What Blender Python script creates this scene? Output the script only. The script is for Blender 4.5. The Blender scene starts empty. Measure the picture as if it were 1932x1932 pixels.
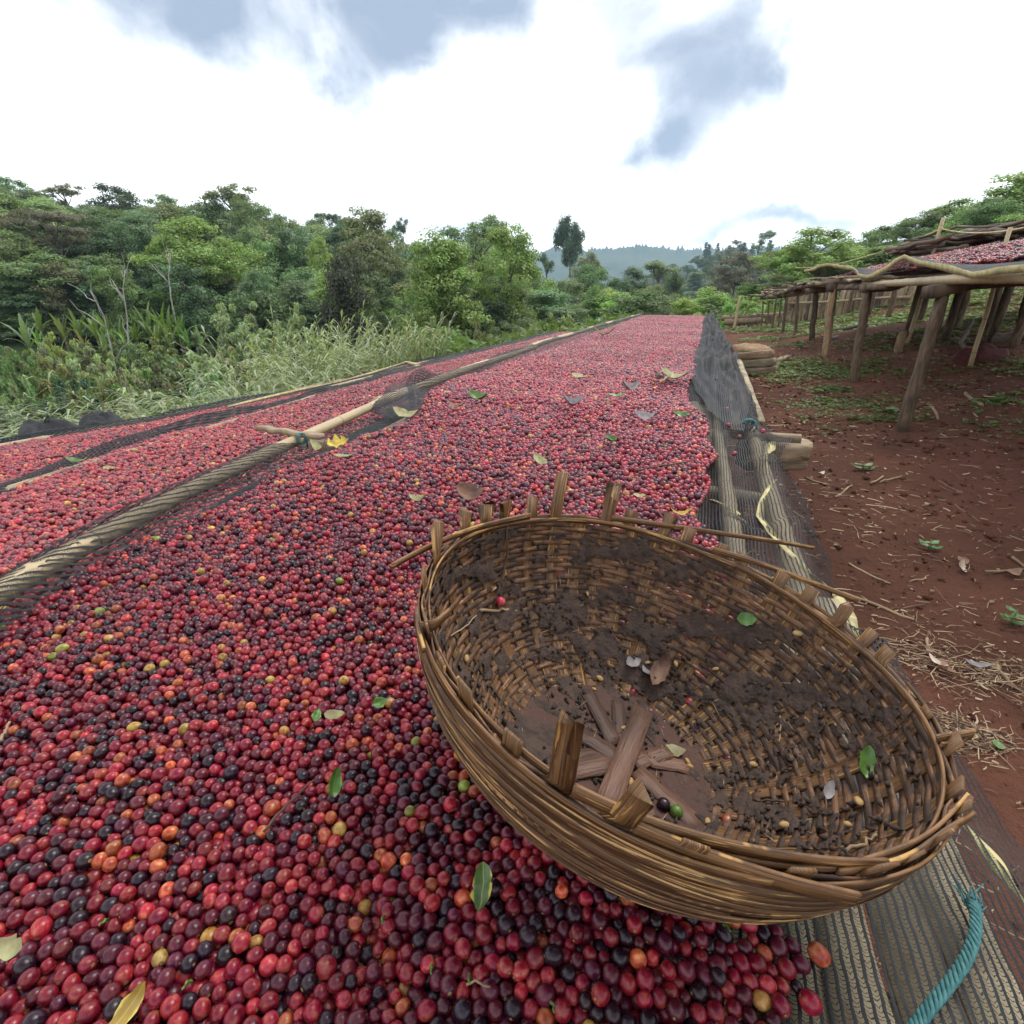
import bpy, math, random
import numpy as np
from mathutils import Vector, Matrix

R = math.radians
scene = bpy.context.scene
COL = scene.collection

# ------------------------------------------------------------------ camera
# Eye height is z = 0. +Y runs along the drying beds, +X is uphill (to the right of the beds).
FOCAL = 966.0
PITCH = math.atan((966 - 555) / FOCAL)
YAW = R(19.609)
cam_d = bpy.data.cameras.new("camera")
cam = bpy.data.objects.new("camera", cam_d)
COL.objects.link(cam)
cam_d.sensor_fit = 'HORIZONTAL'
cam_d.sensor_width = 36.0
cam_d.lens = 18.0
cam_d.clip_start = 0.02
cam_d.clip_end = 8000
cam.location = (0, 0, 0)
cam.rotation_euler = (R(90) - PITCH, 0, YAW)
scene.camera = cam

# ------------------------------------------------------------------ view + render
vs = scene.view_settings
vs.view_transform = 'Standard'
vs.look = 'None'
vs.exposure = 0.80
vs.gamma = 1.0
vs.use_curve_mapping = False
cy = scene.cycles
cy.max_bounces = 7
cy.diffuse_bounces = 3
cy.glossy_bounces = 2
cy.transmission_bounces = 3
cy.transparent_max_bounces = 10
cy.volume_bounces = 1
cy.use_denoising = True
cy.use_adaptive_sampling = True
cy.adaptive_threshold = 0.02
cy.caustics_reflective = False
cy.caustics_refractive = False


def ray(u, v):
    """world direction through a point of the 1932-unit picture square (used to survey the place)"""
    x = (u - 966) / FOCAL
    y = (966 - v) / FOCAL
    f = math.cos(PITCH) + y * math.sin(PITCH)
    z = -math.sin(PITCH) + y * math.cos(PITCH)
    return np.array([x * math.cos(YAW) - f * math.sin(YAW), x * math.sin(YAW) + f * math.cos(YAW), z])


def at(u, v, z):
    r = ray(u, v)
    return r * z / r[2]


def atx(u, v, x):
    r = ray(u, v)
    return r * x / r[0]


def atd(u, v, d):
    r = ray(u, v)
    return r * d / math.hypot(r[0], r[1])


def proj(P):
    P = np.asarray(P, float)
    x = P[..., 0] * math.cos(YAW) + P[..., 1] * math.sin(YAW)
    f = -P[..., 0] * math.sin(YAW) + P[..., 1] * math.cos(YAW)
    d = f * math.cos(PITCH) - P[..., 2] * math.sin(PITCH)
    y = f * math.sin(PITCH) + P[..., 2] * math.cos(PITCH)
    return 966 + FOCAL * x / d, 966 - FOCAL * y / d, d


# ------------------------------------------------------------------ node helpers
def nd(nt, typ, _op=None, **kw):
    n = nt.nodes.new(typ)
    if _op is not None:
        if hasattr(n, 'operation'):
            n.operation = _op
        elif hasattr(n, 'blend_type'):
            n.blend_type = _op
    for k, v in kw.items():
        if k[0] == '_':
            setattr(n, k[1:], v)
            continue
        key = int(k[1:]) if k[0] == 'i' and k[1:].isdigit() else k.replace('__', ' ')
        s = n.inputs[key]
        if isinstance(v, bpy.types.NodeSocket):
            nt.links.new(v, s)
        else:
            s.default_value = v
    return n


def M(nt, op, a, b=0.0, c=None, clamp=False):
    n = nt.nodes.new('ShaderNodeMath')
    n.operation = op
    n.use_clamp = clamp
    for i, v in enumerate((a, b, c)):
        if v is None:
            continue
        if isinstance(v, bpy.types.NodeSocket):
            nt.links.new(v, n.inputs[i])
        else:
            n.inputs[i].default_value = v
    return n.outputs[0]


def mixc(nt, fac, a, b, mode='MIX'):
    n = nt.nodes.new('ShaderNodeMix')
    n.data_type = 'RGBA'
    n.blend_type = mode
    n.clamp_factor = True
    for i, v in ((0, fac), (6, a), (7, b)):
        s = n.inputs[i]
        if isinstance(v, bpy.types.NodeSocket):
            nt.links.new(v, s)
        elif i == 0:
            s.default_value = v
        else:
            s.default_value = (v[0], v[1], v[2], 1)
    return n.outputs[2]


def ramp(nt, fac, stops, interp='LINEAR'):
    n = nt.nodes.new('ShaderNodeValToRGB')
    n.color_ramp.interpolation = interp
    e = n.color_ramp.elements
    while len(e) < len(stops):
        e.new(0.5)
    for el, (p, c) in zip(e, stops):
        el.position = p
        el.color = (c[0], c[1], c[2], 1) if hasattr(c, '__len__') else (c, c, c, 1)
    nt.links.new(fac, n.inputs[0])
    return n.outputs[0]


def sstep(nt, v, lo, hi):
    n = nt.nodes.new('ShaderNodeMapRange')
    n.interpolation_type = 'SMOOTHSTEP'
    nt.links.new(v, n.inputs[0])
    n.inputs[1].default_value = lo
    n.inputs[2].default_value = hi
    return n.outputs[0]


def new_mat(name):
    m = bpy.data.materials.new(name)
    m.use_nodes = True
    nt = m.node_tree
    b = nt.nodes['Principled BSDF']
    return m, nt, b


def noise(nt, vec, scale, detail=4, rough=0.55, dist=0.0, out=0):
    n = nd(nt, 'ShaderNodeTexNoise', Scale=scale, Detail=detail, Roughness=rough, Distortion=dist)
    if vec is not None:
        nt.links.new(vec, n.inputs['Vector'])
    return n.outputs[out]


# ------------------------------------------------------------------ world: bright broken overcast
SUN_EL, SUN_AZ = 58.0, 25.0       # degrees; azimuth from +Y towards +X
world = bpy.data.worlds.new("World")
scene.world = world
world.use_nodes = True
wt = world.node_tree
wt.nodes.clear()
tc = nd(wt, 'ShaderNodeTexCoord')
dirv = nd(wt, 'ShaderNodeVectorMath', 'NORMALIZE', i0=tc.outputs['Generated']).outputs[0]
sep = nd(wt, 'ShaderNodeSeparateXYZ', i0=dirv)
dx, dy, dz = sep.outputs
az = M(wt, 'ARCTAN2', dx, dy)
el = M(wt, 'ARCSINE', dz)
wn = nd(wt, 'ShaderNodeTexNoise', Scale=3.2, Detail=6, Roughness=0.62)
wt.links.new(dirv, wn.inputs['Vector'])
wsep = nd(wt, 'ShaderNodeSeparateColor', i0=wn.outputs['Color'])
azw = M(wt, 'ADD', az, M(wt, 'MULTIPLY', M(wt, 'SUBTRACT', wsep.outputs[0], 0.5), 0.36))
elw = M(wt, 'ADD', el, M(wt, 'MULTIPLY', M(wt, 'SUBTRACT', wsep.outputs[1], 0.5), 0.22))
# dark cloud masses of the broken deck: (azimuth deg, elevation deg, half width, half height, strength)
CLOUDS = [(-49, 19.6, 12.0, 5.0, 1.0), (-58, 21.5, 9, 3.0, .85), (-40, 23.5, 5, 2.0, .4), (-30, 19.8, 5.4, 5.4, 1.0), (-31, 16.2, 2.8, 2.8, .6),
          (-18, 22.0, 8.0, 3.2, .75), (-10, 20.5, 5.5, 4.5, .75), (-4.0, 16.2, 6.6, 5.2, 1.0), (-7, 12.8, 3.0, 2.4, .75), (0, 21, 4.6, 5.0, .7),
          (-27.0, 6.4, 8.0, 1.0, .75), (-24, 5.0, 12.0, .9, .7), (-14, 7.6, 3.6, .7, .5), (4.5, 6.3, 7.0, .9, .6), (-13, 4.3, 9, .9, .6), (14, 6.0, 6, .8, .4),
          (-38, 27, 16, 4, .9), (-8, 29, 14, 4, .9), (26, 30, 14, 5, .8), (60, 22, 14, 5, .8), (100, 20, 16, 5, .8), (140, 24, 18, 6, .9),
          (-85, 24, 12, 5, .9), (-120, 18, 14, 5, .9), (-155, 25, 14, 6, .9)]
tot = None
for a, e, wa, we, s in CLOUDS:
    da = M(wt, 'DIVIDE', M(wt, 'SUBTRACT', azw, R(a)), R(wa))
    de = M(wt, 'DIVIDE', M(wt, 'SUBTRACT', elw, R(e)), R(we))
    q = M(wt, 'ADD', M(wt, 'MULTIPLY', da, da), M(wt, 'MULTIPLY', de, de))
    g = M(wt, 'MULTIPLY', M(wt, 'POWER', 2.71828, M(wt, 'MULTIPLY', q, -0.8)), s)
    tot = g if tot is None else M(wt, 'ADD', tot, M(wt, 'MULTIPLY', g, M(wt, 'SUBTRACT', 1.0, M(wt, 'MINIMUM', tot, 1.0))))
# cloud deck added overhead, out of view, kept grey to sharpen the fruit highlights
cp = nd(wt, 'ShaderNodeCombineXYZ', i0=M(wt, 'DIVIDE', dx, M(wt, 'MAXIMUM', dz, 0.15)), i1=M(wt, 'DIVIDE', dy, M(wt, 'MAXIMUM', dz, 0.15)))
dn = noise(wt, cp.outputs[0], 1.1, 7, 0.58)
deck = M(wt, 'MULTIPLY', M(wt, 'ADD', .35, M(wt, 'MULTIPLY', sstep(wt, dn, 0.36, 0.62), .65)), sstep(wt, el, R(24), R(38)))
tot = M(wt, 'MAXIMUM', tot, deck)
fv = nd(wt, 'ShaderNodeVectorMath', 'MULTIPLY', i0=dirv, i1=(1.0, 1.0, 1.35)).outputs[0]
fine = noise(wt, fv, 5.0, 8, 0.52, .3)
tot = M(wt, 'ADD', tot, M(wt, 'MULTIPLY', M(wt, 'MULTIPLY', M(wt, 'SUBTRACT', fine, .5), 1.4), M(wt, 'ADD', .12, M(wt, 'MINIMUM', M(wt, 'MULTIPLY', tot, 1.6), .8))), clamp=True)
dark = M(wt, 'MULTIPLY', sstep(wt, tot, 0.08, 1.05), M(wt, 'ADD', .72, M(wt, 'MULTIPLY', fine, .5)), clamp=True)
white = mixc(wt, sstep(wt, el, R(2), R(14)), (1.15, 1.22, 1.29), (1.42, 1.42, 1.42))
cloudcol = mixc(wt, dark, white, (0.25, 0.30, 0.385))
sky = nd(wt, 'ShaderNodeTexSky', _sky_type='NISHITA', _sun_disc=False, _sun_elevation=R(SUN_EL), _sun_rotation=R(SUN_AZ))
skys = mixc(wt, 1.0, sky.outputs[0], (0.1, 0.1, 0.1), 'MULTIPLY')
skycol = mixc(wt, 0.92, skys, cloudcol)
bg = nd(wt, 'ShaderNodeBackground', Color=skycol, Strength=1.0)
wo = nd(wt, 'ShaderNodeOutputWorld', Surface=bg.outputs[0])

# ------------------------------------------------------------------ sun behind the cloud
sun_d = bpy.data.lights.new("sun", 'SUN')
sun_d.energy = 1.5
sun_d.angle = R(25)
sun_d.color = (1.0, 0.95, 0.87)
sun = bpy.data.objects.new("sun", sun_d)
COL.objects.link(sun)
sv = Vector((math.sin(R(SUN_AZ)) * math.cos(R(SUN_EL)), math.cos(R(SUN_AZ)) * math.cos(R(SUN_EL)), math.sin(R(SUN_EL))))
sun.rotation_euler = sv.to_track_quat('Z', 'Y').to_euler()

# ------------------------------------------------------------------ mesh helpers
rng = np.random.default_rng(7)


def mesh_np(name, V, F, uv=None, smooth=True, attrs=None):
    """V (n,3); F (m,k) uniform polygon size or list of arrays"""
    me = bpy.data.meshes.new(name)
    V = np.asarray(V, np.float32)
    if isinstance(F, np.ndarray):
        F = [F]
    F = [np.asarray(f, np.int32) for f in F if len(f)]
    me.vertices.add(len(V))
    me.vertices.foreach_set('co', V.ravel())
    nl = sum(f.size for f in F)
    npoly = sum(len(f) for f in F)
    me.loops.add(nl)
    me.polygons.add(npoly)
    li = np.concatenate([f.ravel() for f in F])
    tot_ = np.concatenate([np.full(len(f), f.shape[1], np.int32) for f in F])
    me.loops.foreach_set('vertex_index', li)
    me.polygons.foreach_set('loop_start', np.concatenate([[0], np.cumsum(tot_)[:-1]]).astype(np.int32))
    if smooth:
        me.polygons.foreach_set('use_smooth', np.ones(npoly, bool))
    if uv is not None:
        uvl = me.uv_layers.new(name='UVMap')
        uvl.data.foreach_set('uv', np.asarray(uv, np.float32)[li].ravel())
    if attrs:
        for an, (typ, data) in attrs.items():
            a = me.attributes.new(an, typ, 'POINT')
            d = np.asarray(data, np.float32).ravel()
            key = {'FLOAT': 'value', 'FLOAT_VECTOR': 'vector', 'FLOAT_COLOR': 'color'}[typ]
            a.data.foreach_set(key, d)
    me.update(calc_edges=True)
    me.validate()
    return me


def link(name, me, mat=None, parent=None, loc=None):
    o = bpy.data.objects.new(name, me)
    COL.objects.link(o)
    if mat is not None and me is not None and not me.materials:
        me.materials.append(mat)
    if parent is not None:
        o.parent = parent
    if loc is not None:
        o.location = loc
    return o


def tag(o, label=None, cat=None, group=None, kind=None):
    if label:
        o['label'] = label
    if cat:
        o['category'] = cat
    if group:
        o['group'] = group
    if kind:
        o['kind'] = kind
    return o


def thing(name, loc=(0, 0, 0), rz=0.0, label=None, cat=None, group=None):
    o = bpy.data.objects.new(name, None)
    o.empty_display_size = 0.1
    COL.objects.link(o)
    o.location = loc
    o.rotation_euler = (0, 0, rz)
    return tag(o, label, cat, group)


def copy_tree(o, parent=None):
    c = o.copy()
    COL.objects.link(c)
    if parent is not None:
        c.parent = parent
    for ch in list(o.children):
        copy_tree(ch, c)
    return c


class MB:
    """collects pieces of one mesh"""
    def __init__(s):
        s.V, s.F4, s.F3, s.UV, s.n = [], [], [], [], 0

    def add(s, V, F, uv=None):
        V = np.asarray(V, float)
        F = np.asarray(F, int)
        s.V.append(V)
        s.UV.append(np.zeros((len(V), 2)) if uv is None else np.asarray(uv, float))
        (s.F4 if F.shape[1] == 4 else s.F3).append(F + s.n)
        s.n += len(V)
        return s

    def mesh(s, name, smooth=True):
        F = []
        if s.F4:
            F.append(np.concatenate(s.F4))
        if s.F3:
            F.append(np.concatenate(s.F3))
        return mesh_np(name, np.concatenate(s.V), F, np.concatenate(s.UV), smooth)


def tube(P, r, n=8, cap=True, wob=0.0, seed=0, flat=1.0):
    """tapered tube along polyline P; returns V,F4list(V,F,uv)"""
    P = np.asarray(P, float)
    m = len(P)
    r = np.full(m, r) if np.isscalar(r) else np.interp(np.linspace(0, 1, m), np.linspace(0, 1, len(r)), r)
    T = np.gradient(P, axis=0)
    T /= np.linalg.norm(T, axis=1)[:, None] + 1e-12
    up = np.array([0, 0, 1.0]) if abs(T[:, 2]).mean() < 0.8 else np.array([1.0, 0, 0])
    A = np.cross(T, up)
    A /= np.linalg.norm(A, axis=1)[:, None] + 1e-12
    B = np.cross(A, T)
    a = np.linspace(0, 2 * math.pi, n, endpoint=False)
    rr = r[:, None] * np.ones((m, n))
    if wob:
        g = np.random.default_rng(seed)
        rr = rr * (1 + wob * g.normal(size=(1, n)) + wob * 0.6 * g.normal(size=(m, n)))
    V = P[:, None, :] + rr[:, :, None] * (np.cos(a)[None, :, None] * A[:, None, :] + flat * np.sin(a)[None, :, None] * B[:, None, :])
    L = np.concatenate([[0], np.cumsum(np.linalg.norm(np.diff(P, axis=0), axis=1))])
    UV = np.stack([np.broadcast_to(a[None, :] / 6.2832, (m, n)), np.broadcast_to(L[:, None], (m, n))], -1).reshape(-1, 2)
    i = np.arange(m - 1)[:, None] * n
    j = np.arange(n)[None, :]
    j2 = (j + 1) % n
    F = np.stack([i + j, i + j2, i + n + j2, i + n + j], -1).reshape(-1, 4)
    V = V.reshape(-1, 3)
    if cap:
        k = len(V)
        V = np.concatenate([V, P[:1], P[-1:]])
        UV = np.concatenate([UV, [[0.5, 0], [0.5, L[-1]]]])
        jj = np.arange(n)
        c0 = np.stack([np.full(n, k), (jj + 1) % n, jj, jj], -1)
        base = (m - 1) * n
        c1 = np.stack([np.full(n, k + 1), base + jj, base + (jj + 1) % n, base + (jj + 1) % n], -1)
        F3 = np.concatenate([c0[:, :3], c1[:, :3]])
        return V, F, UV, F3
    return V, F, UV, np.zeros((0, 3), int)


def add_tube(mb, P, r, n=8, **k):
    V, F, UV, F3 = tube(P, r, n, **k)
    o = mb.n
    mb.add(V, F, UV)
    if len(F3):
        mb.F3.append(F3 + o)
    return mb


def tube_obj(name, P, r, mat, parent=None, n=8, **k):
    mb = MB()
    add_tube(mb, P, r, n, **k)
    return link(name, mb.mesh(name), mat, parent)


def strip(P, W, N, th):
    """flat splint along P with half-width vectors W (m,3) and normal N (m,3), thickness th"""
    P, W, N = (np.asarray(x, float) for x in (P, W, N))
    m = len(P)
    V = np.stack([P - W + N * th / 2, P + W + N * th / 2, P + W - N * th / 2, P - W - N * th / 2], 1).reshape(-1, 3)
    L = np.concatenate([[0], np.cumsum(np.linalg.norm(np.diff(P, axis=0), axis=1))])
    wl = np.linalg.norm(W, axis=1)
    UV = np.stack([np.stack([-wl, wl, wl, -wl], 1), np.broadcast_to(L[:, None], (m, 4))], -1).reshape(-1, 2)
    i = np.arange(m - 1)[:, None] * 4
    j = np.arange(4)[None, :]
    j2 = (j + 1) % 4
    F = np.stack([i + j, i + j2, i + 4 + j2, i + 4 + j], -1).reshape(-1, 4)
    b = (m - 1) * 4
    F = np.concatenate([F, [[3, 2, 1, 0], [b, b + 1, b + 2, b + 3]]])
    return V, F, UV


def grid(nx, ny):
    i = np.arange(ny - 1)[:, None] * nx
    j = np.arange(nx - 1)[None, :]
    return np.stack([i + j, i + j + 1, i + nx + j + 1, i + nx + j], -1).reshape(-1, 4)


# value noise usable from numpy
_NT = np.random.default_rng(99).random((256, 256))


def vnoise(x, y, s=1.0, seed=0):
    x = np.asarray(x, float) * s + seed * 17.31
    y = np.asarray(y, float) * s + seed * 9.77
    xi = np.floor(x).astype(int)
    yi = np.floor(y).astype(int)
    fx = x - xi
    fy = y - yi
    fx = fx * fx * (3 - 2 * fx)
    fy = fy * fy * (3 - 2 * fy)
    g = lambda a, b: _NT[a & 255, b & 255]
    return (g(xi, yi) * (1 - fx) + g(xi + 1, yi) * fx) * (1 - fy) + (g(xi, yi + 1) * (1 - fx) + g(xi + 1, yi + 1) * fx) * fy


def fbm(x, y, s=1.0, seed=0, o=4):
    t, a, w = 0, 1.0, 0
    for k in range(o):
        t = t + a * vnoise(x, y, s * 2 ** k, seed + k)
        w += a
        a *= 0.5
    return t / w - 0.5


# ------------------------------------------------------------------ terrain height
PY = ([-20, 0, 2, 4.2, 5.8, 7.5, 10, 13, 17, 25, 40, 80], [-1.1, -0.97, -0.94, -.87, -.78, -.70, -.66, -.70, -.88, -1.5, -2.6, -5])
CX = ([-40, -15, -9, -6, -4.4, -2.6, -1.2, 0.4, 1.4, 2.9, 4.5, 8, 15, 40], [-6, -4.2, -2.9, -1.75, -.80, -.47, -.27, -.07, 0, .31, .72, 1.7, 3.6, 9])
AZ = np.array([-180, -90, -75, -62, -50, -38, -25, -13, -3, 8, 20, 35, 60, 180.])
DD = np.array([8, 15, 30, 60, 110, 200, 400, 900, 4000.])
FZ = np.array([
    [-2, -4, -5, -3, 3, 12, 30, 30, 30], [-2, -4, -5, -2, 5, 15, 40, 40, 40], [-2, -4, -5.5, -2.5, 6, 20, 45, 50, 50],
    [-2, -3.8, -5.5, -2, 6, 20, 42, 50, 40], [-2, -3.6, -5.5, -3, 4, 15, 34, 40, 20], [-1.8, -3.2, -6, -6, -1, 8, 24, 20, 0],
    [-1.5, -2.6, -6, -8, -7, -2, 8, 0, -20], [-1.2, -2, -5, -8, -10, -9, -5, -20, -40], [-.9, -1.5, -4, -7, -9, -5, 14, -10, -40],
    [-.5, -.8, -1.6, -2, -1, 8, 25, 20, -20], [0, .3, .6, 1.2, 5, 14, 32, 40, 20], [.8, 1.4, 2, 3, 9, 20, 40, 50, 50],
    [1.5, 3, 7, 14, 25, 35, 55, 60, 60], [-2, -4, -5, -3, 3, 12, 30, 30, 30]])


def G(x, y, rough=True):
    x = np.asarray(x, float)
    y = np.asarray(y, float)
    near = np.interp(y, *PY) + np.interp(x, *CX)
    d = np.hypot(x, y)
    a = np.degrees(np.arctan2(x, y))
    ai = np.clip(np.searchsorted(AZ, a) - 1, 0, len(AZ) - 2)
    ta = (a - AZ[ai]) / (AZ[ai + 1] - AZ[ai])
    ta = ta * ta * (3 - 2 * ta)
    di = np.clip(np.searchsorted(DD, d) - 1, 0, len(DD) - 2)
    td = np.clip((d - DD[di]) / (DD[di + 1] - DD[di]), 0, 1)
    far = (FZ[ai, di] * (1 - td) + FZ[ai, di + 1] * td) * (1 - ta) + (FZ[ai + 1, di] * (1 - td) + FZ[ai + 1, di + 1] * td) * ta
    w = np.clip((d - 12) / 16, 0, 1)
    w = w * w * (3 - 2 * w)
    z = near * (1 - w) + far * w
    if rough:
        z = z + fbm(x, y, 1.3, 3) * 0.05 * np.clip(d / 3, .5, 3) + fbm(x, y, 7.0, 5, 3) * 0.022
    return z


def ground_hit(u, v, dmin=2.0, dmax=600.0):
    """where the sight line through u, v first meets the terrain"""
    r = ray(u, v)
    r = r / math.hypot(r[0], r[1])
    d = np.exp(np.linspace(math.log(dmin), math.log(dmax), 900))
    z = G(r[0] * d, r[1] * d, False)
    below = np.nonzero(r[2] * d <= z)[0]
    dd = d[below[0]] if len(below) else dmax
    return np.array([r[0] * dd, r[1] * dd, float(G(r[0] * dd, r[1] * dd))])


# ================================================================== materials
def leaf_mat(name, base, var=0.35, trans=0.35, rough=0.55):
    """foliage: colour varies leaf by leaf (attribute 'lv') and tree by tree (object colour)"""
    m, nt, b = new_mat(name)
    oi = nd(nt, 'ShaderNodeObjectInfo')
    a = nd(nt, 'ShaderNodeAttribute', _attribute_name='lv')
    hs = nd(nt, 'ShaderNodeHueSaturation', Hue=M(nt, 'ADD', 0.47, M(nt, 'MULTIPLY', a.outputs['Fac'], 0.05)),
            Saturation=0.95, Value=M(nt, 'ADD', 1 - var, M(nt, 'MULTIPLY', a.outputs['Fac'], 2 * var)), Color=mixc(nt, 1.0, base, oi.outputs['Color'], 'MULTIPLY'))
    c = hs.outputs[0]
    nt.links.new(c, b.inputs['Base Color'])
    b.inputs['Roughness'].default_value = rough
    b.inputs['Specular IOR Level'].default_value = 0.35
    tr = nd(nt, 'ShaderNodeBsdfTranslucent', Color=mixc(nt, 1.0, c, (1.25, 1.35, .6), 'MULTIPLY'))
    ms = nd(nt, 'ShaderNodeMixShader', i0=trans, i1=b.outputs[0], i2=tr.outputs[0])
    nt.links.new(ms.outputs[0], nt.nodes['Material Output'].inputs[0])
    return m


def wood_mat(name, c1, c2, dirt=(0.03, 0.02, 0.015), scale=(60, 60, 6), dirt_amt=0.5, rough=0.8, bump=0.6):
    m, nt, b = new_mat(name)
    tco = nd(nt, 'ShaderNodeTexCoord')
    mp = nd(nt, 'ShaderNodeMapping', Vector=tco.outputs['UV'], Scale=(scale[0] / 6, scale[2], 1))
    oi = nd(nt, 'ShaderNodeObjectInfo')
    add = nd(nt, 'ShaderNodeVectorMath', 'ADD', i0=mp.outputs[0])
    rv = nd(nt, 'ShaderNodeCombineXYZ', i0=M(nt, 'MULTIPLY', oi.outputs['Random'], 31.0), i1=M(nt, 'MULTIPLY', oi.outputs['Random'], 17.0))
    nt.links.new(rv.outputs[0], add.inputs[1])
    g = noise(nt, add.outputs[0], 1.6, 6, 0.62)
    big = noise(nt, tco.outputs['Object'], 5.0, 4, 0.6)
    col = mixc(nt, sstep(nt, g, .32, .68), c1, c2)
    crack = sstep(nt, g, .40, .30)
    col = mixc(nt, M(nt, 'MULTIPLY', crack, .6), col, tuple(x * .35 for x in c1))
    col = mixc(nt, M(nt, 'MULTIPLY', sstep(nt, big, 0.48, 0.7), dirt_amt), col, dirt)
    hv = nd(nt, 'ShaderNodeHueSaturation', Color=col, Value=M(nt, 'ADD', 0.78, M(nt, 'MULTIPLY', oi.outputs['Random'], 0.44)))
    nt.links.new(hv.outputs[0], b.inputs['Base Color'])
    b.inputs['Roughness'].default_value = rough
    bp = nd(nt, 'ShaderNodeBump', Strength=bump, Distance=0.006, Height=g)
    nt.links.new(bp.outputs[0], b.inputs['Normal'])
    return m


def bamboo_mat():
    m, nt, b = new_mat('bamboo')
    tco = nd(nt, 'ShaderNodeTexCoord')
    su = nd(nt, 'ShaderNodeSeparateXYZ', i0=tco.outputs['UV'])
    st = nd(nt, 'ShaderNodeCombineXYZ', i0=M(nt, 'MULTIPLY', su.outputs[0], 22.0), i1=M(nt, 'MULTIPLY', su.outputs[1], 2.2))
    g = noise(nt, st.outputs[0], 1.4, 5, 0.6)
    big = noise(nt, tco.outputs['Object'], 3.0, 4, 0.6)
    col = mixc(nt, g, (0.33, 0.24, 0.12), (0.55, 0.44, 0.27))
    col = mixc(nt, M(nt, 'MULTIPLY', sstep(nt, big, 0.5, 0.72), 0.55), col, (0.17, 0.14, 0.10))
    # nodes of the culm every 28 cm
    ph = M(nt, 'ABSOLUTE', M(nt, 'SUBTRACT', M(nt, 'FRACT', M(nt, 'DIVIDE', su.outputs[1], 0.28)), 0.5))
    col = mixc(nt, M(nt, 'SUBTRACT', 1.0, sstep(nt, ph, 0.0, 0.018)), col, (0.16, 0.11, 0.06))
    nt.links.new(col, b.inputs['Base Color'])
    b.inputs['Roughness'].default_value = 0.5
    bp = nd(nt, 'ShaderNodeBump', Strength=0.4, Distance=0.004, Height=g)
    nt.links.new(bp.outputs[0], b.inputs['Normal'])
    return m


def net_mat(name='shade_net', pitch=0.0078, cover=0.36, col=(0.016, 0.018, 0.021)):
    """knitted shade net: UV in metres, u across the bed, v along it; open between the yarns"""
    m, nt, b = new_mat(name)
    tco = nd(nt, 'ShaderNodeTexCoord')
    su = nd(nt, 'ShaderNodeSeparateXYZ', i0=tco.outputs['UV'])
    wob = noise(nt, tco.outputs['UV'], 30.0, 3, 0.6)
    u = M(nt, 'ADD', su.outputs[0], M(nt, 'MULTIPLY', M(nt, 'SUBTRACT', wob, 0.5), 0.006))
    fu = M(nt, 'ABSOLUTE', M(nt, 'SUBTRACT', M(nt, 'FRACT', M(nt, 'DIVIDE', u, pitch)), 0.5))
    chain = M(nt, 'LESS_THAN', fu, M(nt, 'MULTIPLY', M(nt, 'ADD', .55, M(nt, 'MULTIPLY', noise(nt, tco.outputs['UV'], 55.0, 3, .7), .9)), 0.5 * cover))                      # warp chains along the bed
    zig = M(nt, 'ABSOLUTE', M(nt, 'SUBTRACT', M(nt, 'FRACT', M(nt, 'ADD', M(nt, 'ADD', M(nt, 'DIVIDE', su.outputs[1], 0.0034), M(nt, 'MULTIPLY', noise(nt, tco.outputs['UV'], 70.0, 3, .7), 3.0)), M(nt, 'MULTIPLY', fu, 1.5))), 0.5))
    weft = M(nt, 'LESS_THAN', zig, 0.11)                             # inlaid tapes across it
    al = M(nt, 'MAXIMUM', chain, weft)
    tone = noise(nt, tco.outputs['UV'], 9.0, 4, 0.6)
    c = mixc(nt, sstep(nt, tone, 0.45, 0.75), col, (0.045, 0.043, 0.042))
    nt.links.new(c, b.inputs['Base Color'])
    b.inputs['Roughness'].default_value = 0.6
    b.inputs['Specular IOR Level'].default_value = 0.22
    bp = nd(nt, 'ShaderNodeBump', Strength=0.5, Distance=0.002, Height=M(nt, 'SUBTRACT', 0.5, fu))
    nt.links.new(bp.outputs[0], b.inputs['Normal'])
    nt.links.new(al, b.inputs['Alpha'])
    return m


def plain_mat(name, c, rough=0.7, var=0.25, scale=25.0, c2=None, bump=0.3, spec=0.5):
    m, nt, b = new_mat(name)
    tco = nd(nt, 'ShaderNodeTexCoord')
    oi = nd(nt, 'ShaderNodeObjectInfo')
    sh = nd(nt, 'ShaderNodeVectorMath', 'ADD', i0=tco.outputs['Object'])
    cb = nd(nt, 'ShaderNodeCombineXYZ', i0=M(nt, 'MULTIPLY', oi.outputs['Random'], 13.0), i1=M(nt, 'MULTIPLY', oi.outputs['Random'], 7.0))
    nt.links.new(cb.outputs[0], sh.inputs[1])
    g = noise(nt, sh.outputs[0], scale, 5, 0.6)
    c2 = c2 or tuple(x * (1 - var * 1.6) for x in c)
    col = mixc(nt, sstep(nt, g, 0.35, 0.68), c, c2)
    nt.links.new(col, b.inputs['Base Color'])
    b.inputs['Roughness'].default_value = rough
    b.inputs['Specular IOR Level'].default_value = spec
    bp = nd(nt, 'ShaderNodeBump', Strength=bump, Distance=0.01, Height=g)
    nt.links.new(bp.outputs[0], b.inputs['Normal'])
    return m


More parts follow.
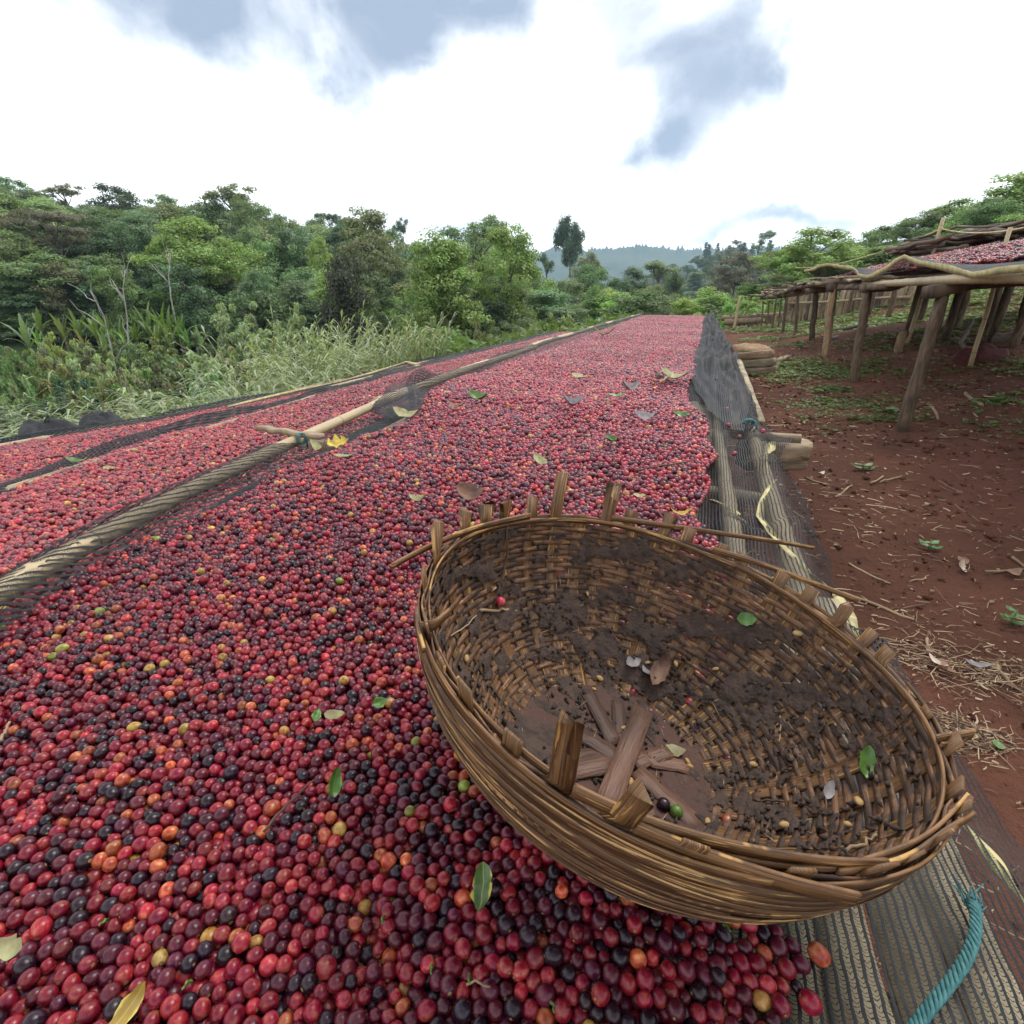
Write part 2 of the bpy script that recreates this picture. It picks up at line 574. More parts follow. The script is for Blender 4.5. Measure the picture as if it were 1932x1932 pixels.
def cherry_mat(name, instancer):
    m, nt, b = new_mat(name)
    if instancer:
        a = nd(nt, 'ShaderNodeAttribute', _attribute_type='INSTANCER', _attribute_name='col')
        col, rnd = a.outputs['Color'], a.outputs['Alpha']
    else:
        oi = nd(nt, 'ShaderNodeObjectInfo')
        col, rnd = oi.outputs['Color'], oi.outputs['Random']
    lp = nd(nt, 'ShaderNodeAttribute', _attribute_name='lp')
    sh = nd(nt, 'ShaderNodeVectorMath', 'ADD', i0=lp.outputs['Vector'])
    cb = nd(nt, 'ShaderNodeCombineXYZ', i0=M(nt, 'MULTIPLY', rnd, 57.0), i1=M(nt, 'MULTIPLY', rnd, 91.0), i2=M(nt, 'MULTIPLY', rnd, 23.0))
    nt.links.new(cb.outputs[0], sh.inputs[1])
    n1 = noise(nt, sh.outputs[0], 1.1, 3, 0.5)
    n2 = noise(nt, sh.outputs[0], 7.0, 4, 0.65)
    # ripening blush: one side lighter and yellower, one side deeper
    light = nd(nt, 'ShaderNodeHueSaturation', Hue=0.525, Saturation=0.9, Value=1.4, Color=col).outputs[0]
    deep = nd(nt, 'ShaderNodeHueSaturation', Hue=0.49, Saturation=1.0, Value=0.55, Color=col).outputs[0]
    c = mixc(nt, sstep(nt, n1, 0.50, 0.72), col, light)
    c = mixc(nt, sstep(nt, n1, 0.50, 0.30), c, deep)
    c = mixc(nt, M(nt, 'MULTIPLY', sstep(nt, n2, 0.60, 0.78), 0.35), c, (0.05, 0.02, 0.015))
    sx = nd(nt, 'ShaderNodeSeparateXYZ', i0=lp.outputs['Vector']).outputs[0]
    # crown scar on one end, stalk scar on the other
    ring = M(nt, 'MULTIPLY', sstep(nt, sx, 0.955, 0.968), sstep(nt, sx, 0.992, 0.982))
    c = mixc(nt, M(nt, 'MULTIPLY', ring, 0.75), c, (0.06, 0.03, 0.02))
    c = mixc(nt, sstep(nt, sx, 0.985, 0.992), c, (0.30, 0.20, 0.10))
    c = mixc(nt, sstep(nt, M(nt, 'MULTIPLY', sx, -1.0), 0.965, 0.975), c, (0.22, 0.15, 0.06))
    nt.links.new(c, b.inputs['Base Color'])
    rg = M(nt, 'ADD', 0.12, M(nt, 'MULTIPLY', n2, 0.26))
    nt.links.new(rg, b.inputs['Roughness'])
    b.inputs['Specular IOR Level'].default_value = 0.38
    b.inputs['Subsurface Weight'].default_value = 0.0
    bp = nd(nt, 'ShaderNodeBump', Strength=0.16, Distance=0.0010, Height=M(nt, 'ADD', n2, M(nt, 'MULTIPLY', ring, -0.6)))
    nt.links.new(bp.outputs[0], b.inputs['Normal'])
    return m


MAT = dict(
    bamboo=bamboo_mat(),
    log=wood_mat('log_wood', (0.055, 0.036, 0.023), (0.17, 0.115, 0.07), dirt_amt=0.55),
    palelog=wood_mat('pale_wood', (0.20, 0.14, 0.085), (0.40, 0.31, 0.20), dirt=(0.12, 0.07, 0.04), dirt_amt=0.5),
    slat=wood_mat('split_bamboo', (0.24, 0.185, 0.11), (0.48, 0.40, 0.26), dirt=(0.10, 0.075, 0.05), dirt_amt=0.6),
    grey=wood_mat('grey_wood', (0.07, 0.055, 0.043), (0.19, 0.15, 0.115), dirt_amt=0.5),
    net=net_mat(),
    net_far=net_mat('dense_net', 0.012, 0.62),
    net_fold=net_mat('folded_net', 0.010, 0.58, (.020, .022, .025)),
    selvedge=plain_mat('selvedge', (0.56, 0.49, 0.23), 0.85, c2=(0.34, 0.29, 0.15), scale=22),
    rope=plain_mat('turquoise_rope', (0.025, 0.115, 0.12), 0.8, c2=(0.075, 0.21, 0.21), scale=160, bump=0.25),
    cherry_i=cherry_mat('coffee_cherry_heap', True),
    cherry_o=cherry_mat('coffee_cherry', False),
    leafdry=plain_mat('dry_leaf', (0.22, 0.12, 0.075), 0.7, c2=(0.10, 0.05, 0.035), scale=40),
    leafpale=plain_mat('pale_leaf', (0.34, 0.33, 0.15), 0.6, c2=(0.20, 0.17, 0.08), scale=40),
    leafyellow=plain_mat('yellow_leaf', (0.62, 0.46, 0.06), 0.55, c2=(0.36, 0.24, 0.04), scale=60),
    leafgreen=plain_mat('green_leaf', (0.10, 0.20, 0.035), 0.35, c2=(0.06, 0.13, 0.03), scale=40),
    leafgrey=plain_mat('grey_leaf', (0.30, 0.27, 0.27), 0.6, c2=(0.16, 0.14, 0.14), scale=40),
    straw=plain_mat('straw', (0.40, 0.29, 0.16), 0.75, c2=(0.20, 0.125, 0.07), scale=9),
    twig=plain_mat('twig', (0.10, 0.06, 0.04), 0.8, c2=(0.045, 0.03, 0.02), scale=60),
    bean=plain_mat('parchment_bean', (0.55, 0.37, 0.14), 0.5, c2=(0.36, 0.20, 0.07), scale=120),
    blackcloth=plain_mat('black_cloth', (0.012, 0.012, 0.014), 0.7, scale=30),
    redcloth=plain_mat('maroon_net', (0.10, 0.018, 0.014), 0.85, c2=(0.035, 0.008, 0.008), scale=40, bump=0.9),
    sack=plain_mat('sacking', (0.34, 0.22, 0.12), 0.9, c2=(0.21, 0.13, 0.07), scale=30),
)


def soil_mat():
    m, nt, b = new_mat('red_soil')
    tco = nd(nt, 'ShaderNodeTexCoord')
    P = tco.outputs['Object']
    n1 = noise(nt, P, 0.9, 5, 0.6)
    n2 = noise(nt, P, 14.0, 6, 0.7)
    n3 = noise(nt, P, 90.0, 4, 0.7)
    c = mixc(nt, sstep(nt, n1, 0.35, 0.65), (0.088, 0.036, 0.022), (0.150, 0.060, 0.037))
    c = mixc(nt, M(nt, 'MULTIPLY', sstep(nt, n2, 0.5, 0.75), 0.55), c, (0.04, 0.018, 0.012))
    c = mixc(nt, M(nt, 'MULTIPLY', sstep(nt, n3, 0.58, 0.75), 0.5), c, (0.16, 0.075, 0.045))
    sp = nd(nt, 'ShaderNodeSeparateXYZ', i0=P)
    d = nd(nt, 'ShaderNodeVectorMath', 'LENGTH', i0=P).outputs['Value']
    # the soil is worked around the beds only; beyond it the ground is overgrown
    gr = M(nt, 'MAXIMUM', sstep(nt, M(nt, 'ADD', d, M(nt, 'MULTIPLY', n1, 10.0)), 21.0, 27.0), sstep(nt, M(nt, 'MULTIPLY', sp.outputs[0], -1.0), 4.3, 5.2))
    gcol = mixc(nt, n2, (0.018, 0.032, 0.010), (0.05, 0.075, 0.022))
    c = mixc(nt, gr, c, gcol)
    nt.links.new(c, b.inputs['Base Color'])
    b.inputs['Roughness'].default_value = 0.95
    b.inputs['Specular IOR Level'].default_value = 0.2
    h = M(nt, 'ADD', M(nt, 'MULTIPLY', n2, 1.0), M(nt, 'MULTIPLY', n3, 0.35))
    bp = nd(nt, 'ShaderNodeBump', Strength=0.9, Distance=0.03, Height=h)
    nt.links.new(bp.outputs[0], b.inputs['Normal'])
    return m


MAT['soil'] = soil_mat()

# ================================================================== ground
def build_ground():
    # one sheet: fine around the camera, coarse towards the horizon
    s = np.sinh(np.linspace(-1, 1, 331) * 7.2) / math.sinh(7.2)
    xs = s * 3000 + 0.0
    ys = s * 3000 + 3.0
    X, Y = np.meshgrid(xs, ys)
    Z = G(X, Y)
    me = mesh_np('ground', np.stack([X, Y, Z], -1).reshape(-1, 3), grid(331, 331))
    tag(link('ground', me, MAT['soil']), kind='structure', label='red brown soil slope with straw litter around the drying beds')


build_ground()
# ================================================================== basket geometry (needed before the cherries settle)
BS = 0.86
BN = np.array([0.203, 0.067, 1.0])
BN /= np.linalg.norm(BN)
BC = np.array([0.0, 0.525, -0.35]) * BS          # centre of the rim
BE1 = np.cross([0, 1, 0], BN)
BE1 /= np.linalg.norm(BE1)
BE2 = np.cross(BN, BE1)
BR_H = np.array([-.05, 0, .04, .08, .115, .145, .17, .19, .205, .2150, .219, .220]) * BS      # depth below the rim
BR_R = np.array([.279, .277, .272, .258, .238, .214, .190, .168, .148, .122, .08, .0]) * BS   # wall radius there


def brad(h):
    return np.interp(h, BR_H, BR_R)


def in_basket(P, margin):
    d = P - BC
    h = -(d @ BN)
    q = d + h[:, None] * BN
    rho = np.linalg.norm(q, axis=1)
    return (h > -0.03) & (h < BR_H[-1] + margin * 0.6) & (rho < np.interp(h - margin * 0.3, BR_H, BR_R, right=0.10 * BS) + margin)


# ================================================================== main drying bed surface
def main_net_z(x, y):
    z = -0.512 + 0.006 * np.sin(y * 4.1 + x * 2) + 0.012 * fbm(x, y, 2.2, 11, 3)
    z = z - 0.010 * np.sin(np.clip((x + 1.45) / 1.5, 0, 1) * math.pi)
    return z


_hl = np.array([at(u, v, -.492) for u, v in ((0, 1158), (95, 1100), (200, 1048), (317, 994), (397, 957), (476, 918), (555, 876), (640, 840), (690, 812), (770, 790), (805, 742), (850, 718), (1040, 657), (1180, 606))])
YL = [-.5] + list(_hl[:, 1]) + [14.5]
XL = [_hl[0, 0] + .05] + list(_hl[:, 0]) + [-1.50]
YR = [-.4, .24, .30, .36, .6, 1.03, 1.25, 1.55, 2.26, 2.6, 3.03, 3.94, 9, 14.5]
XR = [.02, .10, .135, .10, .10, .10, .03, .06, .05, -.02, -.05, -.03, -.05, -.06]


def settle(P, Rr, floor, iters=46, step=0.0011):
    """position based settling of round fruit on a surface"""
    n = len(P)
    cell = 2.05 * Rr.max()
    prs = None
    for it in range(iters):
        P[:, 2] -= step if it < iters - 10 else step * 0.4
        if it % 5 == 0:
            ix = np.floor(P[:, 0] / cell).astype(np.int64)
            iy = np.floor(P[:, 1] / cell).astype(np.int64)
            ix -= ix.min() - 1
            iy -= iy.min() - 1
            W = ix.max() + 3
            key = iy * W + ix
            o = np.argsort(key, kind='stable')
            ks = key[o]
            uk, st, cnt = np.unique(ks, return_index=True, return_counts=True)
            A, B = [], []
            K = int(min(cnt.max(), 9))
            tab = np.full((len(uk) + 1, K), -1, np.int64)
            slot = np.arange(n) - np.repeat(st, cnt)
            ci = np.repeat(np.arange(len(uk)), cnt)
            ok = slot < K
            tab[ci[ok], slot[ok]] = o[ok]
            for oy in (-1, 0, 1):
                for ox in (-1, 0, 1):
                    t = key + oy * W + ox
                    p = np.searchsorted(uk, t)
                    p = np.where((p < len(uk)) & (uk[np.minimum(p, len(uk) - 1)] == t), p, len(uk))
                    for k in range(K):
                        j = tab[p, k]
                        m = j > np.arange(n)
                        i_ = np.nonzero(m)[0]
                        j_ = j[m]
                        dd = P[i_] - P[j_]
                        c = (dd * dd).sum(1) < (1.25 * (Rr[i_] + Rr[j_])) ** 2
                        A.append(i_[c])
                        B.append(j_[c])
            prs = (np.concatenate(A), np.concatenate(B))
        i_, j_ = prs
        d = P[i_] - P[j_]
        L = np.sqrt((d * d).sum(1)) + 1e-9
        ov = 0.985 * (Rr[i_] + Rr[j_]) - L
        m = ov > 0
        i_, j_ = i_[m], j_[m]
        c = d[m] * (0.42 * ov[m] / L[m])[:, None]
        for k in range(3):
            P[:, k] += np.bincount(i_, c[:, k], n) - np.bincount(j_, c[:, k], n)
        f = floor(P[:, 0], P[:, 1]) + Rr
        P[:, 2] = np.maximum(P[:, 2], f)
    return P


def in_heap(x, y, pad=0.0):
    e = 0.05 * fbm(x, y, 5.0, 21, 3)
    e2 = 0.05 * fbm(x, y, 6.0, 25, 3)
    return (x > np.interp(y, YL, XL) + e + pad) & (x < np.interp(y, YR, XR) + e2 - pad)


def bare_patch(x, y):
    """spots where the net shows through the heap"""
    b = np.zeros(len(x), bool)
    for px, py, rx, ry, a in ((-.215, .225, .030, .014, .6), (-.172, .187, .028, .020, .4), (.035, .165, .05, .018, .2), (-.02, .16, .02, .014, 0.3)):
        dx_, dy_ = x - px, y - py
        c, s = math.cos(a), math.sin(a)
        u_, v_ = dx_ * c - dy_ * s, dx_ * s + dy_ * c
        b |= (u_ / rx) ** 2 + (v_ / ry) ** 2 < 1
    return b


# colour families of the fruit: (share, colour, name)
FAM = [(.38, (.178, .0065, .019), 'crimson'), (.27, (.075, .007, .018), 'dark maroon'), (.135, (.020, .007, .013), 'purple black'),
       (.15, (.255, .013, .022), 'bright red'), (.055, (.33, .062, .024), 'orange red'), (.014, (.32, .165, .035), 'yellow orange'), (.003, (.20, .20, .03), 'green')]
FW = np.array([f[0] for f in FAM])
FC = np.array([f[1] for f in FAM])


def fruit_colours(n, seed, x=None, y=None, shift=0.0):
    g = np.random.default_rng(seed)
    w = FW / FW.sum()
    fam = g.choice(len(FAM), n, p=w)
    if x is not None:   # raked patches differ a little in ripeness
        q = fbm(x, y, 1.1, 31, 3) + shift
        sw = g.random(n) < np.clip(-q * 1.6, 0, .6)
        fam = np.where(sw & (fam == 0), 1, fam)
        sw = g.random(n) < np.clip(q * 1.6, 0, .6)
        fam = np.where(sw & (fam == 1), 3, np.where(sw & (fam == 2) , 0, fam))
    c = FC[fam] * np.exp(g.normal(0, .22, (n, 1))) * np.exp(g.normal(0, .10, (n, 3)))
    return fam, np.clip(c, 0.003, 0.8)


def heap_points(name, P, Rr, colr, label, seed, sub=3, mat='cherry_i'):
    """one 'stuff' object: a point mesh whose geometry nodes set a fruit on every point"""
    g = np.random.default_rng(seed)
    n = len(P)
    rot = g.random((n, 3)) * np.array([6.283, .9, 6.283]) - np.array([0, .45, 0])
    asp = np.clip(g.normal(1.07, .06, n), .98, 1.25)
    sc = np.stack([Rr * asp, Rr * g.normal(1.0, .035, n), Rr * g.normal(.965, .04, n)], -1)
    me = bpy.data.meshes.new(name)
    me.vertices.add(n)
    me.vertices.foreach_set('co', P.astype(np.float32).ravel())
    for an, typ, key, data in (('rot', 'FLOAT_VECTOR', 'vector', rot), ('scl', 'FLOAT_VECTOR', 'vector', sc),
                               ('col', 'FLOAT_COLOR', 'color', np.concatenate([colr, g.random((n, 1))], 1))):
        a = me.attributes.new(an, typ, 'POINT')
        a.data.foreach_set(key, data.astype(np.float32).ravel())
    o = link(name, me, MAT[mat])
    gn = bpy.data.node_groups.new(name, 'GeometryNodeTree')
    gn.interface.new_socket('Geometry', in_out='INPUT', socket_type='NodeSocketGeometry')
    gn.interface.new_socket('Geometry', in_out='OUTPUT', socket_type='NodeSocketGeometry')
    gi = gn.nodes.new('NodeGroupInput')
    go = gn.nodes.new('NodeGroupOutput')
    ico = nd(gn, 'GeometryNodeMeshIcoSphere', Radius=1.0, Subdivisions=sub)
    pos = nd(gn, 'GeometryNodeInputPosition')
    st = nd(gn, 'GeometryNodeStoreNamedAttribute', _data_type='FLOAT_VECTOR', _domain='POINT', Geometry=ico.outputs[0], Name='lp')
    vs_ = [s for s in st.inputs if s.name == 'Value' and s.enabled]
    gn.links.new(pos.outputs[0], vs_[0])
    sm = nd(gn, 'GeometryNodeSetShadeSmooth', Geometry=st.outputs[0])
    sm_mat = nd(gn, 'GeometryNodeSetMaterial', Geometry=sm.outputs[0], Material=MAT[mat])

    def na(nm):
        a = gn.nodes.new('GeometryNodeInputNamedAttribute')
        a.data_type = 'FLOAT_VECTOR'
        a.inputs['Name'].default_value = nm
        return a.outputs['Attribute']
    er = nd(gn, 'FunctionNodeEulerToRotation')
    gn.links.new(na('rot'), er.inputs[0])
    iop = nd(gn, 'GeometryNodeInstanceOnPoints', Instance=sm_mat.outputs[0], Rotation=er.outputs[0])
    gn.links.new(gi.outputs[0], iop.inputs['Points'])
    gn.links.new(na('scl'), iop.inputs['Scale'])
    gn.links.new(iop.outputs[0], go.inputs[0])
    md = o.modifiers.new('fruit', 'NODES')
    md.node_group = gn
    return tag(o, label, 'coffee cherries', kind='stuff')


def hexfill(x0, x1, y0, y1, pitch, seed, jit=0.28):
    g = np.random.default_rng(seed)
    ys = np.arange(y0, y1, pitch * 0.866)
    xs = np.arange(x0, x1, pitch)
    X, Y = np.meshgrid(xs, ys)
    X = X + (np.arange(len(ys)) % 2)[:, None] * pitch / 2
    X = X.ravel() + g.normal(0, pitch * jit, X.size)
    Y = Y.ravel() + g.normal(0, pitch * jit, Y.size)
    return X, Y


def build_main_cherries():
    g = np.random.default_rng(5)
    r0 = 0.0062
    rmul = lambda y: np.interp(y, [0, .35, .9, 1.6, 2.5], [1.0, 1.03, 1.12, 1.28, 1.42])
    pts = []
    YF = 2.5
    for L in range(5):
        zone = [hexfill(-1.6, .2, ya, yb, r0 * 2.14 * float(rmul((ya + yb) / 2)), 40 + L * 9 + q) for q, (ya, yb) in enumerate(((-.22, .5), (.5, .9), (.9, 1.4), (1.4, 1.9), (1.9, YF)))]
        X, Y = np.concatenate([z[0] for z in zone]), np.concatenate([z[1] for z in zone])
        d = np.minimum(X - np.interp(Y, YL, XL), np.interp(Y, YR, XR) - X)
        th = 1.35 + 1.3 * np.clip(d / .16, 0, 1) + 5.2 * fbm(X * 1.2, Y, 2.4, 33, 3) - 0.9 * np.clip((0.40 - Y) / .3, 0, 1)
        th = np.maximum(th, np.interp(Y, [.1, .35, .5], [.75, 1.0, 1.4]))
        keep = in_heap(X, Y) & ~bare_patch(X, Y) & (th > L + g.random(len(X)) * .9)
        X, Y = X[keep], Y[keep]
        Z = main_net_z(X, Y) + r0 * rmul(Y) * (1.2 + 2.0 * L) + g.random(len(X)) * r0
        pts.append(np.stack([X, Y, Z], -1))
    # strays that rolled off the heap
    sx = np.array([at(u, v, -.5)[:2] for u, v in ((445, 912), (470, 900), (418, 922), (385, 940), (270, 1012), (1365, 745), (1372, 770), (1375, 800), (1352, 717), (1440, 812),
                                               (1478, 1838), (1512, 1868), (1356, 1808), (1545, 1800), (1395, 825), (1385, 858))])
    pts.append(np.stack([sx[:, 0], sx[:, 1], main_net_z(sx[:, 0], sx[:, 1]) + .02], -1))
    P = np.concatenate(pts)
    Rr = r0 * np.clip(g.normal(1.0, .11, len(P)), .70, 1.30) * rmul(P[:, 1])
    P = P[:]
    P = settle(P, Rr, main_net_z, 52)
    keep = ~in_basket(P, 0.0055)
    P, Rr = P[keep], Rr[keep]
    fam, colr = fruit_colours(len(P), 51, P[:, 0], P[:, 1])
    nearf = np.clip((.75 - P[:, 1]) / .5, 0, 1)
    sw = (g.random(len(P)) < .24 * nearf) & (fam == 0)
    fam = np.where(sw, np.where(g.random(len(P)) < .45, 2, 1), fam)
    colr = np.where(sw[:, None], FC[fam] * np.exp(g.normal(0, .2, (len(P), 1))), colr)
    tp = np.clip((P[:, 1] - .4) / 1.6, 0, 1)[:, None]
    colr = np.clip(colr * (1 + .25 * tp) + np.array([.075, .03, .038]) * tp, 0, .8)  # sky sheen at grazing view painted in: fruit paler and pinker with distance
    # the 300 that show largest: visible in the frame, biggest on the picture
    u, v, d = proj(P)
    s = Rr / np.maximum(d, .05)
    inf = (u > 6) & (u < 1926) & (v > 6) & (v < 1926) & (d > .1)
    S = 4
    zb = np.full((483, 483), 1e9)
    idb = np.full((483, 483), -1)
    order = np.argsort(-d)
    order = order[(inf & (d < 1.2))[order]]
    for i in order:
        rp = max(1, int(s[i] * FOCAL / S))
        cx_, cy_ = int(u[i] / S), int(v[i] / S)
        idb[max(0, cy_ - rp):cy_ + rp + 1, max(0, cx_ - rp):cx_ + rp + 1] = i
    # hide what the basket covers
    vis = np.bincount(idb[idb >= 0], minlength=len(P))
    full = (2 * np.maximum(1, (s * FOCAL / S).astype(int)) + 1) ** 2
    ua, va = u, v
    bb = ((ua - 1300) / 520) ** 2 + ((va - 1330) / 385) ** 2 < 1
    score = np.where(inf & ~bb & (vis > .45 * full), s, 0)
    big = np.argsort(-score)[:300]
    sel = np.zeros(len(P), bool)
    sel[big] = True
    protos = []
    for k in range(6):
        import bmesh
        bm = bmesh.new()
        bmesh.ops.create_icosphere(bm, subdivisions=4, radius=1.0)
        V = np.array([w.co[:] for w in bm.verts])
        lpv = V.copy()
        gg = np.random.default_rng(700 + k)
        for _ in range(7):
            a = gg.normal(size=3)
            a /= np.linalg.norm(a)
            V *= 1 - (0.02 + .045 * (k > 3)) * np.exp(-((lpv - a) ** 2).sum(1) / .18)[:, None]
        # dimple at the crown end, slight pinch at the stalk end
        V[:, 0] -= 0.07 * np.exp(-(1 - lpv[:, 0]) / .02)
        V[:, 0] += 0.05 * np.exp(-(1 + lpv[:, 0]) / .03)
        V *= np.array([1.04 + .05 * (k % 3), 1.0, .97])
        me = bpy.data.meshes.new('cherry')
        bm.to_mesh(me)
        bm.free()
        me.vertices.foreach_set('co', V.astype(np.float32).ravel())
        me.polygons.foreach_set('use_smooth', np.ones(len(me.polygons), bool))
        a = me.attributes.new('lp', 'FLOAT_VECTOR', 'POINT')
        a.data.foreach_set('vector', lpv.astype(np.float32).ravel())
        me.materials.append(MAT['cherry_o'])
        protos.append(me)
    for i in big:
        o = link('coffee_cherry', protos[int(g.integers(6))])
        o.location = P[i]
        o.rotation_euler = (g.random() * 6.28, g.random() * .9 - .45, g.random() * 6.28)
        o.scale = (Rr[i],) * 3
        o.color = (*colr[i], 1)
        nm = FAM[fam[i]][2]
        tag(o, f'single {nm} coffee cherry in the heap beside the woven basket', 'coffee cherry', f'{nm} coffee cherries spread on the drying bed')
    P2, R2, C2 = P[~sel], Rr[~sel], colr[~sel]
    # farther along the bed
    X, Y = hexfill(-1.7, .1, YF - .01, 14.2, .0172, 60, .24)
    k = in_heap(X, Y)
    X, Y = X[k], Y[k]
    Rf = .0091 * np.clip(g.normal(1, .12, len(X)), .7, 1.3)
    hh = main_net_z(X, Y) + .012 + .016 * np.clip(np.minimum(X - np.interp(Y, YL, XL), np.interp(Y, YR, XR) - X) / .2, 0, 1) + .045 * fbm(X, Y, 2.2, 41, 4) + g.normal(0, .0035, len(X))
    # carry the settled heap's height on past the point where the loose layer begins
    nb = np.arange(-1.65, .15, .06)
    nr = P[(P[:, 1] > YF - .10) & (P[:, 1] < YF - .01)]
    fr = (Y > YF) & (Y < YF + .08)
    dl_ = np.array([(np.percentile(nr[np.abs(nr[:, 0] - b) < .07, 2], 78) if (np.abs(nr[:, 0] - b) < .07).sum() > 12 else np.nan) - (hh[fr & (np.abs(X - b) < .07)].mean() if (fr & (np.abs(X - b) < .07)).sum() > 5 else np.nan) for b in nb])
    ok_ = ~np.isnan(dl_)
    hh = hh + np.interp(X, nb[ok_], dl_[ok_]) * np.exp(-np.clip(Y - YF, 0, 9) / .8)
    P2 = np.concatenate([P2, np.stack([X, Y, hh], -1)])
    R2 = np.concatenate([R2, Rf])
    _, cf = fruit_colours(len(X), 61, X, Y, .04)
    cf = np.clip(cf * 1.25 + np.array([.075, .03, .038]), 0, .8)  # same painted sky sheen, at full strength on the far fruit
    C2 = np.concatenate([C2, cf])
    heap_points('coffee_cherry_heap', P2, R2, C2, 'thick spread of red and purple coffee cherries on the long drying bed under the basket', 62)


build_main_cherries()
# ================================================================== drying beds
def catenary(P0, P1, n, sag=0.0, wob=0.0, seed=0):
    t = np.linspace(0, 1, n)[:, None]
    P = np.asarray(P0, float) * (1 - t) + np.asarray(P1, float) * t
    P[:, 2] -= sag * 4 * (t * (1 - t))[:, 0]
    if wob:
        g = np.random.default_rng(seed)
        w = np.stack([np.interp(t[:, 0], np.linspace(0, 1, 6), g.normal(0, wob, 6)) for _ in range(3)], -1)
        P += w
    return P


def bamboo(name, P0, P1, r, parent, seed=0, mat='bamboo', n=12, bend=0.0):
    """culm with swollen joints every 28 cm"""
    L = np.linalg.norm(np.asarray(P1, float) - np.asarray(P0, float))
    k = np.arange(0, L, .28)
    s = np.unique(np.concatenate([[0, L], k + .001, k - .012, k + .014, k + .14]))
    s = s[(s >= 0) & (s <= L)]
    t = s / L
    P = np.asarray(P0, float) * (1 - t[:, None]) + np.asarray(P1, float) * t[:, None]
    P[:, 2] += bend * np.sin(t * math.pi) + .004 * np.sin(s * 2.2 + seed)
    P[:, 0] += .006 * np.sin(s * 1.7 + seed * 2)
    ph = np.abs(((s / .28 + .5) % 1) - .5) * .28
    rr = r * (1 + .10 * np.exp(-(ph / .009) ** 2)) * (1 - .15 * t)
    mb = MB()
    V, F, UV, F3 = tube(P, 1.0, n, cap=True)
    Pc = np.repeat(P, n, axis=0)
    V[:len(Pc)] = Pc + (V[:len(Pc)] - Pc) * np.repeat(rr, n)[:, None]
    mb.add(V, F, UV)
    mb.F3.append(F3)
    return link(name, mb.mesh(name), MAT[mat], parent)


def bamboo_path(name, pts, r, seed=0, mat='bamboo', n=12):
    """one long culm following a surveyed line"""
    P = np.array(pts, float)
    L = np.concatenate([[0], np.cumsum(np.linalg.norm(np.diff(P, axis=0), axis=1))])
    k = np.arange(0, L[-1], .28)
    s = np.unique(np.concatenate([[0, L[-1]], k + .001, k + .268, k + .014, k + .14]))
    s = s[s <= L[-1]]
    cf = [np.polyfit(L, P[:, c], 3) for c in range(3)]
    Q = np.stack([np.polyval(cf[c], s) for c in range(3)], -1)
    ph = np.abs(((s / .28 + .5) % 1) - .5) * .28
    rr = r * (1 + .10 * np.exp(-(ph / .009) ** 2)) * (1 - .08 * s / L[-1])
    V, F, UV, F3 = tube(Q, 1.0, n, cap=True)
    C = np.repeat(Q, n, axis=0)
    V[:len(C)] = C + (V[:len(C)] - C) * np.repeat(rr, n)[:, None]
    mb = MB()
    mb.add(V, F, UV)
    mb.F3.append(F3)
    return link(name, mb.mesh(name), MAT[mat])


def post(name, x, y, ztop, r, parent, mat='log', lean=(0, 0), seed=0, n=9, zb=None):
    g = np.random.default_rng(seed + 900)
    zb = float(G(x + lean[0], y + lean[1])) - .05 if zb is None else zb
    m = 7
    t = np.linspace(0, 1, m)
    P = np.stack([x + lean[0] * (1 - t), y + lean[1] * (1 - t), zb + (ztop - zb) * t], -1)
    P[1:-1, :2] += g.normal(0, r * .16, (m - 2, 2))
    mb = MB()
    V, F, UV, F3 = tube(P, r * np.clip(g.normal(1, .05, m), .85, 1.15) * np.linspace(1.08, .95, m), n)
    prof = np.concatenate([np.tile(np.clip(g.normal(1, .16, n), .7, 1.3), m), [1, 1]])
    ctr = np.concatenate([np.repeat(P, n, 0), P[:1], P[-1:]])
    V = ctr + (V - ctr) * (prof * (1 + .03 * g.normal(size=len(prof))))[:, None]
    mb.add(V, F, UV)
    mb.F3.append(F3)
    me = mb.mesh(name, smooth=n > 12)
    return link(name, me, MAT[mat], parent)


def beam(name, P0, P1, w, h, parent, mat='log', seed=0, wob=.006):
    """rough split timber: rectangular section, uneven edges"""
    g = np.random.default_rng(seed + 300)
    m = 9
    P = catenary(P0, P1, m)
    P[1:-1] += g.normal(0, wob, (m - 2, 3))
    T = P[-1] - P[0]
    T /= np.linalg.norm(T)
    W = np.cross(T, [0, 0, 1.0])
    W /= np.linalg.norm(W) + 1e-9
    N = np.cross(W, T)
    ww = W[None] * (w / 2 * np.clip(g.normal(1, .12, m), .6, 1.3))[:, None]
    mb = MB()
    V, F, UV = strip(P, ww, np.repeat(N[None], m, 0), h)
    V += g.normal(0, min(w, h) * .05, V.shape)
    mb.add(V, F, UV)
    return link(name, mb.mesh(name, smooth=False), MAT[mat], parent)


def sheet(name, X, Y, Z, parent, mat='net', U=None, Vv=None):
    ny, nx = X.shape
    U = X if U is None else U
    Vv = Y if Vv is None else Vv
    me = mesh_np(name, np.stack([X, Y, Z], -1).reshape(-1, 3), grid(nx, ny), np.stack([U, Vv], -1).reshape(-1, 2))
    return link(name, me, MAT[mat], parent)


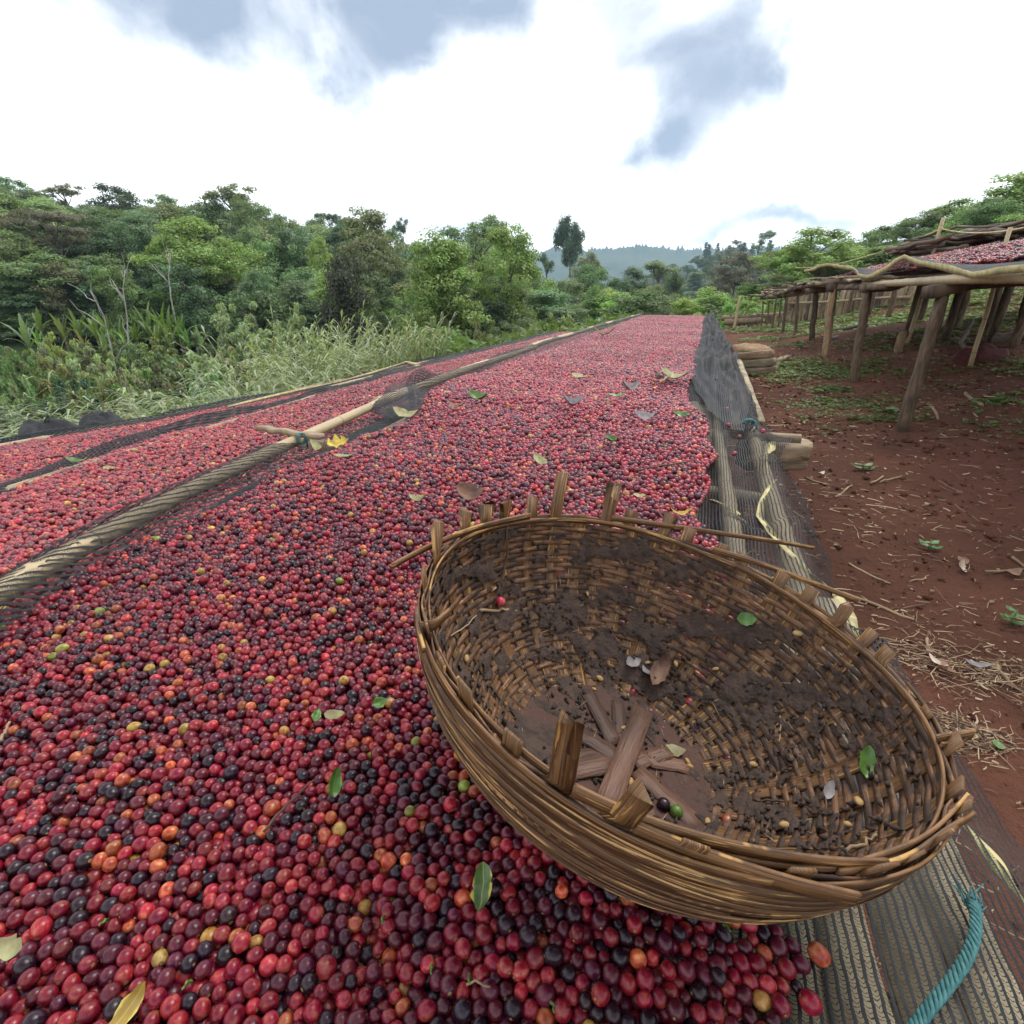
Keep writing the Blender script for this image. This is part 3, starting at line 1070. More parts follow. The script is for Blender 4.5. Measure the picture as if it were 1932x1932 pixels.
def rope_tie(name, c, r, parent, axis='y', th=.004, turns=2.4, tail=.06):
    t = np.linspace(0, turns * 6.283, int(turns * 12))
    k = np.linspace(-.5, .5, len(t)) * th * turns * 1.8
    if axis == 'y':
        P = np.stack([c[0] + r * np.cos(t), c[1] + k, c[2] + r * np.sin(t)], -1)
    else:
        P = np.stack([c[0] + k, c[1] + r * np.cos(t), c[2] + r * np.sin(t)], -1)
    P = np.concatenate([P, P[-1:] + np.array([[.01, .0, -tail * .5], [.0, .01, -tail]])])
    return tube_obj(name, P, th, MAT['rope'], parent, 6)


def build_main_bed():
    T = thing('drying_bed', (-.6, 5, -.95), 0, 'long drying bed of net over bamboo poles with the woven basket on it', 'drying bed', 'net drying beds on the slope')
    T_loc = Vector(T.location)

    def par(o):
        o.parent = T
        o.matrix_parent_inverse = Matrix.Translation(-T_loc)
        return o
    # ---- net: left lip over the pole, flat middle, right side drooping past the poles
    ys = np.concatenate([np.arange(-.5, 3.2, .022), np.arange(3.2, 14.7, .09)])
    hemY = [-.5, .30, .48, .8, 1.02, 1.25, 1.5, 1.70, 1.80, 1.95, 2.15, 2.35, 2.45, 2.7, 3.2, 3.6, 4.2, 5.0, 5.7, 6.3, 8, 10, 14.5]
    hemX = [.44, .40, .40, .37, .35, .355, .37, .385, .33, .26, .30, .43, .40, .37, .34, .33, .32, .32, .35, .29, .28, .24, .22]
    s = np.linspace(0, 1, 84)
    xl = np.interp(ys, YL, XL) - .20 + .03 * fbm(ys, ys * 0, 1.5, 71, 2)
    xr = np.interp(ys, hemY, hemX)
    s2 = np.concatenate([np.linspace(0, .22, 26), np.linspace(.22, .70, 18)[1:], np.linspace(.70, 1, 44)[1:]])
    X = xl[:, None] * (1 - s2) + xr[:, None] * s2
    Y = np.repeat(ys[:, None], X.shape[1], 1)
    Z = main_net_z(X, Y)
    # left: climbs over the pole and hangs behind it
    px = np.interp(Y, [p[1] for p in POLE_L], [p[0] for p in POLE_L])
    dl = X - px
    rise = np.interp(Y, [1.25, 1.5, 2.3, 2.5, 4], [.066, .02, .02, .062, .060]) * np.exp(-(np.abs(dl) / .047) ** 3)
    Z = Z + rise * (1 + .25 * fbm(X, Y, 4, 73, 2))
    Z = np.where(dl < -.03, Z - (-.03 - dl) * .9 + .03 * fbm(X, Y, 5, 74, 2) * np.clip((-.03 - dl) / .04, 0, 1), Z)
    # lifted fold of net near the far pole end
    Z = Z + .085 * np.exp(-((Y - 2.62) / .16) ** 2) * np.exp(-((X + 1.52) / .06) ** 2)
    # right: rests on two bamboo poles, sags between, then droops to the hem
    w = np.clip((X - .02) / .06, 0, 1) * np.clip((Y - .9) / .2, 0, 1)
    sag = -.035 * (1 - np.exp(-((X - .115) / .045) ** 2) - np.exp(-((X - .255) / .045) ** 2))
    Z = Z + w * np.clip(sag, -.045, .012)
    over = np.clip(X - .285, 0, 1)
    dro = np.where(Y > .9, over * .9, over * .35)
    dro = dro * np.where(np.abs(Y - 2.36) < .12, .15, 1)
    Z = Z - dro + .018 * fbm(X, Y, 9, 75, 3) * np.clip((X - .05) / .1, 0, 1)
    # bunched folds: ridges across and along the loose strip
    loose = np.clip((X - .04) / .12, 0, 1) * np.clip((Y - .95) / .3, 0, 1)
    Z = Z + loose * (.022 * np.exp(-((Y - 1.22 - .35 * (X - .1)) / .05) ** 2) + .03 * np.exp(-((Y - 1.80 + .2 * (X - .2)) / .06) ** 2) * np.clip((X - .12) / .1, 0, 1)
                     + .02 * np.exp(-((Y - 2.32) / .05) ** 2)
                     + .05 * np.exp(-((Y - 4.6) / .35) ** 2) * np.exp(-((X - .15) / .08) ** 2) + .07 * np.exp(-((Y - 6.0) / .5) ** 2) * np.exp(-((X - .2) / .09) ** 2)
                     + .05 * np.exp(-((Y - 8.2) / .7) ** 2) * np.exp(-((X - .1) / .1) ** 2))
    Z = Z + loose * .010 * np.sin(X * 95 + 3 * np.sin(Y * 3)) * np.clip((Y - 2.3) / .8, 0, 1)
    par(sheet('net', X, Y, Z, None))
    NETZ['f'] = (ys, X, Z)
    # ---- surplus net bunched over the right poles farther along
    yb_ = np.arange(2.2, 14.5, .05)
    sb = np.linspace(0, 1, 26)
    hl = np.interp(yb_, YR, XR) + np.interp(yb_, [2.2, 3.2, 4], [.10, .03, -.02]) + .09 * fbm(yb_, yb_ * 0, 1.5, 131, 3)
    hr = np.interp(yb_, [2.2, 2.6, 4, 5.2, 5.7, 6.2, 7, 8, 10, 14.5], [.22, .29, .31, .30, .36, .27, .28, .25, .26, .22]) + .09 * fbm(yb_, yb_ * 0, 1.6, 133, 3)
    XB = hl[:, None] * (1 - sb) + hr[:, None] * sb
    YB = np.repeat(yb_[:, None], 26, 1)
    amp = np.sin(sb[None] * math.pi) ** .7 * np.clip((YB - 2.5 + .5 * fbm(XB, YB, 5, 141, 2)) / 2.6, 0, 1)
    lump = .015 + .04 * np.clip(fbm(YB, XB * 2, .9, 135, 3) + .25, 0, 1) + .03 * fbm(XB * 6, YB * 2, 1.6, 137, 3)
    phs = 2.2 * fbm(YB, YB * 0, .8, 151, 3) * 3
    lump = lump + .026 * np.sin(sb[None] * 19 + phs) + .02 * np.sin(sb[None] * 34 - phs * 1.7 + YB * 1.3)
    ZB = main_net_z(XB, YB) + .010 + amp * lump + .020 * np.sin(XB * 60 + 9 * fbm(XB, YB, 2, 139, 2)) * amp + .03 * fbm(XB * 3, YB * 2.2, 3.0, 143, 3) * amp - np.clip((sb[None] - .8) / .2, 0, 1) * .05
    par(sheet('net_fold', XB, YB, ZB, None, 'net_fold'))
    # ---- lifted flap of net at the end of the bare pole
    q = np.array([[at(690, 775, -.49), at(742, 722, -.40), at(770, 722, -.41), at(808, 738, -.44)], [at(712, 782, -.495), at(740, 752, -.45), at(775, 752, -.45), at(800, 755, -.455)], [at(735, 790, -.497), at(745, 785, -.49), at(775, 785, -.485), at(792, 780, -.475)]])
    gx, gy = np.linspace(0, 3, 16), np.linspace(0, 2, 10)
    qq = np.stack([np.stack([np.interp(gx, np.arange(4), q[r_, :, c]) for r_ in range(3)]) for c in range(3)], -1)
    qq = np.stack([np.stack([np.interp(gy, np.arange(3), qq[:, k_, c]) for k_ in range(16)], 1) for c in range(3)], -1)
    qq[..., 2] += .010 * np.sin(gx * 9)[None] * np.linspace(1, .2, 10)[:, None]
    par(sheet('net_flap', qq[..., 0], qq[..., 1], qq[..., 2], None, 'net_fold'))
    # ---- poles along the right side
    par(bamboo('pole', (.135, .95, -.560), (.085, 4.6, -.562), .024, None, 1))
    par(bamboo('pole', (.270, .55, -.572), (.24, 3.6, -.572), .027, None, 2))
    par(bamboo('pole', (.20, 3.2, -.57), (.16, 8.6, -.57), .030, None, 3))
    par(bamboo('pole', (.12, 8.2, -.55), (.14, 14.4, -.55), .032, None, 4))
    # split bamboo slats under the net by the basket
    g = np.random.default_rng(12)
    for k, x in enumerate((-.16, -.10, -.04, .015, .075, .135, .19, .25, .305)):
        x += g.normal(0, .006)
        y1 = 1.2 if x < .1 else .9 + g.random() * .2
        par(beam('slat', (x, -.35, -.533 - .004 * (k % 2)), (x + g.normal(0, .012), y1, -.533), .040 + g.random() * .014, .006, None, 'slat', 20 + k, .003))
    for k, y in enumerate((.02, .335, .62, .95)):
        par(beam('slat', (-.5, y + .02, -.546), (.29, y - .02 + g.normal(0, .02), -.546), .055, .008, None, 'slat', 60 + k, .003))
    # slats under the strip beside the poles
    for k, (x, y0, y1) in enumerate(((.02, 1.2, 2.9), (.06, 2.0, 4.8), (-.02, 1.5, 3.0), (.19, 2.5, 4.5), (.30, 2.6, 5.2), (.05, 4.5, 9.0), (.0, 5.0, 12))):
        par(beam('slat', (x, y0, -.545), (x + .02, y1, -.545), .04, .007, None, 'slat', 80 + k, .003))
    # crossbars carrying the poles
    for k, y in enumerate((1.62, 2.34, 2.95, 3.9, 5.1, 6.4, 7.9, 9.5, 11.2, 13)):
        x1 = .43 if k == 1 else .26 + g.random() * .03
        par(beam('crossbar', (-1.62, y + .1, -.59), (x1, y, -.575 if k != 1 else -.548), .05, .028, None, 'palelog', 100 + k))
    for y0 in (.2, 1.6, 2.95, 5.1, 7.9, 11.2, 13.6):
        for x in (.16, -1.35):
            par(post('leg', x, y0 + .12, -.59, .042, None, 'log', (g.normal(0, .02), g.normal(0, .02)), int(y0 * 10 + x * 3) + 5))
    # ---- pole along the left side
    par(bamboo_path('pole', POLE_L[:7], .0205, 5))
    for k in range(6, len(POLE_L) - 1):
        a, b = POLE_L[k], POLE_L[k + 1]
        d = np.array(b, float) - np.array(a, float)
        d /= np.linalg.norm(d)
        par(bamboo('pole', np.array(a) - d * .12 * (k > 0) + [0, 0, .012 * (k % 2)], np.array(b), .024 if k < 6 else .026, None, 5 + k))
    c = at(568, 822, -.45)
    par(beam('crossbar', at(488, 808, -.455), at(606, 824, -.45), .028, .016, None, 'palelog', 130, .002))
    par(rope_tie('tie', (c[0], c[1], c[2] - .01), .018, None, 'x', .0032, 2.2, .05))
    # ---- selvedge tape along the right hem, twisted back on itself
    def tape(pts, w, seed, name='selvedge'):
        P = np.array(pts, float)
        t = np.linspace(0, 1, len(P))
        tt = np.linspace(0, 1, 44)
        P = np.stack([np.interp(tt, t, P[:, k]) for k in range(3)], -1)
        P[:, 0] += .012 * fbm(P[:, 1] * 1, P[:, 0], 9, seed, 2)
        T = np.gradient(P, axis=0)
        T /= np.linalg.norm(T, axis=1)[:, None]
        N = np.stack([.35 * np.sin(tt * 9 + seed), tt * 0, np.ones(44)], -1)
        W = np.cross(T, N)
        W /= np.linalg.norm(W, axis=1)[:, None]
        ww = w * (1 + .35 * np.sin(tt * 13 + seed * 2))[:, None]
        mb = MB()
        mb.add(*strip(P, W * ww, np.cross(W, T), .0015))
        return par(link(name, mb.mesh(name), MAT['selvedge']))
    def hz(u, v, z=-.505):
        p = at(u, v, z)
        for _ in range(4):
            p = at(u, v, netz(p[0], p[1]) - .003)
        return p
    tape([hz(1468, 818, -.53), hz(1456, 838, -.56), hz(1440, 868, -.60)], .015, 3)
    tape([hz(1458, 905), hz(1440, 945), hz(1432, 975), hz(1455, 1005), hz(1480, 1030), hz(1520, 1075), hz(1575, 1120), hz(1605, 1160), hz(1618, 1205)], .009, 5)
    tape([hz(1340, 942), hz(1368, 952), hz(1395, 975), hz(1410, 985)], .009, 6)
    tape([hz(1800, 1540, -.50), hz(1870, 1625, -.50), hz(1932, 1705, -.505), hz(2010, 1790, -.51)], .0055, 8)
    # ---- turquoise braided rope lying over the net
    RP = [at(1835, 1700, -.498), at(1842, 1755, -.494), at(1822, 1815, -.494), at(1780, 1870, -.494), at(1735, 1925, -.496), at(1700, 1975, -.50)]
    t = np.linspace(0, 1, len(RP))
    tt = np.linspace(0, 1, 90)
    Pc = np.stack([np.interp(tt, t, np.array(RP)[:, k]) for k in range(3)], -1)
    Pc = np.stack([np.convolve(np.pad(Pc[:, k], 8, 'edge'), np.ones(17) / 17, 'valid') for k in range(3)], -1)
    Tn = np.gradient(Pc, axis=0)
    Tn /= np.linalg.norm(Tn, axis=1)[:, None]
    Sd = np.cross(Tn, [0, 0, 1.0])
    ro = thing('rope', tuple(Pc[0]), 0, 'turquoise braided rope laid across the net at the bed edge', 'rope')
    rl = Vector(ro.location)
    for k in range(4):
        ph = tt * 46 + k * 1.5708
        Q = Pc + Sd * (np.cos(ph) * .0030)[:, None] + np.array([0, 0, 1.0]) * (np.sin(ph) * .0018 + .0025)[:, None]
        o = tube_obj('strand', Q, .0018, MAT['rope'], None, 6)
        o.parent = ro
        o.matrix_parent_inverse = Matrix.Translation(-rl)
    g2 = np.random.default_rng(77)
    mb = MB()
    for k in range(16):
        a = Pc[0] + g2.normal(0, .003, 3) * [1, 1, .3]
        b = a - Tn[0] * (.012 + .018 * g2.random()) + g2.normal(0, .006, 3) * [1, 1, .4]
        add_tube(mb, [a, (a + b) / 2 + g2.normal(0, .002, 3), b], [.0011, .0005], 4)
    o = link('frayed_end', mb.mesh('frayed_end'), MAT['rope'])
    o.parent = ro
    o.matrix_parent_inverse = Matrix.Translation(-rl)
    # tie on the right crossbar
    c = at(1412, 805, -.52)
    par(rope_tie('tie', tuple(c), .032, None, 'y', .005, 2.2, .05))


NETZ = {}


def netz(x, y):
    ys, X, Z = NETZ['f']
    i = int(np.clip(np.searchsorted(ys, y), 0, len(ys) - 1))
    return float(np.interp(x, X[i], Z[i]))


POLE_L = [tuple(at(u, v, -.478)) for u, v in ((-260, 1280), (0, 1115), (159, 1022), (317, 948), (476, 873), (595, 812), (735, 750))] + [(-1.60, 5.2, -.485), (-1.66, 9.5, -.48), (-1.64, 14.5, -.48)]
build_main_bed()


def lower_bed(label, xl, xr, y0, y1, z, seed, thick, cherry_label, pitch=.0175, tint=0.0):
    """xl, xr: functions of y"""
    T = thing('drying_bed', (-2, y0, z - .5), 0, label, 'drying bed', 'net drying beds on the slope')
    tl = Vector(T.location)

    def par(o):
        o.parent = T
        o.matrix_parent_inverse = Matrix.Translation(-tl)
        return o
    g = np.random.default_rng(seed)
    ys = np.arange(y0, y1, .06)
    s = np.linspace(0, 1, 40)
    s = .5 - .5 * np.cos(s * math.pi) * (.6 + .4 * np.abs(np.cos(s * math.pi)))
    L, Rr_ = xl(ys) - .14, xr(ys) + .14
    X = L[:, None] * (1 - s) + Rr_[:, None] * s
    Y = np.repeat(ys[:, None], len(s), 1)
    zz = lambda x, y: z + .02 * fbm(x, y, 1.4, seed, 3) + bump(x, y)
    bump = lambda x, y: 0 * x
    Z = zz(X, Y)
    for e, sg in ((xl(Y), 1), (xr(Y), -1)):
        dd = (X - e) * sg
        Z += .05 * np.exp(-((dd + .07) / .05) ** 2) * (1 + 1.2 * fbm(X, Y, 2.0, seed + 3, 3))
        Z = np.where(dd < -.11, Z - (-.11 - dd) * 1.0, Z)
    par(sheet('net', X, Y, Z, None, 'net_far'))
    for e, off, rr in ((xl, -.075, .030), (xr, .075, .030)):
        yy = np.arange(y0, y1 - .5, 3.1)
        for k, ya in enumerate(yy):
            yb = min(ya + 3.3, y1)
            par(bamboo('pole', (float(e(ya)) + off, ya, z + .008 + .012 * (k % 2)), (float(e(yb)) + off, yb, z + .000), rr * .85, None, seed + k, 'slat'))
    for k, ya in enumerate(np.arange(y0 + .3, y1, 1.6)):
        par(beam('crossbar', (float(xl(ya)) - .14, ya, z - .045), (float(xr(ya)) + .12, ya + .05, z - .045), .05, .03, None, 'palelog', seed + 50 + k))
        for x in (float(xl(ya)) + .05, float(xr(ya)) - .05):
            par(post('leg', x, ya, z - .06, .04, None, 'log', (0, 0), seed + 70 + k))
    X, Y = hexfill(float(min(xl(y0), xl(y1))) - .3, float(max(xr(y0), xr(y1))) + .3, y0, y1, pitch, seed + 5, .26)
    k = (X > xl(Y) + .05 * fbm(X, Y, 4, seed + 8, 3)) & (X < xr(Y) - .05 * fbm(X, Y, 4, seed + 9, 3))
    X, Y = X[k], Y[k]
    dm = np.clip(np.minimum(X - xl(Y), xr(Y) - X) / .2, 0, 1)
    H = zz(X, Y) + .010 + thick * dm + .022 * fbm(X, Y, 3, seed + 11, 3) + g.normal(0, .004, len(X))
    _, c = fruit_colours(len(X), seed + 12, X, Y, tint)
    c = np.clip(c * 1.2 + np.array([.07, .03, .03]), 0, .8)  # pale pink sky sheen painted into the colour of this fruit too
    heap_points('coffee_cherry_heap', np.stack([X, Y, H], -1), pitch * .53 * np.clip(g.normal(1, .12, len(X)), .7, 1.3), c, cherry_label, seed + 13, sub=2)
    return T


b2l = lambda y: np.interp(y, [0, 1.04, 1.43, 1.99, 2.68, 3.2, 6, 12], [-2.26, -2.41, -2.57, -2.71, -2.67, -2.70, -2.76, -2.74])
b2r = lambda y: np.interp(y, [0, 1, 2, 3, 6, 12], [-1.38, -1.55, -1.72, -1.86, -1.90, -1.90])
lower_bed('drying bed of red cherries one step below the basket bed, between two others', b2l, b2r, .35, 10.5, -.72, 200, .018, 'red cherry layer on the middle drying bed below the tall bamboo edge pole', .0178, .10)
b3l = lambda y: np.interp(y, [1, 1.93, 2.72, 3.55, 4.64, 6.6, 8.1, 12], [-4.2, -4.12, -3.85, -3.75, -3.6, -3.7, -3.5, -3.1])
b3r = lambda y: np.interp(y, [1, 1.5, 2, 2.7, 3.2, 6, 12], [-2.50, -2.68, -2.82, -2.81, -2.85, -2.90, -2.65])
lower_bed('lowest drying bed of orange red cherries beside the reeds', b3l, b3r, 1.0, 10.5, -.90, 260, .016, 'orange red cherry layer on the lowest drying bed beside the reeds', .0185, .28)


def bed_tape():
    """yellow selvedge along the far edge of the lowest bed, lifted on a stick at one point"""
    T = [o for o in bpy.data.objects if o.name.startswith('drying_bed') and 'lowest' in o.get('label', '')][0]
    pts = [at(430, 768, -.865), at(560, 737, -.86), at(640, 720, -.85), at(705, 703, -.82), at(745, 690, -.78), at(767, 683, -.75), at(790, 688, -.78), at(835, 690, -.84), at(900, 672, -.85), at(1035, 649, -.86)]
    P = np.array(pts)
    tt = np.linspace(0, 1, 80)
    P = np.stack([np.interp(tt, np.linspace(0, 1, len(P)), P[:, k]) for k in range(3)], -1)
    Tn = np.gradient(P, axis=0)
    Tn /= np.linalg.norm(Tn, axis=1)[:, None]
    W = np.cross(Tn, np.array([[1.0, -.2, .2]]))
    W /= np.linalg.norm(W, axis=1)[:, None]
    mb = MB()
    mb.add(*strip(P, W * (.012 * (1 + .3 * np.sin(tt * 23)))[:, None], np.cross(W, Tn), .002))
    o = link('selvedge', mb.mesh('selvedge'), MAT['selvedge'], T)
    o.matrix_parent_inverse = Matrix.Translation(-Vector(T.location))
    # net hanging from the tape
    X = np.stack([P, P + np.array([.05, -.02, -.06]), P + np.array([.12, -.03, -.10])])
    X[2, :, 2] = np.minimum(X[2, :, 2], -.885)
    o = sheet('net_edge', X[..., 0], X[..., 1], X[..., 2], T, 'net_far')
    o.matrix_parent_inverse = Matrix.Translation(-Vector(T.location))


bed_tape()
# ================================================================== woven basket
def wicker_mat():
    m, nt, b = new_mat('wicker')
    tco = nd(nt, 'ShaderNodeTexCoord')
    oi = nd(nt, 'ShaderNodeObjectInfo')
    su = nd(nt, 'ShaderNodeSeparateXYZ', i0=tco.outputs['UV'])
    rn = M(nt, 'MULTIPLY', oi.outputs['Random'], 40.0)
    st = nd(nt, 'ShaderNodeCombineXYZ', i0=M(nt, 'MULTIPLY', su.outputs[0], 620.0), i1=M(nt, 'ADD', M(nt, 'MULTIPLY', su.outputs[1], 17.0), rn))
    gr = noise(nt, st.outputs[0], 1.0, 5, 0.62)
    blotch = noise(nt, tco.outputs['Object'], 38.0, 5, 0.7)
    st2 = nd(nt, 'ShaderNodeCombineXYZ', i0=M(nt, 'MULTIPLY', su.outputs[0], 160.0), i1=M(nt, 'ADD', M(nt, 'MULTIPLY', su.outputs[1], 26.0), M(nt, 'MULTIPLY', rn, 2.0)))
    streak = noise(nt, st2.outputs[0], 1.0, 4, 0.65)
    c = mixc(nt, sstep(nt, gr, .3, .7), (0.095, 0.042, 0.021), (0.235, 0.112, 0.050))
    c = mixc(nt, M(nt, 'MULTIPLY', sstep(nt, streak, .56, .66), .8), c, (0.48, 0.26, 0.105))      # bare, unstained streaks
    wet = noise(nt, tco.outputs['Object'], 7.0, 4, 0.6)
    mud = M(nt, 'MULTIPLY', sstep(nt, M(nt, 'ADD', M(nt, 'MULTIPLY', blotch, .75), M(nt, 'MULTIPLY', wet, .28)), .44, .56), .85)
    c = mixc(nt, mud, c, (0.042, 0.025, 0.017))
    nt.links.new(c, b.inputs['Base Color'])
    rg = M(nt, 'ADD', .5, M(nt, 'MULTIPLY', mud, .3))
    nt.links.new(rg, b.inputs['Roughness'])
    bp = nd(nt, 'ShaderNodeBump', Strength=.7, Distance=.0022, Height=M(nt, 'ADD', gr, M(nt, 'MULTIPLY', blotch, 1.0)))
    nt.links.new(bp.outputs[0], b.inputs['Normal'])
    return m


def mud_mat():
    m, nt, b = new_mat('basket_mud')
    tco = nd(nt, 'ShaderNodeTexCoord')
    n1 = noise(nt, tco.outputs['Object'], 16.0, 6, 0.66)
    n2 = noise(nt, tco.outputs['Object'], 150.0, 5, 0.7)
    c = mixc(nt, n1, (0.115, 0.052, 0.036), (0.055, 0.028, 0.020))
    c = mixc(nt, M(nt, 'MULTIPLY', sstep(nt, n2, .55, .7), .5), c, (0.15, 0.085, 0.06))
    nt.links.new(c, b.inputs['Base Color'])
    b.inputs['Roughness'].default_value = .72
    bp = nd(nt, 'ShaderNodeBump', Strength=.9, Distance=.004, Height=M(nt, 'ADD', n2, n1))
    nt.links.new(bp.outputs[0], b.inputs['Normal'])
    return m


MAT['wicker'] = wicker_mat()
MAT['mud'] = mud_mat()


def splint_mat(name, dark, mid, tan, thr):
    """split bamboo skin: long dark stains broken by thin bare streaks along the strip"""
    m, nt, b = new_mat(name)
    tco = nd(nt, 'ShaderNodeTexCoord')
    oi = nd(nt, 'ShaderNodeObjectInfo')
    su = nd(nt, 'ShaderNodeSeparateXYZ', i0=tco.outputs['UV'])
    rn = M(nt, 'MULTIPLY', oi.outputs['Random'], 40.0)
    def st(a, c):
        return nd(nt, 'ShaderNodeCombineXYZ', i0=M(nt, 'ADD', M(nt, 'MULTIPLY', su.outputs[0], a), rn), i1=M(nt, 'MULTIPLY', su.outputs[1], c)).outputs[0]
    g1 = noise(nt, st(900.0, 9.0), 1.0, 5, .65)
    g2 = noise(nt, st(330.0, 14.0), 1.0, 4, .6)
    big = noise(nt, tco.outputs['Object'], 9.0, 4, .6)
    c = mixc(nt, sstep(nt, g1, .35, .65), dark, mid)
    c = mixc(nt, M(nt, 'MULTIPLY', sstep(nt, M(nt, 'ADD', g2, M(nt, 'MULTIPLY', M(nt, 'SUBTRACT', big, .5), .35)), thr, thr + .05), .9), c, tan)
    c = mixc(nt, M(nt, 'MULTIPLY', sstep(nt, big, .54, .68), .7), c, tuple(x * .7 for x in dark))
    nt.links.new(c, b.inputs['Base Color'])
    b.inputs['Roughness'].default_value = .55
    bp = nd(nt, 'ShaderNodeBump', Strength=.5, Distance=.0015, Height=g1)
    nt.links.new(bp.outputs[0], b.inputs['Normal'])
    return m


MAT['mudcake'] = plain_mat('mud_cake', (.075, .044, .031), .8, c2=(.034, .020, .014), scale=60, bump=.8)
MAT['outer'] = splint_mat('outer_splint', (.045, .022, .010), (.175, .088, .036), (.58, .345, .13), .535)
MAT['stakewood'] = splint_mat('stake_wood', (.045, .021, .009), (.24, .115, .038), (.50, .28, .085), .58)

MAT['baseslat'] = wood_mat('base_slat', (0.105, 0.050, 0.032), (0.20, 0.105, 0.065), dirt=(0.035, 0.02, 0.016), scale=(1500, 60, 14), dirt_amt=.7, rough=.55, bump=.35)
# basket profile as an arc-length curve from the rim down to the centre
_h = np.concatenate([np.linspace(0, .17, 40), np.linspace(.17, .220, 60)[1:]]) * BS
_r = brad(_h)
_k = np.ones(9) / 9
_rp = np.convolve(np.pad(_r, 4, 'edge'), _k, 'valid')
_rp[-1] = 0
_s = np.concatenate([[0], np.cumsum(np.hypot(np.diff(_h), np.diff(_rp)))])


def bprof(s):
    """arc length from rim -> (depth, radius, outward normal in (depth,radius))"""
    h = np.interp(s, _s, _h)
    r = np.interp(s, _s, _rp)
    e = .004
    dh = np.interp(s + e, _s, _h) - np.interp(s - e, _s, _h)
    dr = np.interp(s + e, _s, _rp) - np.interp(s - e, _s, _rp)
    L = np.hypot(dh, dr) + 1e-9
    return h, r, -dr * 0 + dh / L, dr / L   # h, r, t_h, t_r (tangent going down)


def bpt(h, r, a):
    """basket local (depth, radius, angle) -> vector relative to the rim centre"""
    return (-np.asarray(h)[..., None] * BN + np.asarray(r)[..., None] * (np.cos(a)[..., None] * BE1 + np.sin(a)[..., None] * BE2))


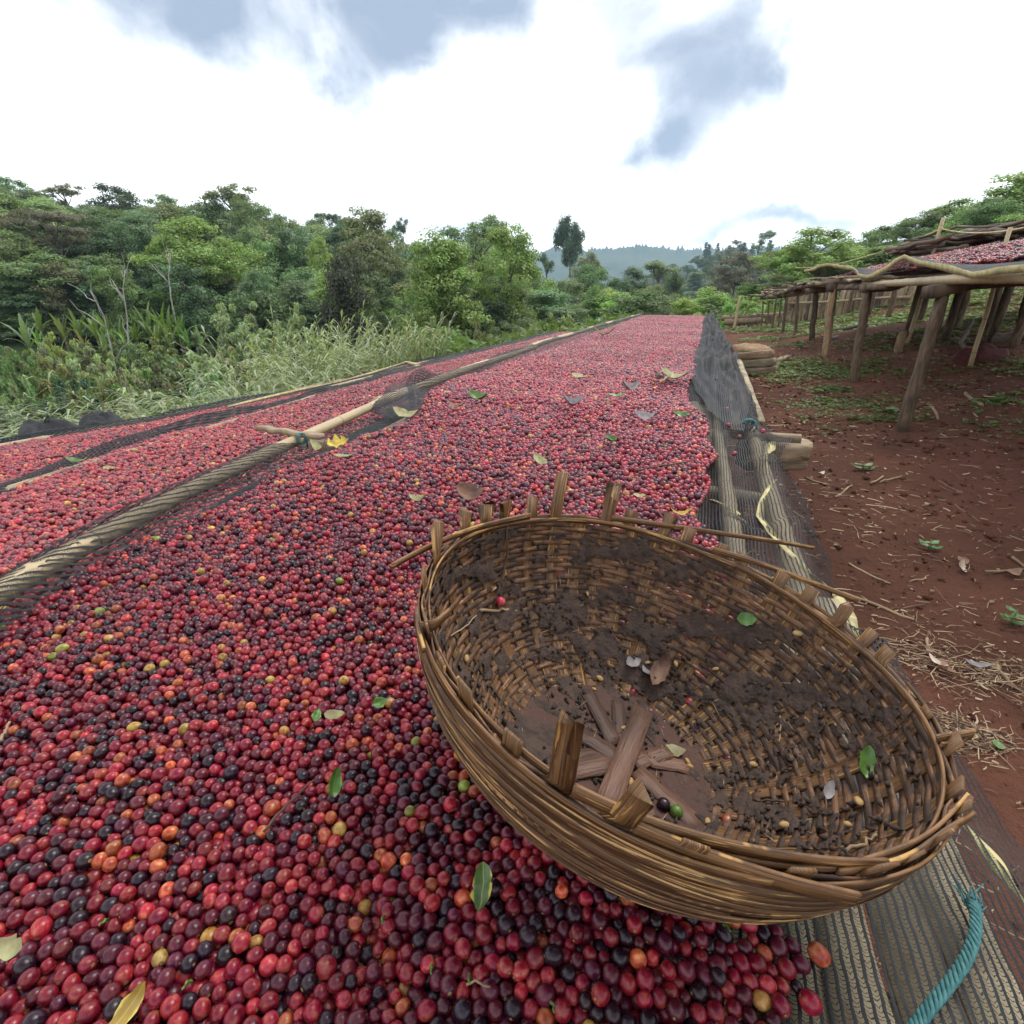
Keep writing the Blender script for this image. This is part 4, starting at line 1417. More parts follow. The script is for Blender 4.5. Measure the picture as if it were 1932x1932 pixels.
def build_basket():
    T = thing('woven_basket', tuple(BC), 0, 'large round woven bamboo basket, muddy inside, tilted on the cherries', 'basket')
    g = np.random.default_rng(3)
    NS = 38
    ang = np.linspace(0, 2 * math.pi, NS, endpoint=False) + g.normal(0, .018, NS)
    ang = np.sort(ang)
    smax = _s[-1]

    def put(name, V, F, UV, mat='wicker', smooth=False):
        mb = MB()
        mb.add(V, F, UV)
        return link(name, mb.mesh(name, smooth), MAT[mat], T)
    # ---- stakes: from the floor centre up the wall and, some of them, past the rim
    ext = np.clip(g.normal(.012, .008, NS), -.004, .035)
    def nearest(u, v):
        # stake whose rim point lies closest to this picture point
        P = BC + bpt(np.zeros(NS), np.full(NS, BR_R[1]), ang)
        uu, vv, _ = proj(P)
        return int(np.argmin((uu - u) ** 2 + (vv - v) ** 2))
    for u, v, e in ((1072, 972, .062), (1128, 978, .060), (1025, 1425, .072), (1122, 1500, .046), (917, 1000, .034), (880, 1018, .034), (1012, 975, .026), (965, 985, .026), (820, 1070, .040), (1237, 1005, .030), (1297, 1025, .022), (1348, 1045, .018), (1400, 1075, .016), (1455, 1098, .018), (1510, 1130, .020), (1570, 1165, .026),
                    (1795, 1400, .018), (1810, 1500, .012), (1800, 1530, .020), (1770, 1580, .02), (862, 1290, .020), (935, 1370, .014), (1250, 1570, .012)):
        ext[nearest(u, v)] = e * BS * 1.05
    for k in range(NS):
        s = np.concatenate([[-ext[k]], np.linspace(-.001, smax * .80, 30)])
        h, r, th, tr = bprof(np.maximum(s, 0))
        h = np.where(s < 0, s, h)
        r = np.where(s < 0, BR_R[1] + (-s) * (.10 + .25 * g.random()), r)
        a = np.full(len(s), ang[k]) + np.where(s < 0, g.normal(0, .02), 0)
        P = bpt(h, r, a)
        Tg = np.gradient(P, axis=0)
        Tg /= np.linalg.norm(Tg, axis=1)[:, None]
        rad = np.cos(ang[k]) * BE1 + np.sin(ang[k]) * BE2
        W = np.cross(BN, rad)
        hw = np.minimum(.0078 * np.clip(g.normal(1, .10), .75, 1.2), np.maximum(r * .15, .004))
        if ext[k] > .025:
            hw = hw * 1.12
        V, F, UV = strip(P, W[None] * hw[:, None], np.cross(W[None], Tg), .0022)
        if ext[k] > .02:      # split, ragged top
            V[:4] += g.normal(0, .0035, (4, 3))
        put('stake', V, F, UV, 'stakewood')
    # ---- weavers: run in and out of the stakes, row by row
    rows = []
    s = .004
    while s < smax * .80:
        rows.append(s)
        s += .0068 if s < .12 else .0064
    sub = 4
    for j, s0 in enumerate(rows):
        m = NS * sub
        kk = np.arange(m + 1)
        A = np.interp(kk / sub, np.arange(NS + 1), np.concatenate([ang, [ang[0] + 2 * math.pi]]))
        over = np.cos(kk / sub * math.pi + j * math.pi)      # +1 outside a stake, -1 inside
        w0 = .0034 if s0 < .12 else .0031
        sj = s0 + .0012 * np.sin(A * 3 + j) + .0008 * np.interp(kk, np.linspace(0, m, 20), g.normal(0, 1, 20))
        h, r, th, tr = bprof(np.clip(sj, 0, smax))
        # outward normal of the wall in the (depth, radius) plane
        nh, nr = -tr, th
        off = over * np.minimum(.0019, r * .03) + .0004
        P = bpt(h + nh * off, r + nr * off, A)
        wd = bpt(th, tr, A)
        nn = bpt(nh, nr, A)
        hw = w0 * np.clip(np.interp(kk, np.linspace(0, m, 16), g.normal(1, .12, 16)), .65, 1.3)
        V, F, UV = strip(P, wd * hw[:, None], nn, .0014)
        UV[:, 1] += j * 3.3
        put('weaver', V, F, UV)
    # ---- rim hoops: overlapping long splints inside and outside
    def hoop(a0, a1, h0, h1, off, w, name='hoop', lift=0.0, endoff=0.0, n=70):
        A = np.linspace(a0, a1, n)
        t = np.linspace(0, 1, n)
        h = h0 + (h1 - h0) * t + .0016 * np.sin(A * 5 + a0)
        r = brad(np.maximum(h, 0)) + off + endoff * np.clip((t - .55) / .45, 0, 1) ** 2
        P = bpt(h, r, A)
        rad = bpt(np.zeros(n), np.ones(n), A)
        W = np.repeat(BN[None], n, 0) * (w * np.clip(1 - (np.abs(t - .5) * 2) ** 12 * .5, .3, 1))[:, None]
        V, F, UV = strip(P, W, rad, .0016)
        return put(name, V, F, UV, 'stakewood')
    def outer(a0, a1, h0, h1, off, w, n=100):
        A = np.linspace(a0, a1, n)
        t = np.linspace(0, 1, n)
        h = np.clip(h0 + (h1 - h0) * t + .0022 * np.sin(A * 4 + a0 * 7), .001, .2)
        h2 = h + .003
        r, r2 = brad(h) + off, brad(h2) + off
        P = bpt(h, r, A)
        W = bpt(h2, r2, A) - P
        W /= np.linalg.norm(W, axis=1)[:, None]
        Tg = np.gradient(P, axis=0)
        Tg /= np.linalg.norm(Tg, axis=1)[:, None]
        hw = w * np.clip(1 - (np.abs(t - .5) * 2) ** 10 * .7, .2, 1) * np.clip(np.interp(t, np.linspace(0, 1, 14), g.normal(1, .14, 14)), .6, 1.3)
        V, F, UV = strip(P, W * hw[:, None], np.cross(W, Tg), .0007)
        UV[:, 1] += h0 * 777
        return put('outer_splint', V, F, UV, 'outer')
    hoop(0.1, 3.6, .002, .004, .0044, .0028)
    hoop(3.4, 6.5, .004, .001, .0048, .0028)
    hoop(1.2, 5.2, .003, .003, -.0044, .0030)
    hoop(4.9, 7.7, .002, .005, -.0043, .0030)
    # broad outer splints along the lower wall facing the camera, as on the photograph's near side
    for j in range(30):
        hh = (.008 + .0060 * j) * BS
        a0 = 1.8 + .9 * g.random()
        outer(a0, a0 + 2.9 + 1.2 * g.random(), hh, hh + .0015 * g.normal(), .0046 + .0004 * g.random(), .0036 + .0004 * g.random())
    # ---- splints that have sprung loose from the rim
    def loose(pts, w=.005, th=.0022):
        P = np.array(pts, float)
        t = np.linspace(0, 1, len(P))
        tt = np.linspace(0, 1, 24)
        Q = np.stack([np.interp(tt, t, P[:, k]) for k in range(3)], -1)
        Q = np.stack([np.convolve(np.pad(Q[:, k], 3, 'edge'), np.ones(7) / 7, 'valid') for k in range(3)], -1)
        Tg = np.gradient(Q, axis=0)
        Tg /= np.linalg.norm(Tg, axis=1)[:, None]
        N = np.cross(Tg, BN)
        N /= np.linalg.norm(N, axis=1)[:, None]
        W = np.cross(N, Tg)
        V, F, UV = strip(Q - BC, W * (w * np.linspace(1, .7, 24))[:, None], N, th)
        return put('loose_splint', V, F, UV, 'stakewood')

    def rimp(u, v, dr=0.0, dh=0.0):
        """point of the rim circle that the picture shows at u, v"""
        r_ = ray(u, v)
        tt = (BC @ BN + dh) / (r_ @ BN)
        return r_ * tt
    def on(u, v, z):
        return at(u, v, z)
    zr = BC[2]
    loose([rimp(1010, 972, dh=.012), rimp(940, 985, dh=.012), rimp(875, 1003, dh=.012), rimp(800, 1035, dh=.010), rimp(727, 1075, dh=.004)], .0042)
    loose([rimp(1140, 975, dh=.012), rimp(1230, 988, dh=.014), rimp(1330, 1002, dh=.014), rimp(1440, 1018, dh=.014), rimp(1552, 1036, dh=.012)], .0040)
    loose([rimp(1335, 1035, dh=.004), rimp(1420, 1058, dh=.012), rimp(1520, 1095, dh=.014), rimp(1632, 1138, dh=.012)], .0042)
    loose([rimp(1180, 1555, dh=.001), rimp(1293, 1606, dh=.001), rimp(1462, 1662, dh=.0), rimp(1560, 1684, dh=.0), rimp(1627, 1698, dh=.0)], .0070)
    loose([rimp(1060, 1480, dh=.006), rimp(1200, 1548, dh=.008), rimp(1380, 1600, dh=.006), rimp(1560, 1630, dh=.004), rimp(1690, 1628, dh=.004)], .0050)
    loose([rimp(1560, 1655, dh=-.004), rimp(1700, 1632, dh=.0), rimp(1780, 1570, dh=.004), rimp(1840, 1535, dh=.006)], .0060)
    loose([rimp(1600, 1640, dh=-.002), rimp(1740, 1590, dh=.0), rimp(1800, 1530, dh=.008), rimp(1825, 1500, dh=.012)], .0060)
    loose([rimp(1765, 1400, dh=.0), rimp(1800, 1392, dh=.008), rimp(1838, 1385, dh=.012)], .0075)
    loose([rimp(1770, 1410, dh=.0), rimp(1810, 1405, dh=.004), rimp(1845, 1372, dh=.010)], .0050)
    loose([rimp(795, 1185, dh=.004), rimp(822, 1178, dh=.010), rimp(850, 1152, dh=.014)], .0055)
    loose([rimp(785, 1150, dh=.002), rimp(788, 1190, dh=.004), rimp(800, 1230, dh=.003)], .0045)
    # ---- floor: mud film and the crossing base slats
    n = 64
    rr_ = np.linspace(0, .15 * BS, 14)
    A = np.linspace(0, 2 * math.pi, n, endpoint=False)
    RR, AA = np.meshgrid(rr_, A)
    hf = np.interp(RR, _rp[::-1], _h[::-1]) - .0028 + .008 * np.clip((RR / BS - .11) / .05, 0, 1) ** 1.5 - .004 * (fbm(RR * np.cos(AA), RR * np.sin(AA), 60, 91, 3) + .02)
    V = bpt(hf, RR, AA).reshape(-1, 3)
    i = np.arange(n)[:, None]
    j = np.arange(13)[None, :]
    i2 = (i + 1) % n
    F = np.stack([i * 14 + j, i * 14 + j + 1, i2 * 14 + j + 1, i2 * 14 + j], -1).reshape(-1, 4)
    put('mud_film', V, F, np.zeros((len(V), 2)), 'mud', True)
    # ---- mud caked on the wall: ragged patches that hide the weave
    na, ns = 420, 110
    S_ = np.linspace(.012, smax * .82, ns)
    A_ = np.linspace(0, 2 * math.pi, na + 1)
    SS, AA_ = np.meshgrid(S_, A_, indexing='ij')
    hh_, rr2, th_, tr_ = bprof(SS)
    cx_, cy_ = rr2 * np.cos(AA_), rr2 * np.sin(AA_)
    mk = fbm(cx_ + hh_, cy_ - hh_, 22, 201, 4) + .55 * fbm(cx_ - hh_ * 2, cy_ + hh_, 90, 203, 3)
    mk = mk + .05 * np.cos(AA_ - 1.9) + np.interp(SS / smax, [0, .15, .4, .65, .82], [-.10, .0, .03, .01, .06])
    thick = np.clip(mk - .02, 0, .25) * .012
    off_ = -(.0016 + thick + .0012 * fbm(cx_, cy_, 240, 205, 2))
    Vm = bpt(hh_ - tr_ * off_, rr2 + th_ * off_, AA_).reshape(-1, 3)
    Fm = grid(na + 1, ns)
    keep_ = mk.reshape(-1)[Fm].min(1) > .065
    me_ = mesh_np('mud_patches', Vm, Fm[keep_], None, True)
    om = link('mud_patches', me_, MAT['mudcake'], T)
    om['kind'] = 'stuff'

    def fl(u, v, lift):
        """point of the basket floor plane seen at u, v"""
        r_ = ray(u, v)
        tt = ((BC - BN * (.2185 * BS - lift)) @ BN) / (r_ @ BN)
        return r_ * tt - BC
    slats = [((1215, 1338), (1142, 1525), .0125, .0100), ((1035, 1462), (1155, 1436), .0125, .0062), ((1080, 1375), (1170, 1432), .0115, .0052), ((1105, 1300), (1160, 1405), .010, .0050),
             ((1200, 1455), (1320, 1560), .0110, .0055), ((1195, 1440), (1262, 1418), .010, .0048), ((1190, 1470), (1228, 1560), .010, .0045), ((1040, 1430), (1140, 1425), .009, .0045), ((1165, 1320), (1172, 1400), .009, .0040), ((1210, 1432), (1300, 1450), .0095, .0042), ((1180, 1480), (1170, 1560), .009, .004)]
    for (a, b_, w, lf) in slats:
        P = np.array([fl(*a, lf) * (1 - t) + fl(*b_, lf) * t for t in np.linspace(0, 1, 8)])
        P += BN * (g.normal(0, .0008, 8))[:, None]
        Tg = P[-1] - P[0]
        Tg /= np.linalg.norm(Tg)
        W = np.cross(Tg, BN)
        V, F, UV = strip(P, W[None] * (w * np.clip(g.normal(1, .05, 8), .8, 1.1))[:, None], np.repeat(BN[None], 8, 0), .003)
        put('base_slat', V, F, UV, 'baseslat')
    return T


build_basket()
# ================================================================== raised table on the uphill side
def par_to(T):
    tl = Matrix.Translation(-Vector(T.location))

    def par(o):
        o.parent = T
        o.matrix_parent_inverse = tl
        return o
    return par


TOPY = [1.5, 3.3, 4.2, 6.1, 7.7, 9.2, 10.5, 13, 16.6, 18.5]
TOPZ = [.03, .03, .03, .07, .085, .06, .04, -.05, -.17, -.2]
ttop = lambda y: np.interp(y, TOPY, TOPZ)


def build_right_table():
    T = thing('raised_drying_table', (2.1, 8, -.7), 0, 'waist high drying table on thick rough log legs with a yellow edged net', 'drying table', 'raised tables uphill of the beds')
    par = par_to(T)
    g = np.random.default_rng(21)
    # front legs surveyed one by one, (base u, v), (top u, v), radius, material
    legs = [((1705, 812), (1783, 552), .062, 'log'), ((1612, 722), (1640, 540), .058, 'log'), ((1557, 672), (1574, 540), .060, 'palelog2'), ((1532, 640), (1540, 548), .050, 'log'),
            ((1502, 637), (1507, 553), .046, 'log'), ((1476, 636), (1484, 557), .042, 'log'), ((1467, 628), (1475, 562), .036, 'log'), ((1456, 628), (1465, 564), .036, 'log'), ((1446, 628), (1452, 566), .034, 'log'), ((1437, 627), (1440, 568), .034, 'log')]
    ylegs = [4.2, 5.85, 7.4, 8.9, 10.3, 11.6, 12.7, 13.7, 14.8, 15.8]
    for k, ((bu, bv), (tu, tv), r, mt) in enumerate(legs):
        y = ylegs[k]
        x = ray(bu, bv)[0] / ray(bu, bv)[1] * y
        zt = ttop(y) - .03
        xt = ray(tu, tv)[0] / ray(tu, tv)[1] * y
        m = mt if mt in MAT else 'log'
        zb = float(ray(bu, bv)[2] / ray(bu, bv)[1] * y)
        zb = min(zb, float(G(x, y))) - .06
        par(post('leg', xt, y, zt, r * .60, None, m, (x - xt, 0), 30 + k, 11, zb=zb))
    rear = [(1808, 612, 8.0, 1822, 555), (1735, 602, 9.4, 1752, 552), (1676, 600, 10.8, 1688, 552), (1862, 628, 7.2, 1880, 550), (1920, 640, 6.4, 1940, 550), (1640, 590, 12.0, 1648, 556), (1600, 590, 13.4, 1606, 558)]
    for k, (bu, bv, y, tu, tv) in enumerate(rear):
        x = ray(bu, bv)[0] / ray(bu, bv)[1] * y
        xt = ray(tu, tv)[0] / ray(tu, tv)[1] * y
        par(post('leg', xt, y, ttop(y) + .18, .036, None, 'log', (x - xt, 0), 50 + k, zb=float(G(x, y)) - .06))
    par(post('leg', 1.60, 2.30, ttop(2.55) - .04, .05, None, 'log', (-.02, 0), 61))
    par(post('leg', 2.95, 5.0, ttop(5.0) + .2, .05, None, 'log', (-.05, 0), 62))
    # crossbeams over the legs
    for k, y in enumerate([2.30] + ylegs[:7]):
        par(beam('crossbeam', (1.30, y + .02, ttop(y) - .02), (3.0, y + .35, ttop(y) + .25), .12, .07, None, 'log', 140 + k, .012))
    # front rail: thick bamboo, then shorter rough timbers farther along
    par(bamboo('rail', (1.38, 1.6, .060), (1.38, 5.9, .090), .030, None, 9, n=14))
    par(bamboo('rail', (1.40, 5.6, .10), (1.39, 9.0, .13), .040, None, 10))
    par(bamboo('rail', (2.9, 1.8, .33), (2.9, 9.5, .38), .045, None, 11))
    yy = 5.4
    k = 0
    while yy < 16:
        L = .7 + g.random() * 1.3
        z = ttop(yy + L / 2)
        par(beam('timber', (1.34 + g.normal(0, .03), yy, z + .0 + g.random() * .02 + (.045 if yy > 5.6 else -.03)), (1.36 + g.normal(0, .03), yy + L, ttop(yy + L) + g.random() * .03 + (.045 if yy > 5.6 else -.03)),
                 .07 + g.random() * .08, .03 + g.random() * .03, None, ('log', 'palelog', 'grey', 'log')[int(g.integers(4))] if yy > 5 else 'log', 160 + k, .004))
        yy += L * .5
        k += 1
    # loose sticks piled along the edge
    for k in range(46):
        y = 5 + g.random() * 11
        L = .35 + g.random() * .9
        a = g.normal(0, .35)
        z = ttop(y) + .07 + g.random() * .05
        x = 1.36 + g.normal(0, .07)
        par(beam('stick', (x, y, z), (x + L * math.sin(a), y + L * math.cos(a), z + g.normal(0, .02)), .025 + g.random() * .03, .018, None, ('log', 'palelog', 'slat')[int(g.integers(3))], 220 + k, .006))
    # deck slats below the net
    for k in range(11):
        x = 1.45 + k * .14
        par(beam('slat', (x, 1.6, .085 + .19 * (x - 1.4)), (x + .02, 9.8, .11 + .19 * (x - 1.4)), .05, .012, None, 'log', 280 + k, .005))
    # net with its front edge thrown over the rail in waves
    ys = np.arange(1.5, 9.7, .05)
    s = np.linspace(0, 1, 34)
    wp = np.array([atx(u, v, 1.36) for u, v in ((1932, 507), (1890, 515), (1853, 519), (1815, 512), (1781, 503), (1750, 495), (1719, 484), (1695, 492), (1670, 512), (1649, 523), (1630, 520), (1614, 507), (1590, 502), (1564, 499), (1545, 506))])
    wave = np.interp(ys, wp[:, 1], wp[:, 2]) + .010 * fbm(ys, ys, 6, 5, 3)
    X = 1.335 + .02 * np.sin(ys * 5)[:, None] + s[None] ** 1.0 * 1.6
    Y = np.repeat(ys[:, None], 34, 1)
    flat = .140 + .19 * (X - 1.4) + .01 * fbm(X, Y, 2, 8, 2) + (ttop(Y) - .05) * .6
    t = np.clip(s[None] / .16, 0, 1)
    t = t * t * (3 - 2 * t)
    Z = wave[:, None] * (1 - t) + flat * t + .05 * np.sin(np.clip(s[None] / .16, 0, 1) * math.pi) * (.4 + fbm(X, Y, 3, 4, 2))
    par(sheet('net', X, Y, Z, None, 'net_far'))
    # yellow selvedge of that net
    P = np.stack([X[:, 0] - .012, Y[:, 0], Z[:, 0]], -1)
    Tn = np.gradient(P, axis=0)
    Tn /= np.linalg.norm(Tn, axis=1)[:, None]
    W = np.cross(Tn, np.array([[1.0, 0, .25]]))
    W /= np.linalg.norm(W, axis=1)[:, None]
    mb = MB()
    mb.add(*strip(P, W * (.019 * (1 + .6 * fbm(ys, ys * 0, 4, 2, 2)))[:, None], np.cross(W, Tn), .002))
    par(link('selvedge', mb.mesh('selvedge'), MAT['selvedge']))
    # fruit on top
    Xh, Yh = hexfill(1.6, 2.95, 1.6, 9.2, .024, 81, .26)
    e = .06 * fbm(Xh, Yh, 3, 85, 3)
    k = (Xh > 1.63 + e)
    Xh, Yh = Xh[k], Yh[k]
    hz = .150 + .19 * (Xh - 1.4) + (ttop(Yh) - .05) * .6 + .05 * np.clip((Xh - 1.6) / .4, 0, 1) + .03 * fbm(Xh, Yh, 3, 86, 3) + g.normal(0, .006, len(Xh))
    _, c = fruit_colours(len(Xh), 88, Xh, Yh, .12)
    heap_points('coffee_cherry_heap', np.stack([Xh, Yh, hz], -1), .0128 * np.clip(g.normal(1, .12, len(Xh)), .7, 1.3), c, 'pink and red cherry layer on the raised table with log legs', 89, sub=2)


MAT['palelog2'] = wood_mat('stripped_log', (0.20, 0.125, 0.07), (0.40, 0.27, 0.155), dirt=(0.08, 0.05, 0.03), dirt_amt=.4)
build_right_table()


def build_far_table():
    """lower table at the far end, its rail and close row of posts"""
    T = thing('post_fence_table', (2, 16, -.9), 0, 'far pole table with a close row of thin posts beyond the beds', 'drying table', 'raised tables uphill of the beds')
    par = par_to(T)
    g = np.random.default_rng(31)
    Y0 = 17.0
    f = lambda u, v: atx(u, v, 1)
    def pt(u, v, y=Y0):
        r = ray(u, v)
        return r * y / r[1]
    for k, (ua, va, ub, vb, rr) in enumerate(((1362, 600, 1480, 592, .06), (1440, 595, 1570, 590, .05), (1366, 607, 1440, 603, .10), (1372, 618, 1450, 614, .05), (1445, 613, 1560, 606, .04))):
        par(bamboo('rail', pt(ua, va), pt(ub, vb), rr, None, 40 + k, 'palelog'))
    for k, u in enumerate(np.arange(1380, 1580, 8.5)):
        u += g.normal(0, 2)
        b = pt(u + g.normal(0, 2), 626 + g.normal(0, 2))
        t_ = pt(u, 593)
        P = catenary(b - np.array([0, 0, .3]), t_, 5, 0, .01, k)
        par(tube_obj('post', P, .045 + .02 * g.random(), MAT[('log', 'grey', 'palelog2')[int(g.integers(3))]], None, 6, wob=.1, seed=k))
    for k in range(9):
        par(beam('plank', pt(1368 + 8 * k, 604 - k * .6), pt(1384 + 8 * k, 601 - k * .6, Y0 + 1.2), .16, .05, None, ('log', 'grey', 'palelog')[k % 3], 500 + k, .01))


build_far_table()


def build_palisade():
    T = thing('stick_fence', (4.4, 13, -.2), 0, 'pale palisade of upright sticks behind the raised table legs', 'fence')
    par = par_to(T)
    g = np.random.default_rng(41)
    for k in range(86):
        t = k / 85
        u = 1488 + t * 225 + g.normal(0, 1.5)
        d = 15.5 - 2.5 * t
        a = atd(u, 590 - 14 * t, d)
        zb = float(G(a[0], a[1])) - .1
        zt = atd(u, 538 - 8 * t + g.normal(0, 4), d)[2]
        P = catenary((a[0], a[1], min(zb, a[2])), (a[0] + g.normal(0, .04), a[1] + g.normal(0, .04), zt), 5, 0, .012, k)
        par(tube_obj('stake', P, .028 + .025 * g.random(), MAT[('palelog', 'palelog', 'grey', 'slat')[int(g.integers(4))]], None, 5, wob=.1, seed=k))
    for v0, v1 in ((572, 560),):
        a, b = atd(1485, v0, 15.4), atd(1716, v1, 12.9)
        par(tube_obj('rail', catenary(a, b, 8, 0, .02, 3), .03, MAT['palelog'], None, 6))


build_palisade()


def build_brush_shed():
    """dark heap of long branches roofing the next table uphill"""
    T = thing('brushwood_roof', (6, 9, .5), 0, 'dark low roof of weathered branches behind the raised cherry table', 'shelter')
    par = par_to(T)
    g = np.random.default_rng(51)

    def pt(u, v, d):
        return atd(u, v, d)
    for k in range(120):
        t = g.random()
        ua = 1672 + 190 * t + g.normal(0, 8)
        ub = ua + 90 + 200 * g.random()
        top = lambda u: np.interp(u, [1660, 1700, 1750, 1800, 1850, 1900, 1935, 2100], [474, 462, 456, 450, 438, 428, 421, 395])
        low = lambda u: np.interp(u, [1660, 1750, 1850, 1935, 2100], [478, 474, 472, 470, 465])
        q = g.random() ** 1.4
        da, db = 8.2 + 1.2 * g.random(), 7.2 + 1.0 * g.random()
        ub = min(ub, 2090)
        a = pt(ua, top(ua) * (1 - q) + low(ua) * q + 2, da)
        b = pt(ub, top(ub) * (1 - q) + low(ub) * q, db)
        par(tube_obj('branch', catenary(a, b, 8, .02 * g.normal(), .025, k), .010 + .022 * g.random() ** 2, MAT[('log', 'grey', 'grey', 'log')[k % 4]], None, 6, wob=.12, seed=k))
    # carrying cloth: dark sheet under the branches
    U = np.linspace(1690, 2100, 20)
    top = lambda u: np.interp(u, [1660, 1700, 1750, 1800, 1850, 1900, 1935, 2100], [474, 462, 456, 450, 438, 428, 421, 395])
    X = np.array([[pt(u, top(u) * (1 - q) + 479 * q + 3, 8.6 + 0.8 * q) for u in U] for q in np.linspace(.06, 1, 7)])
    par(sheet('dark_cover', X[..., 0], X[..., 1], X[..., 2], None, 'blackcloth'))
    for k, (u, v0, v1, d) in enumerate(((1757, 470, 540, 8.2), (1836, 470, 545, 7.8), (1930, 470, 550, 7.4))):
        a = pt(u, v0, d)
        par(tube_obj('post', catenary((a[0], a[1], float(G(a[0], a[1])) - .05), a, 4), .04, MAT['log'], None, 7))


build_brush_shed()


def stick_thing(name, A, B, r, mat, label, cat, group=None, n=7, seg=8, wob=.01, seed=0):
    A, B = np.asarray(A, float), np.asarray(B, float)
    o = tube_obj(name, catenary(A, B, seg, 0, wob, seed), [r, r * .8], MAT[mat], None, n, wob=.06, seed=seed)
    return tag(o, label, cat, group)


def build_poles_and_lines():
    a = atd(1766, 462, 7.9)
    b = atd(1780, 410, 7.9)
    a[2] = float(G(a[0], a[1]))
    stick_thing('bamboo_stake', a, b, .022, 'bamboo', 'thin upright bamboo stake holding the yellow line above the branch roof', 'stake')
    a = atd(1905, 476, 6.2)
    b = atd(1906, 428, 6.2)
    a[2] = float(G(a[0], a[1]))
    stick_thing('bamboo_stake', a, b, .018, 'bamboo', 'pale upright stake in front of the dark branch roof', 'stake')
    a = atd(1389, 592, 16.8)
    b = atd(1396, 558, 16.8)
    a[2] -= .6
    stick_thing('bamboo_stake', a, b, .04, 'bamboo', 'yellow bamboo stake standing by the far pole table', 'stake')
    P = np.concatenate([catenary(atd(1500, 505, 14), atd(1777, 432, 7.9), 14, .12), catenary(atd(1777, 432, 7.9), atd(1960, 424, 6.5), 8, .05)[1:]])
    o = tube_obj('line', P, .008, MAT['selvedge'], None, 5)
    tag(o, 'sagging yellow cord strung from the bamboo stake across the slope', 'cord')


build_poles_and_lines()


def rough_block(name, P0, P1, w, h, mat, label, cat, group=None, seed=0):
    g = np.random.default_rng(seed)
    P0, P1 = np.asarray(P0, float), np.asarray(P1, float)
    m, n = 8, 12
    P = catenary(P0, P1, m)
    T = (P1 - P0) / np.linalg.norm(P1 - P0)
    W = np.cross(T, [0, 0, 1.0])
    W /= np.linalg.norm(W)
    N = np.cross(W, T)
    a = np.linspace(0, 2 * math.pi, n, endpoint=False) + math.pi / 12
    sq = 1 / np.maximum(np.abs(np.cos(a)), np.abs(np.sin(a)))
    prof = g.normal(1, .05, n) * sq
    rr = prof[None] * g.normal(1, .035, (m, n))
    V = P[:, None] + rr[..., None] * (np.cos(a)[None, :, None] * W * w / 2 + np.sin(a)[None, :, None] * N * h / 2)
    V = V.reshape(-1, 3)
    i = np.arange(m - 1)[:, None] * n
    j = np.arange(n)[None, :]
    F = np.stack([i + j, i + (j + 1) % n, i + n + (j + 1) % n, i + n + j], -1).reshape(-1, 4)
    L = np.linspace(0, np.linalg.norm(P1 - P0), m)
    UV = np.stack([np.broadcast_to(np.arange(n) / n, (m, n)), np.broadcast_to(L[:, None], (m, n))], -1).reshape(-1, 2)
    k = len(V)
    V = np.concatenate([V, P[:1], P[-1:]])
    UV = np.concatenate([UV, [[.5, 0], [.5, L[-1]]]])
    jj = np.arange(n)
    F3 = np.concatenate([np.stack([np.full(n, k), (jj + 1) % n, jj], -1), np.stack([np.full(n, k + 1), (m - 1) * n + jj, (m - 1) * n + (jj + 1) % n], -1)])
    me = mesh_np(name, V, [F, F3], UV, smooth=False)
    return tag(link(name, me, MAT[mat]), label, cat, group)


def crumple(name, c, r, mat, label, cat, seed, n=26, flat=.55):
    """heap of cloth: a lumpy dome resting on the ground"""
    g = np.random.default_rng(seed)
    a = np.linspace(0, 2 * math.pi, n, endpoint=False)
    rr = np.linspace(0, 1, 12)
    A, Q = np.meshgrid(a, rr)
    X = Q * np.cos(A)
    Y = Q * np.sin(A)
    k = 1 + .5 * fbm(np.cos(A) * 2 + seed, np.sin(A) * 2, 1.0, seed, 2)
    H = np.sqrt(np.clip(1 - Q ** 2.4, 0, 1)) * (1 + 1.3 * fbm(X + 5, Y, 2.2, seed + 1, 3))
    V = np.stack([c[0] + X * r[0] * k, c[1] + Y * r[1] * k, np.zeros_like(X)], -1)
    V[..., 2] = (G(V[..., 0], V[..., 1]) if c[2] is None else c[2]) - .02 + H * r[2]
    V = V.reshape(-1, 3)
    i = np.arange(11)[:, None] * n
    j = np.arange(n)[None, :]
    F = np.stack([i + j, i + (j + 1) % n, i + n + (j + 1) % n, i + n + j], -1).reshape(-1, 4)
    F = F[n:]
    F3 = np.stack([np.zeros(n, int), n + np.arange(n), n + (np.arange(n) + 1) % n], -1)
    V[:n] = V[:n].mean(0)
    F3[:, 0] = 0
    me = mesh_np(name, V, [F, F3], None, True)
    return tag(link(name, me, MAT[mat]), label, cat)


